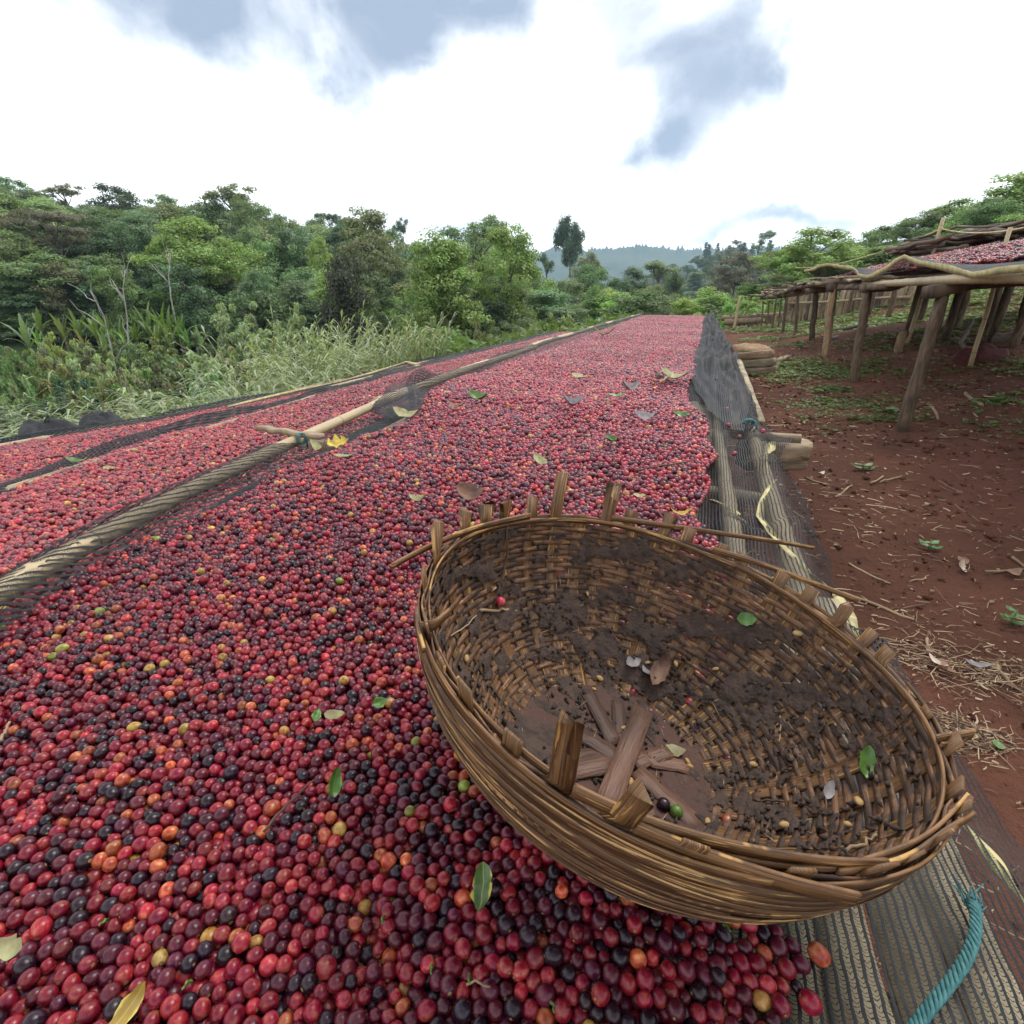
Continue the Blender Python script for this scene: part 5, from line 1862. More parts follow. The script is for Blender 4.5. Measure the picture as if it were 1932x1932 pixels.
def build_ground_props():
    # timber ends poking out below the net by the crossbar
    p0, p1 = at(1400, 848, -.63), at(1516, 846, -.64)
    rough_block('timber_block', p0, p1, .10, .085, 'palelog', 'squared pale timber end sticking out below the net beside the crossbar', 'timber', seed=3)
    p0, p1 = at(1400, 868, -.71), at(1508, 866, -.715)
    rough_block('timber_block', p0, p1, .11, .07, 'palelog', 'lower split timber end under the squared one by the net', 'timber', seed=4)
    # timber stack by the bed farther on
    for k, (v, zz, w, lab) in enumerate(((708, -.90, .22, 'bottom weathered plank of the timber stack beside the grey net'), (696, -.84, .20, 'middle weathered plank of the timber stack beside the grey net'), (684, -.78, .18, 'top weathered plank of the timber stack under the sacking'))):
        a, b = ground_hit(1386, 706, 3), ground_hit(1463, 707, 3)
        a, b = a + [0, .03 * k, .04 + .078 * k], b + [-.03 * k, .03 * k, .04 + .078 * k]
        w *= .8
        rough_block('plank', a, b, w, .075, ('palelog', 'slat', 'palelog2')[k], lab, 'plank', 'planks of the timber stack', seed=10 + k)
    c = ground_hit(1412, 700, 3)
    crumple('folded_sack', (c[0], c[1] + .1, c[2] + .25), (.22, .20, .055), 'sack', 'brown sacking folded on the timber stack', 'sack', 61)
    for k, (a, b, rr, lab) in enumerate((((1440, 680), (1450, 662), .03, 'mottled pale branch stub leaning on the timber stack'), ((1470, 655), (1488, 670), .032, 'mottled white branch lying in the weeds past the timber stack'), ((1448, 682), (1485, 668), .018, 'thin dry stick beside the mottled branches'))):
        pa, pb = atd(*a, 7.2), atd(*b, 7.4)
        pa[2], pb[2] = float(G(pa[0], pa[1])) + .02, float(G(pb[0], pb[1])) + (.16 if k == 0 else .03)
        stick_thing('branch', pa, pb, rr, 'palelog', lab, 'branch', None, 7, 6, .012, 70 + k)
    # crumpled leaf / bark piece near a leg
    # maroon net heap under the table
    c = atx(1862, 612, 2.35)
    crumple('maroon_net_heap', (c[0], c[1], None), (.22, .13, .15), 'redcloth', 'crumpled maroon netting heaped under the raised table', 'netting', 91)
    # grey dead branch and logs under the table
    for k, (a, b, rr, mat, lab) in enumerate((((1565, 625), (1720, 607), .035, 'grey', 'long weathered pole lying on the grass under the raised table'),
                                              ((1870, 648), (2000, 636), .06, 'grey', 'grey log lying beside the maroon netting'),
                                              ((1808, 640), (1822, 664), .02, 'grey', 'twisted dead branch standing up from the soil by the grey log'),
                                              ((1790, 636), (1826, 652), .016, 'grey', 'forked dead twig beside the twisted dead branch'),
                                              ((1820, 670), (1850, 650), .014, 'palelog', 'short broken stick near the grey log'),
                                              ((1690, 640), (1695, 662), .05, 'palelog2', 'short pale stump standing in the weeds between the log legs'))):
        gp = lambda u_, v_: ground_hit(u_, v_, 2.5, 30)
        pa, pb = gp(*a), gp(*b)
        pa[2] += rr * .6
        pb[2] += rr * .6
        if k == 5:
            pb = pb + np.array([0, 0, -.05])
            pa = pb + np.array([.02, 0, .22])
        if k == 2:
            pa[2] += .16
        stick_thing('fallen_log' if rr > .03 else 'dead_branch', pa, pb, rr, mat, lab, 'log' if rr > .03 else 'branch', None, 8, 9, .03 if k in (2, 3) else .015, 80 + k)
    # bundles of black net on the far side of the lowest bed
    for k, (u, v, w) in enumerate(((95, 812, .30), (193, 790, .20))):
        c = at(u, v, -.92)
        crumple('black_net_bundle', (c[0], c[1], -.97), (w, .16, .13 - .03 * k), 'blackcloth', ('large' if k == 0 else 'small') + ' bundle of black net rolled up at the far edge of the lowest bed', 'netting', 95 + k)


build_ground_props()
# ================================================================== vegetation
MAT['leaf'] = leaf_mat('foliage', (1.0, 1.0, 1.0), .42, .30)
MAT['bark'] = plain_mat('bark', (0.20, 0.175, 0.145), .9, c2=(0.09, 0.075, 0.06), scale=3.0, bump=.6)
MAT['palebark'] = plain_mat('pale_bark', (.42, .40, .36), .85, c2=(.25, .23, .20), scale=4.0, bump=.4)
MAT['darkbark'] = plain_mat('dark_bark', (0.075, 0.06, 0.045), .9, c2=(0.03, 0.025, 0.02), scale=3.0, bump=.6)


def leaf_quads(P, N, size, g, droop=.0, asp=.55):
    """diamond leaves (two triangles folded at the midrib) at P with normals N"""
    n = len(P)
    A = np.cross(N, g.normal(size=(n, 3)))
    A /= np.linalg.norm(A, axis=1)[:, None] + 1e-9
    A[:, 2] -= droop
    A /= np.linalg.norm(A, axis=1)[:, None] + 1e-9
    B = np.cross(N, A)
    B /= np.linalg.norm(B, axis=1)[:, None] + 1e-9
    L = (size * np.exp(g.normal(0, .25, n)))[:, None]
    base = P - A * L * .5
    tip = P + A * L * .5
    s1 = P + B * L * asp * .5 + N * L * .10
    s2 = P - B * L * asp * .5 + N * L * .10
    V = np.stack([base, s1, tip, s2], 1).reshape(-1, 3)
    F = np.arange(4 * n).reshape(n, 4)
    return V, F


def make_tree(kind, seed, leaves=1.0):
    """nominal tree about 15 m tall (bushes 3 m): returns (crown mesh, trunk mesh, nominal height, nominal crown width)"""
    g = np.random.default_rng(seed)
    H = 15.0
    cl, rad = [], []
    lsz, per, droop = .25, 150, .25

    def shell(n, c, r, inner=.35, low=-.75):
        out = []
        while len(out) < n:
            d = g.normal(size=3)
            d /= np.linalg.norm(d)
            if d[2] < low:
                continue
            q = inner + (1 - inner) * g.random() ** .45
            out.append(np.array(c) + d * np.array(r) * q)
        return out
    if kind == 'broad':
        for k in range(6):
            a = k * 1.05 + g.normal(0, .3)
            rr = 2.3 + g.random() * .8
            c = np.array([rr * math.cos(a), rr * math.sin(a), 9.2 + g.normal(0, 1.3)])
            cl += shell(15, c, (2.2, 2.2, 1.9))
        cl += shell(26, (g.normal(0, .6), g.normal(0, .6), 11.6), (2.5, 2.5, 2.6))
        W = 9.4
    elif kind == 'tall':
        for k in range(8):
            z = 5.0 + k * 1.25
            rr = 2.0 * math.sin((k + 1.5) / 9.5 * math.pi) + .4
            a = g.random() * 6.28
            cl += shell(12, (rr * .6 * math.cos(a), rr * .6 * math.sin(a), z), (1.3 + rr * .6, 1.3 + rr * .6, 1.2))
        W = 7.0
    elif kind == 'airy':
        for k in range(9):
            a = g.random() * 6.28
            z = 7 + 7.2 * g.random()
            rr = (1.2 + 2.6 * g.random()) * (1 - (z - 7) / 14)
            cl += shell(7, (rr * math.cos(a), rr * math.sin(a), z), (1.5, 1.5, .9))
        per, W = 90, 8.0
    elif kind == 'umbrella':
        for k in range(5):
            a = k * 1.26 + g.normal(0, .3)
            z = 12.6 + g.normal(0, .6) - .3 * (k % 2)
            cl += shell(16, (3.4 * math.cos(a), 3.4 * math.sin(a), z), (2.8, 2.8, .55), .1, -.5)
        cl += shell(22, (0, 0, 13.9), (3.6, 3.6, .5), .1, -.5)
        cl += shell(10, (-2, .5, 10.9), (2.4, 2.4, .45), .1, -.5)
        lsz, per, W, droop = .22, 120, 13.0, .0
    elif kind == 'vine':
        for k in range(11):
            z = 1.2 + k * 1.15
            cl += shell(11, (g.normal(0, .5), g.normal(0, .5), z), (2.0 + .7 * math.sin(k * .8), 2.0 + .5 * math.cos(k), 1.1))
        per, W, droop = 150, 6.4, .9
    elif kind == 'conic':
        for k in range(10):
            z = 2.2 + k * 1.25
            rr = 4.3 * (1 - k / 11.5) ** .75 + .3
            for q in range(3):
                a = q * 2.1 + k * .9 + g.normal(0, .3)
                cl += shell(6, (rr * .55 * math.cos(a), rr * .55 * math.sin(a), z + g.normal(0, .5)), (rr * .55, rr * .55, 1.15))
        W = 9.5
    elif kind == 'conifer':
        for k in range(12):
            z = 2.5 + k * 1.05
            rr = 2.6 * (1 - k / 12.5) + .2
            cl += shell(8, (0, 0, z), (rr, rr, .5))
        per, W, lsz = 70, 5.4, .3
    elif kind == 'lone':
        # tall bare bole, irregular oval crown with hanging tufts
        for k in range(10):
            a = g.random() * 6.28
            z = 10.6 + 3.6 * g.random()
            rr = 1.9 * math.sqrt(max(.1, 1 - ((z - 12.2) / 2.6) ** 2))
            cl += shell(9, (rr * math.cos(a), rr * math.sin(a), z), (1.1, 1.1, .7))
        cl += shell(8, (-1.9, 0, 9.6), (.5, .5, .8)) + shell(8, (1.6, .4, 9.4), (.5, .5, .9))
        per, W = 140, 6.6
    elif kind == 'bush':
        H = 3.0
        for k in range(8):
            a = k * .8 + g.normal(0, .3)
            rr = 1.1 * g.random() ** .5
            cl += shell(9, (rr * math.cos(a), rr * math.sin(a), .7 + 1.3 * g.random()), (.75, .75, .7), .4, -.9)
        lsz, per, W = .10, 130, 3.8
    cl = np.array(cl)
    big = 1.0 if kind != 'bush' else .22
    cr = (.62 + .35 * g.random(len(cl))) * big * (1.25 if kind in ('broad', 'conic', 'tall') else 1.0)
    if kind == 'umbrella':
        cr *= .9
    npr = int(per * leaves)
    C = np.repeat(cl, npr, 0)
    rr = np.repeat(cr, npr)
    D = g.normal(size=C.shape)
    D /= np.linalg.norm(D, axis=1)[:, None]
    q = g.random(len(C)) ** .5
    fl = np.array([1.0, 1.0, .62 if kind not in ('vine', 'lone') else 1.15])
    P = C + D * (rr * q)[:, None] * fl
    ctr = cl.mean(0)
    O = P - ctr
    O /= np.linalg.norm(O, axis=1)[:, None] + 1e-6
    N = D * .7 + O * .35 + np.array([0, 0, .55]) + g.normal(0, .45, P.shape)
    N /= np.linalg.norm(N, axis=1)[:, None]
    V, F = leaf_quads(P, N, np.full(len(P), lsz), g, droop)
    clv = np.clip(g.normal(.5, .16, len(cl)), 0, 1)
    lv = np.clip(np.repeat(clv, npr) + g.normal(0, .14, len(P)), 0, 1)
    crown = mesh_np('crown', V, F, None, False, {'lv': ('FLOAT', np.repeat(lv, 4))})
    crown.materials.append(MAT['leaf'])
    mb = MB()
    top = {'broad': 10.5, 'tall': 12, 'airy': 12.5, 'umbrella': 12.3, 'vine': 11, 'conic': 12, 'conifer': 14, 'lone': 12, 'bush': 1.6}[kind]
    r0 = .30 if kind != 'bush' else .05
    t = np.linspace(0, 1, 9)
    Pm = np.stack([np.cumsum(g.normal(0, .10 * (H / 15), 9)), np.cumsum(g.normal(0, .10 * (H / 15), 9)), t * top - .4 * H / 15], -1)
    Pm[0, :2] = 0
    add_tube(mb, Pm, [r0 * 1.15, r0 * .75, r0 * .25], 8, wob=.05, seed=seed)
    nb = {'bush': 6, 'airy': 15, 'umbrella': 12, 'lone': 10, 'broad': 12}.get(kind, 8)
    for k in g.choice(len(cl), nb, replace=False):
        tgt = cl[k]
        z0 = np.clip(tgt[2] - (1.5 + 3.0 * g.random()) * H / 15, top * (.45 if kind not in ('vine', 'conic') else .15), top * .97)
        s = np.array([np.interp(z0, Pm[:, 2], Pm[:, 0]), np.interp(z0, Pm[:, 2], Pm[:, 1]), z0])
        mid = s * .5 + tgt * .5 + np.array([0, 0, .25 * H / 15]) + g.normal(0, .22 * H / 15, 3)
        q1, q2 = s * .75 + mid * .25 + g.normal(0, .05, 3) * H / 15, mid * .5 + tgt * .5 + g.normal(0, .15, 3) * H / 15
        add_tube(mb, [s, q1, mid, q2, tgt], [r0 * .42, r0 * .12], 5)
    trunk = mb.mesh('trunk')
    return crown, trunk, H, W


KIN = {}
for kd, seeds in (('broad', (1, 2, 3)), ('tall', (4, 5)), ('airy', (6, 7)), ('umbrella', (8,)), ('vine', (9,)), ('conic', (10, 11)), ('conifer', (12,)), ('lone', (13,)), ('bush', (14, 15, 16))):
    KIN[kd] = [make_tree(kd, s) for s in seeds]
_tn = [0]


def tree(kind, u, vtop, d, wpx, col, label, group=None, bark='bark', name='tree', var=None, hmin=None, cat='tree', sink=0.0):
    """tree standing at distance d in the direction of picture column u; vtop and wpx give its height and spread"""
    _tn[0] += 1
    g = np.random.default_rng(4000 + _tn[0])
    opts = KIN[kind]
    crown, trunk, H, W = opts[(var if var is not None else _tn[0]) % len(opts)]
    top = atd(u, vtop, d)
    z0 = float(G(top[0], top[1])) - sink
    h = max(top[2] - z0, hmin or 1.0)
    depth = proj(top)[2]
    w = wpx * depth / FOCAL
    # per-mesh extents
    T = thing(name, (top[0], top[1], z0), g.random() * 6.28, label, cat, group)
    sz = h / (crown_top(crown))
    sx = w / crown_width(crown)
    T.scale = (sx, sx, sz)
    c = link('crown', crown, None, T)
    c.color = (*col, 1)
    t = link('trunk', trunk, None, T)
    if not trunk.materials:
        trunk.materials.append(MAT[bark])
    return T


_ext = {}


def crown_top(me):
    if me.name not in _ext:
        co = np.zeros(len(me.vertices) * 3, np.float32)
        me.vertices.foreach_get('co', co)
        co = co.reshape(-1, 3)
        _ext[me.name] = (float(np.percentile(co[:, 2], 99.7)), float(np.percentile(np.abs(co[:, :2]), 98.5)) * 2)
    return _ext[me.name][0]


def crown_width(me):
    crown_top(me)
    return _ext[me.name][1]


# greens (linear base colours)
GN = dict(mid=(0.173, 0.256, 0.100), dark=(0.103, 0.158, 0.076), bright=(0.256, 0.366, 0.103), yellow=(0.344, 0.414, 0.131), olive=(0.228, 0.256, 0.121), brown=(0.186, 0.173, 0.118), blue=(0.158, 0.241, 0.127), black=(0.076, 0.086, 0.058), pale=(0.324, 0.414, 0.200))

# named trees, surveyed from the photograph: kind, u, vtop, distance, crown px, colour, label
TREES = [
    ('umbrella', 92, 398, 62, 140, 'brown', 'flat topped brownish umbrella tree with a forked bare trunk on the hillside'),
    ('broad', 362, 414, 52, 200, 'bright', 'bright yellow green spreading tree with a leaning pale trunk'),
    ('airy', 432, 352, 92, 125, 'olive', 'airy tall tree standing above the hillside skyline behind the yellow green tree'),
    ('broad', 262, 402, 68, 140, 'blue', 'blue green rounded tree beside the bright yellow green tree'),
    ('broad', 62, 478, 52, 190, 'mid', 'large full bush-like tree below the flat topped umbrella tree'),
    ('tall', 692, 393, 56, 135, 'olive', 'tall brown green tree with pale branches behind the dark vine covered tree'),
    ('vine', 640, 485, 31, 100, 'black', 'blackish vine draped tree like a dark column behind the reeds'),
    ('conic', 828, 445, 32, 195, 'bright', 'broad conical light green tree beside the dark vine column'),
    ('airy', 897, 402, 62, 135, 'mid', 'round airy crown showing sky, behind the conical light green tree'),
    ('tall', 966, 424, 36, 125, 'bright', 'upright tree with a dark vine wrapped trunk and bushy top'),
    ('airy', 757, 413, 130, 46, 'dark', 'slim far tree with an oval see-through crown on the ridge'),
    ('lone', 1077, 409, 150, 54, 'dark', 'lone tall tree with a bare bole rising above the forest'),
    ('broad', 1110, 477, 115, 62, 'olive', 'small dome topped dark tree beneath the lone tall tree'),
    ('umbrella', 622, 404, 135, 62, 'dark', 'tiny flat crowned tree on the far ridge'),
    ('vine', 1278, 516, 70, 52, 'dark', 'small dark oval tree standing out from paler forest'),
    ('broad', 1392, 477, 95, 92, 'brown', 'round brownish tree above the green thicket'),
    ('airy', 1440, 434, 220, 52, 'blue', 'hazy emergent tree on the wooded ridge'),
    ('broad', 1548, 434, 40, 190, 'bright', 'bright green spreading tree behind the raised table'),
    ('tall', 1915, 322, 46, 170, 'bright', 'tall leafy tree at the top of the uphill slope'),
    ('airy', 1700, 412, 52, 120, 'mid', 'open branched tree against the sky above the branch roof'),
]
for kd, u, vt, d, w, c, lab in TREES:
    tree(kd, u, vt, d, w, GN[c], lab, bark='bark')
# repeated forest trees
fg = np.random.default_rng(77)


def forest(rows, labels, group):
    for (u, vt, d, w, kd, c) in rows:
        col = np.array(GN[c]) * np.exp(fg.normal(0, .13)) * np.exp(fg.normal(0, .05, 3))
        tree(kd, u + fg.normal(0, 3), vt + fg.normal(0, 2), d, w, tuple(col), labels[kd], group)


hill_lab = dict(broad='rounded green forest tree on the wooded hillside', tall='upright narrow forest tree on the wooded hillside', airy='thin crowned forest tree on the wooded hillside skyline', conic='broad based forest tree on the wooded hillside', vine='creeper draped forest tree on the wooded hillside', umbrella='flat crowned forest tree on the wooded hillside', conifer='pointed forest tree on the wooded hillside')
forest([(12, 338, 115, 100, 'broad', 'mid'), (60, 355, 110, 90, 'broad', 'blue'), (112, 350, 112, 85, 'airy', 'olive'), (218, 355, 96, 125, 'broad', 'dark'), (168, 385, 100, 80, 'tall', 'mid'), (312, 367, 104, 115, 'broad', 'mid'), (350, 392, 96, 100, 'broad', 'blue'),
        (478, 384, 95, 90, 'tall', 'mid'), (522, 408, 92, 60, 'tall', 'dark'), (560, 415, 90, 80, 'airy', 'olive'), (600, 408, 96, 90, 'broad', 'mid'), (465, 432, 64, 100, 'broad', 'mid'), (560, 432, 62, 115, 'tall', 'blue'), (520, 455, 60, 90, 'vine', 'mid'), (610, 450, 58, 80, 'broad', 'bright'), (-20, 350, 100, 120, 'broad', 'mid'),
        (30, 420, 80, 90, 'tall', 'dark'), (150, 430, 76, 110, 'tall', 'dark'), (210, 440, 60, 100, 'vine', 'dark'), (185, 480, 56, 90, 'tall', 'mid'), (300, 515, 56, 80, 'vine', 'dark'), (410, 520, 54, 100, 'vine', 'dark'), (470, 520, 48, 90, 'broad', 'blue'), (560, 530, 46, 90, 'vine', 'blue'), (130, 500, 56, 110, 'broad', 'dark'), (10, 510, 54, 110, 'vine', 'dark'),
        (740, 470, 60, 80, 'tall', 'dark'), (790, 455, 80, 70, 'broad', 'dark'), (250, 540, 52, 80, 'broad', 'dark'), (345, 545, 52, 90, 'vine', 'dark'), (-60, 420, 60, 140, 'broad', 'mid'), (-40, 490, 54, 150, 'broad', 'dark')], hill_lab, 'trees of the wooded hillside')
val_lab = dict(broad='rounded tree of the valley thicket beyond the drying beds', tall='upright tree of the valley thicket beyond the drying beds', airy='thin crowned tree of the valley thicket beyond the drying beds', conic='broad based tree of the valley thicket beyond the drying beds', vine='creeper hung tree of the valley thicket beyond the drying beds', conifer='pointed tree of the valley thicket', umbrella='flat crowned tree of the valley thicket')
forest([(930, 560, 36, 110, 'conic', 'bright'), (880, 575, 34, 100, 'conic', 'mid'), (1010, 560, 42, 90, 'broad', 'mid'), (1032, 480, 90, 45, 'airy', 'dark'), (1060, 530, 62, 110, 'broad', 'mid'), (1122, 498, 78, 110, 'broad', 'mid'), (1185, 505, 80, 95, 'broad', 'dark'), (1160, 552, 46, 130, 'conic', 'yellow'), (1105, 565, 44, 110, 'conic', 'mid'), (1045, 590, 36, 110, 'conic', 'mid'), (1225, 540, 62, 80, 'broad', 'olive'), (1250, 492, 105, 105, 'airy', 'olive'), (1215, 575, 50, 80, 'conic', 'bright'), (1265, 560, 46, 80, 'conic', 'mid'),
        (780, 600, 34, 100, 'conic', 'mid'), (720, 590, 36, 70, 'vine', 'dark'), (975, 600, 30, 90, 'broad', 'mid'), (690, 600, 34, 60, 'vine', 'dark'), (850, 620, 29, 100, 'broad', 'mid'), (1000, 500, 75, 80, 'tall', 'dark'), (860, 470, 70, 90, 'tall', 'dark')], val_lab, 'trees of the valley thicket')
up_lab = dict(broad='leafy tree on the uphill slope behind the raised tables', tall='upright tree on the uphill slope behind the raised tables', airy='open crowned tree on the uphill slope behind the raised tables', conic='bushy tree on the uphill slope behind the raised tables', vine='dense small tree on the uphill slope')
forest([(1640, 436, 55, 110, 'broad', 'mid'), (1670, 425, 60, 80, 'airy', 'mid'), (1745, 405, 50, 110, 'broad', 'mid'), (1790, 380, 52, 110, 'tall', 'bright'), (1835, 390, 44, 120, 'conic', 'bright'), (1880, 372, 42, 120, 'broad', 'mid'), (1965, 335, 50, 150, 'conic', 'mid'), (1600, 470, 44, 130, 'conic', 'bright'), (1680, 465, 40, 140, 'conic', 'bright'), (1760, 440, 38, 130, 'conic', 'mid'), (1850, 430, 36, 130, 'conic', 'bright'), (1930, 410, 34, 140, 'conic', 'bright'), (1500, 480, 46, 100, 'conic', 'mid'), (1480, 520, 38, 100, 'conic', 'olive'), (1420, 535, 40, 100, 'conic', 'bright'), (1350, 545, 42, 120, 'conic', 'bright'), (1290, 565, 40, 100, 'conic', 'bright'), (1530, 525, 32, 110, 'broad', 'mid'), (2010, 380, 36, 150, 'conic', 'mid')], up_lab, 'trees of the uphill slope')
# far wooded ridge: smaller and smaller trees
far_lab = dict(broad='distant rounded tree on the hazy wooded ridge', tall='distant upright tree on the hazy wooded ridge', conifer='distant pointed tree on the hazy wooded ridge', airy='distant open tree on the hazy wooded ridge')
rows = []
for k in range(95):
    d = 130 + 260 * fg.random()
    u = 1010 + 640 * fg.random()
    base = np.interp(u, [1000, 1200, 1250, 1330, 1400, 1500, 1600, 1700], [540, 520, 492, 472, 462, 468, 452, 440])
    vt = base + (390 - d) / 260 * 75 + fg.normal(0, 5)
    vt = max(vt, base - 6)
    rows.append((u, vt, d, (14 + 10 * fg.random()) * 390 / d * 1.1 + 8, ('broad', 'broad', 'tall', 'conifer', 'airy')[int(fg.integers(5))], ('mid', 'dark', 'blue', 'olive')[int(fg.integers(4))]))
for k, u in enumerate((1338, 1362, 1378, 1402, 1412, 1455, 1322)):
    rows.append((u + fg.normal(0, 5), 464 - fg.random() * 10, 385, 11 + 6 * fg.random(), 'conifer', 'dark'))
forest(rows, far_lab, 'trees of the hazy ridge')

# far blue hills
def build_hills():
    m, nt, b = new_mat('far_forest')
    tco = nd(nt, 'ShaderNodeTexCoord')
    n1 = noise(nt, tco.outputs['Object'], .02, 6, .65)
    nt.links.new(mixc(nt, n1, (.02, .04, .014), (.06, .085, .03)), b.inputs['Base Color'])
    b.inputs['Roughness'].default_value = .9
    for k, (D, us, vs_, name) in enumerate(((1500, [880, 1000, 1040, 1100, 1180, 1220, 1260, 1330, 1420, 1520, 1650, 1800], [505, 486, 470, 475, 468, 465, 472, 474, 472, 470, 465, 460], 'hills'),)):
        U = np.linspace(us[0], us[-1], 420)
        Vt = np.interp(U, us, vs_)
        g = np.random.default_rng(5)
        crest = np.array([atd(u, v, D) for u, v in zip(U, Vt)])
        crest[:, 2] += 9 * fbm(U * .12, U * 0, 1.0, 3, 4)
        spike = np.abs(g.normal(0, 5, len(U)))
        rows_ = []
        ker = np.ones(61) / 61
        smooth_ = np.convolve(np.pad(crest[:, 2], 30, 'edge'), ker, 'valid')
        for t in np.linspace(0, 1, 24):
            q = crest.copy()
            sc_ = 1 - .42 * t if t < 1 else .58
            q[:, :2] *= sc_
            q[:, 2] = (crest[:, 2] if t == 0 else smooth_) * (1 - t) ** 1.15 + (-60) * t + 40 * fbm(q[:, 0], q[:, 1], .012, 9, 5) * math.sin(t * math.pi)
            q[:, 2] += spike * (t == 0)
            rows_.append(q)
        back = crest.copy()
        back[:, :2] *= 1.5
        back[:, 2] = -80
        A = np.stack([back] + rows_)
        me = mesh_np(name, A.reshape(-1, 3), grid(len(U), len(A)), None, True)
        tag(link(name, me, m), kind='structure', label='far wooded hills fading to blue')


build_hills()

# mid-storey trees that close the forest wall down to the thicket
wg = np.random.default_rng(123)
rows = []
for k in range(78):
    u = -70 + 1330 * wg.random()
    d = 47 + 12 * wg.random() if u < 430 else 33 + 20 * wg.random()
    vt = np.interp(u, [-70, 400, 600, 760, 900, 1050, 1260], [490, 500, 505, 510, 500, 535, 545]) + 70 * wg.random()
    rows.append((u, vt, d, (75 + 60 * wg.random()) * (42 / d) ** .5, ('conic', 'conic', 'vine', 'tall')[int(wg.integers(4))], ('mid', 'mid', 'dark', 'olive', 'blue', 'bright')[int(wg.integers(6))]))
wall_lab = dict(conic='leafy mid-height tree closing the forest wall behind the thicket', vine='creeper covered mid-height tree of the forest wall behind the thicket', tall='slender mid-height tree of the forest wall behind the thicket')
forest(rows, wall_lab, 'mid-height trees of the forest wall')

# canopy trees along the skyline of the hill
SKY_U = [0, 50, 110, 150, 215, 260, 310, 355, 390, 430, 480, 505, 560, 600, 650, 690, 730, 780, 830, 895, 930, 965, 1000, 1030]
SKY_V = [340, 355, 350, 385, 357, 372, 368, 400, 355, 352, 375, 410, 410, 408, 400, 393, 412, 446, 446, 404, 422, 427, 456, 482]
rows = []
for k, u in enumerate(np.arange(-40, 1010, 34)):
    d = 70 + 22 * wg.random()
    vt = np.interp(u, SKY_U, SKY_V) + 8 + 26 * wg.random()
    rows.append((u, vt, d, 95 + 40 * wg.random(), ('conic', 'tall', 'conic', 'broad')[int(wg.integers(4))], ('mid', 'blue', 'olive', 'mid', 'pale')[int(wg.integers(5))]))
can_lab = dict(conic='full crowned canopy tree filling the skyline of the hill', tall='upright canopy tree filling the skyline of the hill', broad='spreading canopy tree filling the skyline of the hill')
forest(rows, can_lab, 'canopy trees on the hill skyline')

# bare pale saplings standing in front of the grove
for k, (pts, d, lab) in enumerate(((((224, 722), (208, 650), (196, 596), (170, 548)), 24, 'leaning bare white sapling in front of the enset grove'),
                                   (((243, 690), (240, 600), (232, 545), (236, 508)), 27, 'upright bare white sapling with a forked tip by the enset grove'),
                                   (((330, 600), (322, 560), (318, 520), (322, 480)), 44, 'pale leaning bare trunk below the yellow green tree'))):
    P = np.array([atd(u, v, d) for u, v in pts])
    z0 = float(G(P[0, 0], P[0, 1]))
    P = np.concatenate([[[P[0, 0], P[0, 1], min(z0, P[0, 2]) - .2]], P])
    T = thing('bare_sapling', tuple(P[0]), 0, lab, 'sapling')
    tl = Matrix.Translation(-Vector(T.location))
    o = tube_obj('trunk', P, [.036 * d / 27, .014 * d / 27], MAT['palebark'], T, 6)
    o.matrix_parent_inverse = tl
    gq = np.random.default_rng(k)
    for q in range(5):
        b0 = P[-1 - q % 3] * .6 + P[-2 - q % 3] * .4
        b1 = b0 + np.array([gq.normal(0, .8), gq.normal(0, .4), .7 + .5 * gq.random()]) * d / 30
        o = tube_obj('branch', catenary(b0, b1, 5, 0, .05, q), [.022 * d / 27, .006], MAT['palebark'], T, 5)
        o.matrix_parent_inverse = tl

# ---- shrubs between the beds and the forest
SHR = [  # u, vtop, d, wpx, colour, label
    (1440 / 2.3, 0, 0, 0, None, None)]
shrub_rows = [(455, 572, 27, 130, 'pale', 'rounded grey green shrub with pale leaves beside the enset plants'),
              (545, 575, 26, 80, 'pale', 'smaller pale leaved shrub next to the rounded grey green shrub')]
for u, vt, d, w, c, lab in shrub_rows:
    tree('bush', u, vt, d, w, GN[c], lab, name='shrub', cat='shrub')
sg = np.random.default_rng(88)
for k in range(84):
    u = -40 + 900 * sg.random()
    d = 10.5 + 20 * sg.random() ** 1.2
    vt = np.interp(d, [10, 14, 20, 30], [738, 705, 668, 640]) + sg.normal(0, 9) + max(0, (u - 500)) * .02
    if u > 420 and d < 15:
        continue
    c = ('mid', 'bright', 'mid', 'olive', 'dark', 'pale')[int(sg.integers(6))]
    tree('bush', u, vt, d, 60 + 90 * sg.random() * 12 / d + 20, tuple(np.array(GN[c]) * np.exp(sg.normal(0, .12, 3))), 'low leafy shrub of the thicket below the drying beds', 'shrubs of the thicket below the beds', name='shrub', cat='shrub', hmin=1.2, sink=.5)
for k in range(46):
    u = 780 + 560 * sg.random()
    d = 18 + 16 * sg.random()
    vt = np.interp(d, [18, 34], [628, 600]) + sg.normal(0, 8) - max(0, u - 1150) * .09
    c = ('mid', 'bright', 'mid', 'yellow', 'dark')[int(sg.integers(5))]
    tree('bush', u, vt, d, 55 + 40 * sg.random(), tuple(np.array(GN[c]) * np.exp(sg.normal(0, .12, 3))), 'leafy shrub at the far side of the long drying bed', 'shrubs at the far side of the bed', name='shrub', cat='shrub', hmin=1.0, sink=.4)
for k in range(26):
    u = 1300 + 640 * sg.random()
    d = 22 + 10 * sg.random()
    vt = np.interp(u, [1300, 1450, 1600, 1932], [585, 560, 535, 480]) + sg.normal(0, 8)
    tree('bush', u, vt, d, 70 + 50 * sg.random(), tuple(np.array(GN[('bright', 'mid', 'bright')[k % 3]]) * np.exp(sg.normal(0, .12, 3))), 'bright leafy shrub on the uphill slope', 'shrubs on the uphill slope', name='shrub', cat='shrub', hmin=1.0, sink=.4)


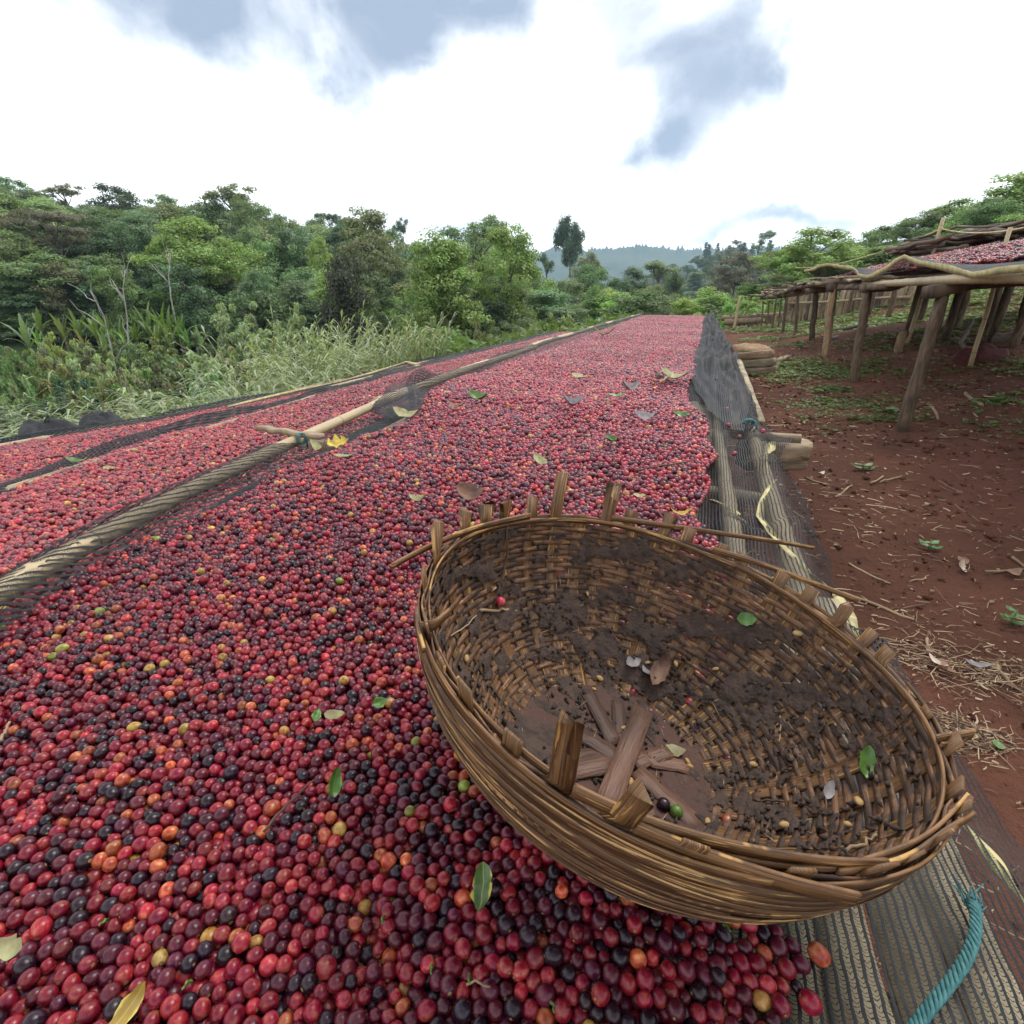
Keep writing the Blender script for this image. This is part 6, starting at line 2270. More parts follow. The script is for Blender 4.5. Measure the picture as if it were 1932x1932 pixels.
# ---- enset (false banana) plants
def build_enset():
    m = leaf_mat('enset_leaf', (1, 1, 1), .18, .35, .4)
    g = np.random.default_rng(19)
    # one leaf: long blade folded along a thick midrib, arching
    def blade(L, W, arch, seed):
        n = 12
        t = np.linspace(0, 1, n)
        w = W * np.sin(np.clip(t * .94 + .06, 0, 1) * math.pi) ** .55 * (1 - .25 * t)
        ph = arch * t ** 1.6
        dx_ = np.cumsum(np.sin(ph)) * L / n
        dz_ = np.cumsum(np.cos(ph)) * L / n
        mid = np.stack([dx_, t * 0, dz_], -1)
        up = np.stack([-np.cos(ph), t * 0, np.sin(ph)], -1)
        e = np.array([0, 1.0, 0])
        gg = np.random.default_rng(seed)
        wl = w * (1 + .10 * gg.normal(size=n))
        wr = w * (1 + .10 * gg.normal(size=n))
        Lf = mid + e * wl[:, None] - up * (wl * .30)[:, None] * -1
        Rt = mid - e * wr[:, None] - up * (wr * .30)[:, None] * -1
        V = np.concatenate([Lf, mid, Rt])
        i = np.arange(n - 1)
        F = np.concatenate([np.stack([i, i + 1, i + 1 + n, i + n], -1), np.stack([i + n, i + n + 1, i + 2 * n + 1, i + 2 * n], -1)])
        me = mesh_np('leaf', V, F, None, True, {'lv': ('FLOAT', np.full(3 * n, .3 + .5 * gg.random()))})
        me.materials.append(m)
        return me
    blades = [blade(1.0, .068, a, 30 + k) for k, a in enumerate((.35, .6, .9, 1.3, 1.7))]
    stem = MB()
    add_tube(stem, [(0, 0, -.3), (0, 0, .4), (0, 0, .9)], [.16, .10], 8)
    stem_me = stem.mesh('stem')
    stem_me.materials.append(plain_mat('enset_stem', (.13, .13, .05), .7, c2=(.07, .05, .03), scale=6))
    spots = [(30, 588, 24), (62, 620, 26), (105, 590, 27), (135, 585, 28), (165, 582, 27), (190, 590, 26), (215, 598, 27), (245, 600, 28), (100, 640, 22), (150, 630, 24), (265, 570, 27), (290, 565, 27), (305, 575, 26), (330, 590, 27), (345, 612, 25), (370, 615, 23), (285, 600, 24), (310, 610, 24), (230, 620, 24), (190, 630, 23), (60, 580, 30), (355, 575, 30)]
    for k, (u, vt, d) in enumerate(spots):
        d = d * 1.0 + 17
        top = atd(u, vt - 6, d)
        z0 = float(G(top[0], top[1]))
        h = max(top[2] - z0, 1.5)
        col = np.array((.14, .23, .06)) * np.exp(g.normal(0, .15, 3))
        lab = 'broad leaved enset plant of the grove at the forest foot'
        if k == 0:
            lab, col = 'pale grey green enset plant at the edge of the grove', np.array((.19, .26, .13))
        if k == 15:
            lab, col = 'pale enset plant beside the rounded grey green shrub', np.array((.17, .26, .10))
        T = thing('enset_plant', (top[0], top[1], z0), g.random() * 6.28, lab, 'banana plant', 'enset plants at the forest foot')
        s = link('stem', stem_me, None, T)
        s.scale = (h * .20, h * .20, h * .46)
        for q in range(9):
            b_ = blades[int(min(4, max(0, q * .6 + g.normal(0, .5))))]
            o = link('leaf', b_, None, T)
            o.location = (0, 0, h * .36)
            L = h * (.60 + .06 * g.normal()) * (1 - .03 * q)
            o.scale = (L, L, L)
            o.rotation_euler = (0, .08 + .05 * q, q * 2.4 + g.normal(0, .3))
            o.color = (*(col * math.exp(g.normal(0, .12))), 1)


build_enset()


# ---- reeds leaning along the lowest bed
def build_reeds():
    m = leaf_mat('reed_leaf', (1, 1, 1), .30, .30, .5)
    g = np.random.default_rng(23)
    V, F3, lv = [], [], []
    n0 = 0

    def tri_leaf(p, d, L, w, sag, val):
        nonlocal n0
        d = d / np.linalg.norm(d)
        e = np.cross(d, [0, 0, 1.0])
        e /= np.linalg.norm(e) + 1e-9
        p1 = p + d * L * .45 - np.array([0, 0, sag * L * .12])
        p2 = p + d * L * .95 - np.array([0, 0, sag * L * .5])
        V.extend([p, p1 + e * w, p1 - e * w, p2])
        F3.extend([(n0, n0 + 1, n0 + 2), (n0 + 1, n0 + 3, n0 + 2)])
        lv.extend([val] * 4)
        n0 += 4
    stems = []
    for k in range(560):
        y = 2.0 + 5.6 * g.random() ** .9
        xe = float(b3l(y))
        x = xe - .35 - 2.6 * g.random() ** 1.3
        if y < 3.2 and x > -5.0 + (y - 2) * .3:
            if g.random() < .55:
                continue
        ztop = np.interp(y, [2, 3.5, 5, 6.5, 8.5, 10.5], [-1.0, -.86, -.58, -.46, -.6, -.8]) + .14 * g.normal()
        lean = np.array([.35 + .35 * g.random(), .45 * g.normal() - .15, 0]) * np.interp(y, [2, 4, 6, 9], [1.0, .8, .45, .3]) * (-1 if g.random() < .2 else 1)
        if y < 4.8:
            lean = np.array([-.55 - .5 * g.random(), -.25 + .3 * g.normal(), 0]) * (1 if g.random() < .75 else -.6)
        z0 = float(G(x, y)) - .05
        tall = max(.45, (ztop - z0) * 1.08)
        t = np.linspace(0, 1, 8)
        P = np.stack([x + lean[0] * tall * t ** 1.8, y + lean[1] * tall * t ** 1.8, z0 + tall * (t - .28 * t ** 2.6 * np.linalg.norm(lean) * 1.5)], -1)
        stems.append((P, tall))
        for q in range(17):
            s = .22 + .78 * (q + g.random()) / 17
            p = np.array([np.interp(s, t, P[:, c]) for c in range(3)])
            tg = (P[-1] - P[-3]) if s > .6 else (P[3] - P[1])
            tg = tg / np.linalg.norm(tg)
            side = np.cross(tg, [0, 0, 1.0]) * (1 if q % 2 else -1)
            d = tg * .75 + side * (.5 + .3 * g.random()) + np.array([.1, 0, .15]) + g.normal(0, .15, 3)
            tri_leaf(p, d, .20 + .26 * g.random(), .009 + .006 * g.random(), .7 + .8 * g.random(), np.clip(.55 + .22 * g.normal(), 0, 1))
    V = np.array(V)
    F3 = np.array(F3)
    mbs = MB()
    for P, tall in stems:
        add_tube(mbs, P, [.009, .003], 3, cap=False)
    VV = np.concatenate([V] + mbs.V)
    F4 = np.concatenate(mbs.F4) + len(V)
    LV = np.concatenate([np.array(lv), np.full(len(VV) - len(V), .5)])
    me = mesh_np('reeds', VV, [F3, F4], None, False, {'lv': ('FLOAT', LV)})
    o = link('reeds', me, m)
    o.color = (.33, .38, .21, 1)
    tag(o, 'leaning reeds with long pale blades along the lowest drying bed', 'reeds', kind='stuff')


build_reeds()


# ---- undergrowth filling the slope below the beds and the valley floor
def build_undergrowth():
    g = np.random.default_rng(29)
    P, N, S, LVv = [], [], [], []
    def patch(n, ufn, dfn, hmax, size):
        a = ufn(n)
        d = dfn(n)
        x, y = d * np.sin(a), d * np.cos(a)
        z = G(x, y)
        hh = hmax * (.35 + .9 * np.clip(fbm(x, y, .5, 17, 3) + .5, 0, 1)) * (g.random(n) ** .6)
        P.append(np.stack([x, y, z + hh], -1))
        S.append(size * np.ones(n) * np.clip(d / 14, .6, 3))
        LVv.append(np.clip(.5 + .9 * fbm(x, y, .8, 19, 3) + g.normal(0, .12, n), 0, 1))
    patch(42000, lambda n: R(-80) + R(78) * g.random(n), lambda n: 9 + 34 * g.random(n) ** 1.3, 1.0, .17)
    patch(9000, lambda n: R(-82) + R(38) * g.random(n), lambda n: 5.5 + 5 * g.random(n), .55, .15)
    patch(14000, lambda n: R(-6) + R(60) * g.random(n), lambda n: 19 + 26 * g.random(n), .8, .17)
    P = np.concatenate(P)
    S = np.concatenate(S)
    L = np.concatenate(LVv)
    k = (P[:, 0] < b3l(P[:, 1]) - .5) | (P[:, 1] > 15.5)
    k &= ~((P[:, 0] > -1.8) & (P[:, 0] < 5) & (P[:, 1] < 18.5))
    P, S, L = P[k], S[k], L[k]
    N = np.array([0, 0, .8]) + g.normal(0, .6, P.shape)
    N /= np.linalg.norm(N, axis=1)[:, None]
    V, F = leaf_quads(P, N, S, g, .1, .5)
    me = mesh_np('undergrowth', V, F, None, False, {'lv': ('FLOAT', np.repeat(L, 4))})
    o = link('undergrowth', me, MAT['leaf'])
    o.color = (.125, .20, .055, 1)
    tag(o, 'tangled green undergrowth on the slopes around the drying beds', 'undergrowth', kind='stuff')


build_undergrowth()
# ================================================================== fallen leaves, twigs and litter
def leaf_mesh(L, W, curl, fold, seed, lobed=False):
    g = np.random.default_rng(seed)
    n, k = 11, 5
    t = np.linspace(0, 1, n)
    w = W * np.sin(np.clip(t, 0, 1) ** .85 * math.pi) ** .8 + .0006
    if lobed:
        w = w * (1 + .45 * np.sin(t * 19))
    s = np.linspace(-1, 1, k)
    X = (t - .5)[:, None] * L + 0 * s[None]
    Y = w[:, None] * s[None] * (1 + .10 * g.normal(size=(n, k)))
    Z = curl * L * ((t - .5) ** 2 * 4)[:, None] + fold * np.abs(Y) + .14 * L * fbm(X / L * 3 + seed, Y / L * 3, 1.5, seed, 3)
    Z = Z - Z.min() * .3
    V = np.stack([X, Y, Z], -1).reshape(-1, 3)
    up = V
    dn = V - np.array([0, 0, .0006])
    F = grid(k, n)
    m = len(V)
    return mesh_np('leaf_blade', np.concatenate([up, dn]), [np.concatenate([F, F[:, ::-1] + m])], None, True)


def two_tone_leaf(name, a, b):
    """dark green blade, yellowing rim and midrib"""
    m, nt, bs = new_mat(name)
    tco = nd(nt, 'ShaderNodeTexCoord')
    s = nd(nt, 'ShaderNodeSeparateXYZ', i0=tco.outputs['Generated'])
    n1 = noise(nt, tco.outputs['Generated'], 5.0, 4, .6)
    e = M(nt, 'ABSOLUTE', M(nt, 'SUBTRACT', s.outputs[1], .5))
    rib = M(nt, 'SUBTRACT', 1.0, sstep(nt, e, .0, .03))
    edge = sstep(nt, M(nt, 'ADD', M(nt, 'ADD', e, M(nt, 'MULTIPLY', n1, .35)), M(nt, 'MULTIPLY', s.outputs[0], .12)), .52, .66)
    c = mixc(nt, M(nt, 'MAXIMUM', M(nt, 'MULTIPLY', rib, .7), edge), mixc(nt, n1, a, tuple(x * .6 for x in a)), b)
    nt.links.new(c, bs.inputs['Base Color'])
    bs.inputs['Roughness'].default_value = .4
    return m


MAT['coffeeleaf'] = two_tone_leaf('coffee_leaf', (.075, .15, .035), (.50, .42, .06))
MAT['coffeeleaf2'] = two_tone_leaf('glossy_leaf', (.075, .17, .025), (.14, .27, .04))
MAT['spotleaf'] = two_tone_leaf('spotted_leaf', (.40, .26, .05), (.62, .50, .10))


def put_leaf(u, v, z, L, W, rz, mat, label, tilt=(0, 0), curl=.1, fold=.25, seed=0, lobed=False, lift=.0, cat='leaf', group=None):
    p = at(u, v, z)
    me = leaf_mesh(L * .8, W * .8, curl * 1.8, fold * 1.3, seed, lobed)
    o = link('fallen_leaf', me, MAT[mat])
    o.location = (p[0], p[1], p[2] + lift)
    o.rotation_euler = (tilt[0], tilt[1], rz)
    return tag(o, label, cat, group)


ZT = -.470
put_leaf(912, 1680, -.464, .060, .011, -1.25, 'coffeeleaf', 'green leaf with a yellow rim lying on the cherries below the basket', (.35, -.25), .05, .2, 1)
put_leaf(630, 1475, -.460, .034, .008, 1.9, 'coffeeleaf2', 'small glossy green leaf standing up out of the cherries', (.7, -.75), .12, .3, 2)
put_leaf(248, 1895, -.46, .040, .007, 1.3, 'spotleaf', 'yellow leaf with brown spots upright among the cherries', (.5, -.55), .1, .3, 3)
put_leaf(18, 1790, -.462, .030, .009, .2, 'leafpale', 'rounded pale yellow leaf among the cherries', (.2, .1), .1, .1, 4)
put_leaf(888, 936, -.450, .085, .030, .2, 'leafdry', 'large curled brown dry leaf behind the basket', (.55, .1), .28, .5, 5)
put_leaf(788, 945, -.462, .050, .016, .5, 'leafpale', 'pale crumpled leaf beside the large brown dry leaf', (.2, .0), .25, .5, 6)
put_leaf(1020, 872, -.462, .085, .018, -.7, 'leafpale', 'long pale yellow leaf behind the basket stakes', (.2, .2), .12, .4, 7)
put_leaf(640, 838, -.44, .085, .030, .6, 'leafyellow', 'bright yellow lobed leaf by the bamboo edge pole', (.5, -.2), .1, .4, 8, True)
put_leaf(604, 852, -.452, .080, .018, -.15, 'leafpale', 'curled cream leaf beside the bright yellow lobed leaf', (.1, 0), .35, .5, 9)
put_leaf(648, 862, -.456, .085, .012, .9, 'leafpale', 'narrow cream leaf under the bright yellow lobed leaf', (.1, .1), .1, .3, 10)
put_leaf(771, 786, -.448, .150, .040, .1, 'leafpale', 'big pale green leaf at the edge of the heap by the lifted net', (.25, 0), .2, .3, 11)
put_leaf(905, 753, -.455, .130, .036, -.2, 'leafgreen', 'big dark green curled leaf on the middle of the long bed', (.35, 0), .22, .5, 12)
put_leaf(862, 768, -.460, .110, .022, .1, 'leafdry', 'dark withered leaf beside the big dark green leaf', (.2, 0), .2, .4, 13)
put_leaf(1080, 765, -.455, .120, .035, .4, 'leafgrey', 'withered grey leaf on the middle of the long bed', (.3, 0), .3, .6, 14)
put_leaf(1097, 713, -.455, .160, .040, -.2, 'leafpale', 'pale green flat leaf far along the long bed', (.1, 0), .1, .2, 15)
put_leaf(1186, 735, -.450, .130, .045, .5, 'leafgrey', 'pale grey green leaf with turned up tip far along the bed', (.3, .1), .3, .4, 16)
put_leaf(1162, 748, -.456, .120, .022, .6, 'leafgreen', 'narrow green leaf next to the pale grey green leaf', (.1, 0), .1, .3, 17)
put_leaf(1215, 789, -.452, .110, .030, .3, 'leafgrey', 'lavender grey dry leaf near the net side of the heap', (.4, 0), .2, .4, 18)
put_leaf(1274, 713, -.452, .220, .050, -.1, 'leafpale', 'large cream leaf beside the dry sticks by the net', (.2, 0), .2, .3, 19)
put_leaf(1284, 786, -.460, .085, .030, .2, 'leafgreen', 'small olive leaf at the net edge of the heap', (.3, 0), .2, .4, 20)
put_leaf(1152, 832, -.463, .060, .022, .9, 'leafgreen', 'little brown green leaf on the heap behind the basket', (.3, 0), .2, .5, 21)
put_leaf(1206, 937, -.468, .040, .012, .2, 'leafpale', 'tiny pale leaf behind the tall basket stakes', (.1, 0), .1, .3, 22)
put_leaf(1283, 970, -.462, .070, .008, .3, 'leafyellow', 'thin yellow leaf strip by the net behind the basket', (.1, 0), .2, .3, 23)
put_leaf(148, 871, -.66, .120, .022, .35, 'leafgreen', 'yellow green leaf on the brown net strip between the two lower beds', (.1, 0), .1, .3, 24)
put_leaf(208, 886, -.68, .080, .020, .0, 'leafpale', 'dull pale leaf on the middle bed', (.1, 0), .1, .3, 25)
put_leaf(716, 1326, -.470, .024, .008, .9, 'coffeeleaf2', 'tiny green leaf at the basket side of the heap', (.5, 0), .1, .3, 26)
put_leaf(596, 1352, -.470, .026, .006, 2.0, 'coffeeleaf2', 'tiny folded green leaf in the heap beside the basket', (.5, 0), .1, .3, 27)
put_leaf(1140, 632, -.45, .34, .07, .2, 'leafdry', 'large tan leaf far down the long bed', (.2, 0), .2, .3, 29)
put_leaf(632, 1350, -.468, .03, .008, .4, 'leafpale', 'small straw coloured leaf scrap by the basket wall', (.2, 0), .1, .3, 30)


def twig(pts, r, mat, label, seed=0, cat='twig', name='twig', group=None):
    P = np.array(pts, float)
    t = np.linspace(0, 1, len(P))
    tt = np.linspace(0, 1, 10)
    Q = np.stack([np.interp(tt, t, P[:, k]) for k in range(3)], -1)
    g = np.random.default_rng(seed)
    Q[1:-1] += g.normal(0, r * .5, (8, 3))
    o = tube_obj(name, Q, [r, r * .7], MAT[mat], None, 6)
    return tag(o, label, cat, group)


twig([at(497, 1570, -.462), at(540, 1520, -.452), at(592, 1472, -.448)], .0014, 'twig', 'thin reddish twig on the cherries near the small glossy leaf', 1)
twig([at(0, 1398, -.455), at(10, 1380, -.452), at(18, 1362, -.45)], .0018, 'straw', 'short straw stalk in the cherries at the edge of the bed', 2)
twig([at(1235, 700, -.45), at(1252, 712, -.44), at(1268, 722, -.455)], .008, 'twig', 'dry brown stick on the heap by the large cream leaf', 3)
twig([at(1245, 722, -.45), at(1258, 712, -.44), at(1270, 703, -.45)], .006, 'straw', 'second dry stick crossing the brown stick by the cream leaf', 4)
twig([at(1200, 888, -.462), at(1240, 880, -.452), at(1310, 868, -.46)], .003, 'twig', 'long dry sprig near the net behind the basket', 5)
twig([at(1235, 962, -.46), at(1250, 975, -.455), at(1266, 985, -.46)], .0025, 'twig', 'dark sprig behind the basket stakes', 6)
twig([at(880, 1858, -.462), at(900, 1850, -.458), at(925, 1862, -.46)], .0010, 'straw', 'fine pale rootlet on the cherries in front of the basket', 7)


# little green stalks still on some of the nearest fruit
for k, (u, v) in enumerate(((885, 1840), (815, 1822), (1166, 1655), (1365, 1745), (360, 1850), (1040, 1892), (205, 1735), (725, 1730))):
    p = at(u, v, -.468)
    twig([p, p + np.array([.002, -.003, .006]), p + np.array([.004, -.008, .008])], .0011, 'leafgreen', 'short green stalk attached to a cherry near the basket', 20 + k, 'stalk', 'stalk', 'green stalks on cherries')


# ---- litter inside the basket
def bk(u, v, lift=.004):
    """point on the inside of the basket seen at u, v"""
    r_ = ray(u, v)
    ts = np.linspace(.15, 1.4, 2600)
    P = r_[None] * ts[:, None]
    d = P - BC
    h = -(d @ BN)
    rho = np.linalg.norm(d + h[:, None] * BN, axis=1)
    inside = (rho < brad(np.clip(h, 0, BR_H[-1])) - lift) & (h < BR_H[-1] - lift) & (h > .0)
    idx = np.nonzero(inside)[0]
    return P[idx[-1]] if len(idx) else at(u, v, -.47)


bean_me = None
def bean_mesh():
    n, k = 12, 8
    V = []
    a = np.linspace(0, math.pi, n)
    b_ = np.linspace(0, 2 * math.pi, k, endpoint=False)
    A, B = np.meshgrid(a, b_, indexing='ij')
    V = np.stack([np.cos(A), .68 * np.sin(A) * np.cos(B), .5 * np.sin(A) * np.sin(B)], -1)
    flat = V[..., 2] < -.12
    V[..., 2] = np.where(flat, -.12 + .25 * (V[..., 2] + .12), V[..., 2])
    i = np.arange(n - 1)[:, None] * k
    j = np.arange(k)[None, :]
    F = np.stack([i + j, i + (j + 1) % k, i + k + (j + 1) % k, i + k + j], -1).reshape(-1, 4)
    return mesh_np('bean', V.reshape(-1, 3), F, None, True)


bean_me = bean_mesh()
bg_ = np.random.default_rng(5)
for k, (u, v, s) in enumerate(((1132, 1280, 1.0), (1120, 1300, .8), (1176, 1374, .9), (1190, 1475, 1.0), (1298, 1438, .9), (1302, 1446, .7), (1422, 1442, .9), (1480, 1556, .9), (1620, 1512, 1.1), (1350, 1262, .8), (1505, 1195, 1.0), (1275, 1252, .8), (932, 1112, .8), (880, 1242, .8), (1108, 1120, .8), (1335, 1550, .8), (1222, 1250, .7), (1170, 1300, .6), (1600, 1555, .7))):
    p = bk(u, v, .006)
    o = link('coffee_bean', bean_me, MAT['bean'])
    o.location = p
    s_ = .0056 * s
    o.scale = (s_, s_, s_)
    o.rotation_euler = (bg_.normal(0, .5), bg_.normal(0, .4), bg_.random() * 6.28)
    tag(o, 'tan parchment coffee bean lying inside the muddy basket', 'coffee bean', 'coffee beans in the basket')


def bleaf(u, v, L, W, rz, mat, label, seed, curl=.15, fold=.4, tilt=(0, 0)):
    p = bk(u, v, .008)
    o = link('fallen_leaf', leaf_mesh(L, W, curl, fold, seed), MAT[mat])
    o.location = p
    o.rotation_euler = (tilt[0], tilt[1], rz)
    tag(o, label, 'leaf')


bleaf(1243, 1265, .052, .010, 1.2, 'leafdry', 'narrow reddish dry leaf curled on the basket wall', 41, .3, .6, (.4, -.5))
bleaf(1270, 1417, .030, .008, .3, 'leafpale', 'torn pale green leaf scrap on the basket floor', 42, .1, .2)
bleaf(1635, 1437, .030, .008, 1.4, 'leafgreen', 'small green leaf stuck inside the basket wall', 43, .1, .3, (.2, -.6))
bleaf(1408, 1168, .026, .008, .3, 'leafgreen', 'dull green leaf stuck high inside the basket wall', 44, .1, .3, (.8, 0))
bleaf(1195, 1250, .024, .008, .8, 'leafgrey', 'blue grey wilted leaf in the mud of the basket', 45, .1, .3, (.3, 0))
bleaf(1225, 1268, .030, .010, 2.2, 'leafgrey', 'dark wilted leaf beside the narrow reddish one in the basket', 46, .1, .2, (.3, 0))
bleaf(1565, 1490, .02, .004, 1.2, 'leafgrey', 'thin dark husk on the basket wall', 47, .1, .2, (.2, -.4))
for k, (a, b_, c, r, mat, lab) in enumerate((((958, 985), (955, 1060), (930, 1150), .0012, 'twig', 'thin black vine hanging down inside the basket'),
                                             ((905, 1152), (940, 1150), (975, 1152), .0022, 'straw', 'flat straw piece across the basket wall'),
                                             ((850, 1200), (880, 1180), (900, 1160), .0010, 'straw', 'fine stalk leaning inside the basket wall'),
                                             ((1262, 1500), (1280, 1530), (1330, 1545), .0010, 'straw', 'fine curved rootlet on the basket floor'),
                                             ((1470, 1400), (1473, 1380), (1472, 1350), .0010, 'straw', 'upright straw thread on the basket wall'),
                                             ((1420, 1510), (1450, 1511), (1480, 1512), .0014, 'twig', 'short dark twig lying across the lower weave'),
                                             ((1130, 1300), (1150, 1345), (1160, 1375), .0012, 'twig', 'dark twig beside the floor slats'),
                                             ((1590, 1610), (1630, 1590), (1655, 1575), .0018, 'straw', 'pale stick inside the low side of the basket'))):
    twig([bk(*a), bk(*b_), bk(*c)], r, mat, lab, 60 + k)
# two cherries dropped in the basket
for k, (u, v, c, nm) in enumerate(((1252, 1518, (.02, .008, .012), 'black cherry lying on the basket floor'), (1276, 1531, (.10, .17, .03), 'green cherry lying on the basket floor beside the black one'), (944, 1135, (.40, .03, .06), 'pink broken cherry stuck inside the basket wall'))):
    o = link('coffee_cherry', bpy.data.meshes['cherry'])
    o.location = bk(u, v, .009)
    o.scale = (.0068, .0068, .0068)
    o.color = (*c, 1)
    o.rotation_euler = (.3, .2, k)
    tag(o, nm, 'coffee cherry')


def build_basket_crumbs():
    """mud crumbs and chaff stuck to the weave"""
    g = np.random.default_rng(9)
    V, F, n0 = [], [], 0
    MBd, MBs = MB(), MB()
    for k in range(1300):
        s = _s[-1] * (.03 + .9 * g.random() ** .8)
        a = g.random() * 6.283
        h, r, th, tr = bprof(np.array([s]))
        if fbm(np.array([a * 2.0]), np.array([s * 12]), 1.0, 13, 3)[0] < -.06:
            continue
        off = -.0042
        p = bpt(h - tr * off * -1 * -1, r + th * off, np.array([a]))[0]
        e1 = g.normal(size=3)
        e1 /= np.linalg.norm(e1)
        e2 = np.cross(e1, g.normal(size=3))
        e2 /= np.linalg.norm(e2)
        e3 = np.cross(e1, e2)
        if g.random() < .16:
            L, w = .004 + .010 * g.random(), .0006
            tgt = MBs
        else:
            L, w = .0022 + .0045 * g.random(), .0016 + .002 * g.random()
            tgt = MBd
        c = np.array([e1 * L, -e1 * L, e2 * w, -e2 * w, e3 * w, -e3 * w]) + p
        fs = [(0, 2, 4), (2, 1, 4), (1, 3, 4), (3, 0, 4), (2, 0, 5), (1, 2, 5), (3, 1, 5), (0, 3, 5)]
        tgt.add(c, np.array(fs))
    for nm, mb, mt in (('mud_crumbs', MBd, 'mudcrumb'), ('chaff', MBs, 'straw')):
        me = mb.mesh(nm, True)
        o = link(nm, me, MAT[mt], bpy.data.objects['woven_basket'])
        o['kind'] = 'stuff'


MAT['mudcrumb'] = plain_mat('mud_crumb', (.055, .035, .026), .85, c2=(.026, .017, .013), scale=80)
build_basket_crumbs()


# ---- straw, chips and weeds on the soil
def gmask(x, y):
    """soil strip uphill of the main bed"""
    return (x > .30) & (x < 9) & (y > .2) & (y < 16)


def build_straw():
    g = np.random.default_rng(33)
    n = 26000
    x = .25 + 4.2 * g.random(n) ** 1.25
    y = .15 + 8.5 * g.random(n) ** 1.5
    dens = .30 + 1.4 * np.clip(fbm(x, y, 1.6, 51, 3) + .12, 0, 1)
    # the drift of straw near the basket side
    c = ground_hit(1850, 1270, .6)
    dens += 1.5 * np.exp(-(((x - c[0]) / .30) ** 2 + ((y - c[1]) / .16) ** 2))
    c = ground_hit(1830, 1370, .6)
    dens += 1.6 * np.exp(-(((x - c[0]) / .10) ** 2 + ((y - c[1]) / .07) ** 2))
    k = g.random(n) < dens * .62
    x, y = x[k], y[k]
    # extra drift pieces
    ex = []
    for (u, v, sx, sy, m) in ((1860, 1275, .16, .07, 520), (1815, 1385, .05, .035, 420), (1720, 1180, .10, .10, 120), (1600, 960, .18, .2, 90), (1800, 1060, .2, .2, 90)):
        c = ground_hit(u, v, .6)
        ex.append(np.stack([c[0] + g.normal(0, sx, m), c[1] + g.normal(0, sy, m)], -1))
    ex = np.concatenate(ex)
    x = np.concatenate([x, ex[:, 0]])
    y = np.concatenate([y, ex[:, 1]])
    m = len(x)
    L = np.exp(g.normal(math.log(.024), .65, m))
    L = np.clip(L, .006, .16)
    w = np.where(L < .02, .0018, .0011) * np.exp(g.normal(0, .35, m)) * np.clip(np.hypot(x, y) / 2.2, .8, 2)
    a = g.normal(.3, 1.0, m)
    d = np.stack([np.cos(a), np.sin(a), g.normal(0, .12, m)], -1)
    e = np.stack([-np.sin(a), np.cos(a), 0 * a], -1)
    P = np.stack([x, y, G(x, y) + .004 + .006 * g.random(m)], -1)
    u_ = np.array([0, 0, 1.0])
    bend = (g.normal(0, .12, m) * L)[:, None]
    A, B, C_ = P - d * L[:, None] / 2, P + e * bend, P + d * L[:, None] / 2
    V = np.stack([A - e * w[:, None], A + e * w[:, None], A + u_ * w[:, None] * 1.5, B - e * w[:, None], B + e * w[:, None], B + u_ * w[:, None] * 1.5, C_ - e * w[:, None] * .6, C_ + e * w[:, None] * .6, C_ + u_ * w[:, None]], 1).reshape(-1, 3)
    b0 = np.arange(m)[:, None, None] * 9
    q = np.array([[0, 3, 5, 2], [1, 2, 5, 4], [3, 6, 8, 5], [4, 5, 8, 7]])
    F = (b0 + q[None]).reshape(-1, 4)
    lv = np.repeat(np.clip(g.normal(.5, .28, m), 0, 1), 9)
    me = mesh_np('straw_litter', V, F, None, False, {'lv': ('FLOAT', lv)})
    mt, nt, b = new_mat('straw_litter')
    at_ = nd(nt, 'ShaderNodeAttribute', _attribute_name='lv')
    nt.links.new(ramp(nt, at_.outputs['Fac'], [(0, (.05, .026, .016)), (.35, (.15, .085, .05)), (.7, (.33, .22, .125)), (1, (.55, .42, .27))]), b.inputs['Base Color'])
    b.inputs['Roughness'].default_value = .8
    tag(link('straw_litter', me, mt), 'scattered straw, stalks and wood chips on the red soil', 'straw', kind='stuff')


build_straw()


def build_clods():
    """crumbs and clods of the worked soil"""
    g = np.random.default_rng(34)
    n = 11000
    x = .25 + 3.8 * g.random(n) ** 1.3
    y = .15 + 7.5 * g.random(n) ** 1.5
    k = g.random(n) < .35 + 1.3 * np.clip(fbm(x, y, 2.2, 53, 3) + .2, 0, 1)
    x, y = x[k], y[k]
    m = len(x)
    s = np.clip(np.exp(g.normal(math.log(.0045), .5, m)), .002, .014) * np.clip(np.hypot(x, y) / 2.0, .8, 2)
    O = np.array([[1, 0, 0], [0, 1, 0], [-1, 0, 0], [0, -1, 0], [0, 0, .8], [0, 0, -.6]], float)
    a = g.random(m) * 6.28
    V = O[None] * (1 + .35 * g.normal(size=(m, 6, 1))) * s[:, None, None]
    X = V[..., 0] * np.cos(a)[:, None] - V[..., 1] * np.sin(a)[:, None]
    Y = V[..., 0] * np.sin(a)[:, None] + V[..., 1] * np.cos(a)[:, None]
    V = np.stack([X + x[:, None], Y + y[:, None], V[..., 2] + (G(x, y) + s * .15)[:, None]], -1).reshape(-1, 3)
    q = np.array([[0, 1, 4], [1, 2, 4], [2, 3, 4], [3, 0, 4], [1, 0, 5], [2, 1, 5], [3, 2, 5], [0, 3, 5]])
    F = (np.arange(m)[:, None, None] * 6 + q[None]).reshape(-1, 3)
    me = mesh_np('soil_clods', V, F, None, True)
    tag(link('soil_clods', me, MAT['soil']), 'loose crumbs and clods of red soil', 'soil', kind='stuff')


build_clods()


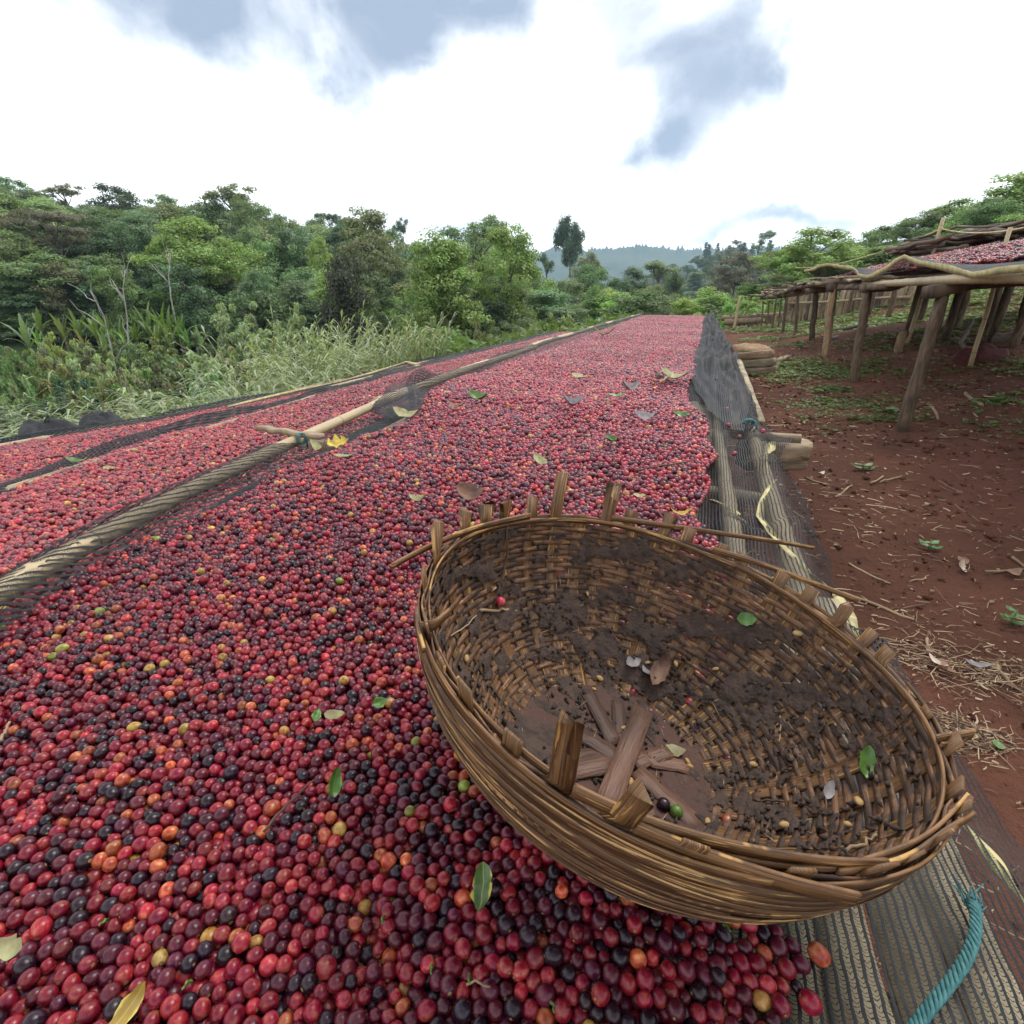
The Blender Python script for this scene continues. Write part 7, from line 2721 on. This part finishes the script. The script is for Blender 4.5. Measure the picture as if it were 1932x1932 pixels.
def build_weeds():
    g = np.random.default_rng(35)
    P, S, L = [], [], []
    n = 42000
    x = .5 + 9 * g.random(n)
    y = 2.2 + 15 * g.random(n)
    cover = fbm(x, y, .9, 61, 4) + np.interp(y, [2, 3.5, 5, 7, 10, 16], [-.24, -.12, -.02, .12, .2, .25]) + np.interp(x, [.5, 1.2, 2, 3.5, 9], [-.05, .0, -.02, .10, .25])
    k = cover > .06 + .12 * g.random(n)
    x, y = x[k], y[k]
    for (u, v, sx, sy, m) in ((1575, 705, .25, .2, 420), (1480, 715, .12, .2, 240), (1600, 760, .2, .12, 260), (1880, 690, .3, .3, 260), (1560, 735, .1, .08, 160), (1645, 795, .1, .05, 120), (1925, 800, .2, .2, 160), (1880, 760, .07, .06, 120), (1500, 690, .2, .3, 300)):
        c = ground_hit(u, v, 1.2)
        x = np.concatenate([x, c[0] + g.normal(0, sx, m)])
        y = np.concatenate([y, c[1] + g.normal(0, sy, m)])
    m = len(x)
    # each weed: a rosette of five small leaves
    q = 5
    aa = np.repeat(g.random(m) * 6.28, q) + np.tile(np.arange(q) * 1.2566, m) + g.normal(0, .3, m * q)
    sz = np.repeat(.0105 * np.exp(g.normal(0, .35, m)) * np.clip(np.hypot(x, y) / 4.5, .8, 2.2), q)
    cx_, cy_ = np.repeat(x, q), np.repeat(y, q)
    rr = sz * (.6 + .5 * g.random(m * q))
    PP = np.stack([cx_ + rr * np.cos(aa), cy_ + rr * np.sin(aa), np.repeat(G(x, y), q) + .008 + sz * .5 * g.random(m * q)], -1)
    N = np.stack([-.35 * np.cos(aa), -.35 * np.sin(aa), np.ones(m * q)], -1) + g.normal(0, .25, (m * q, 3))
    N /= np.linalg.norm(N, axis=1)[:, None]
    V, F = leaf_quads(PP, N, sz * 1.5, g, 0, .6)
    lv = np.repeat(np.clip(.5 + .7 * fbm(cx_, cy_, .9, 67, 3) + g.normal(0, .16, m * q), 0, 1), 4)
    me = mesh_np('weeds', V, F, None, False, {'lv': ('FLOAT', lv)})
    o = link('weeds', me, MAT['leaf'])
    o.color = (.15, .215, .075, 1)
    tag(o, 'low green weeds spreading over the red soil under the raised table', 'weeds', kind='stuff')


build_weeds()


def seedling(u, v, r, n, label, col=(.12, .20, .075)):
    p = ground_hit(u, v, .6)
    T = thing('seedling', tuple(p), 0, label, 'seedling')
    g = np.random.default_rng(int(u))
    for k in range(n):
        a = k * 2.4 + g.normal(0, .2)
        me = leaf_mesh(r, r * .24, .12, .3, 80 + k)
        o = link('leaf', me, MAT['seedleaf'], T)
        o.location = (math.cos(a) * r * .5, math.sin(a) * r * .5, .012 + .006 * k)
        o.rotation_euler = (0, -.30 + .05 * k, a)
    o = tube_obj('stem', [(0, 0, -.01), (0, 0, .02 + .006 * n)], .002, MAT['leafgreen'], T, 5)


MAT['seedleaf'] = plain_mat('seedling_leaf', (.12, .22, .065), .45, c2=(.08, .16, .045), scale=50)
seedling(1905, 1184, .040, 7, 'fleshy green seedling on the soil among straw')
seedling(1628, 886, .07, 5, 'pale green sprig on bare soil beside the bed')
seedling(1668, 782, .10, 6, 'small weed at the foot of the leaning log leg')
seedling(1745, 795, .05, 5, 'little weed on the soil past the leaning log leg')
seedling(1750, 1040, .05, 5, 'dusty weed on the soil between straw bits')


def soil_stick(a, b, r, mat, label, seed):
    pa, pb = ground_hit(*a, .6), ground_hit(*b, .6)
    pa[2] += r * .8
    pb[2] += r * .8
    stick_thing('stick', pa, pb, r, mat, label, 'stick', None, 6, 7, r * .5, seed)


for k, (a, b, r, mt, lab) in enumerate((
        ((1590, 1118), (1725, 1168), .006, 'palelog2', 'long split stick on the soil beside the net hem'),
        ((1750, 1200), (1752, 1238), .005, 'straw', 'short thick straw stalk on the soil'),
        ((1880, 1258), (1908, 1295), .007, 'straw', 'pale yellow stalk lying by the straw drift'),
        ((1715, 1095), (1745, 1092), .004, 'straw', 'short straight straw on bare soil'),
        ((1858, 1085), (1932, 1078), .005, 'straw', 'bent pale stalk near the dry leaf bundle'),
        ((1905, 1055), (1932, 1075), .006, 'straw', 'dry stalk crossing the bent pale stalk'),
        ((1660, 915), (1700, 905), .006, 'straw', 'dry maize stalk piece on the soil'),
        ((1640, 920), (1665, 905), .006, 'straw', 'thin stalk crossing the dry maize stalk piece'),
        ((1520, 905), (1562, 925), .006, 'straw', 'peeled stick on the soil by the net'),
        ((1575, 945), (1605, 925), .006, 'straw', 'peeled stick past the net corner'),
        ((1820, 745), (1850, 768), .012, 'straw', 'broken stalk on the soil past the leaning log leg'),
        ((1755, 770), (1770, 795), .010, 'straw', 'short broken stalk by the leaning log leg'),
        ((1600, 1065), (1680, 1100), .004, 'straw', 'thin stalk parallel to the net hem'),
        ((1640, 1200), (1700, 1215), .004, 'palelog2', 'thin split stick near the basket rim'))):
    soil_stick(a, b, r, mt, lab, 300 + k)


def soil_leaf(u, v, L, W, rz, mat, label, seed, tilt=(.1, 0), curl=.25, fold=.4):
    p = ground_hit(u, v, .6)
    o = link('fallen_leaf', leaf_mesh(L, W, curl, fold, seed), MAT[mat])
    o.location = (p[0], p[1], p[2] + .010)
    o.rotation_euler = (tilt[0], tilt[1], rz)
    tag(o, label, 'leaf')


MAT['husk'] = plain_mat('husk', (.62, .52, .42), .75, c2=(.42, .31, .22), scale=30)
MAT['tanleaf'] = plain_mat('tan_leaf', (.33, .19, .12), .75, c2=(.20, .11, .07), scale=30)
soil_leaf(1765, 1262, .06, .012, 2.2, 'husk', 'white papery husk on the soil by the basket rim', 401)
soil_leaf(1783, 1272, .06, .013, 1.7, 'tanleaf', 'tan dry leaf beside the white papery husk', 402)
soil_leaf(1838, 1262, .07, .012, .0, 'leafgrey', 'grey brown leaf flat on the straw', 403)
soil_leaf(1808, 1078, .055, .016, 1.5, 'husk', 'pale folded husk standing on the bare soil', 404, (.5, -.6), .3, .6)
soil_leaf(1812, 1066, .045, .018, .4, 'tanleaf', 'tan curled leaf on top of the pale folded husk', 405, (.4, 0), .3, .5)
soil_leaf(1880, 1408, .030, .012, 1.3, 'seedleaf', 'single pale green leaf on the soil beside the basket', 406, (.2, 0), .1, .2)
soil_leaf(1548, 900, .06, .012, 1.0, 'husk', 'pale torn husk on the soil near the net corner', 407)
soil_leaf(1560, 645, .30, .07, .3, 'leafgrey', 'large grey withered leaf at the foot of the stripped log leg', 408, (.1, 0), .2, .2)
soil_leaf(1905, 1090, .07, .02, .5, 'tanleaf', 'crumpled tan leaf at the dry stalk bundle', 409)


# ---- the air: thin mist over the valley
def build_haze():
    m = bpy.data.materials.new('haze')
    m.use_nodes = True
    nt = m.node_tree
    nt.nodes.clear()
    pv = nd(nt, 'ShaderNodeVolumePrincipled', Color=(.54, .76, 1.0, 1), Density=HAZE, Anisotropy=.2)
    out = nd(nt, 'ShaderNodeOutputMaterial', Volume=pv.outputs[0])
    s = 3150.0
    z0, z1 = -140.0, 150.0
    V = [(x, y, z) for z in (z0, z1) for y in (-s, s) for x in (-s, s)]
    F = [(0, 2, 3, 1), (4, 5, 7, 6), (0, 1, 5, 4), (2, 6, 7, 3), (0, 4, 6, 2), (1, 3, 7, 5)]
    me = mesh_np('haze', np.array(V), np.array(F), None, False)
    tag(link('haze', me, m), 'thin valley mist', 'haze', kind='stuff')


HAZE = .00030
build_haze()
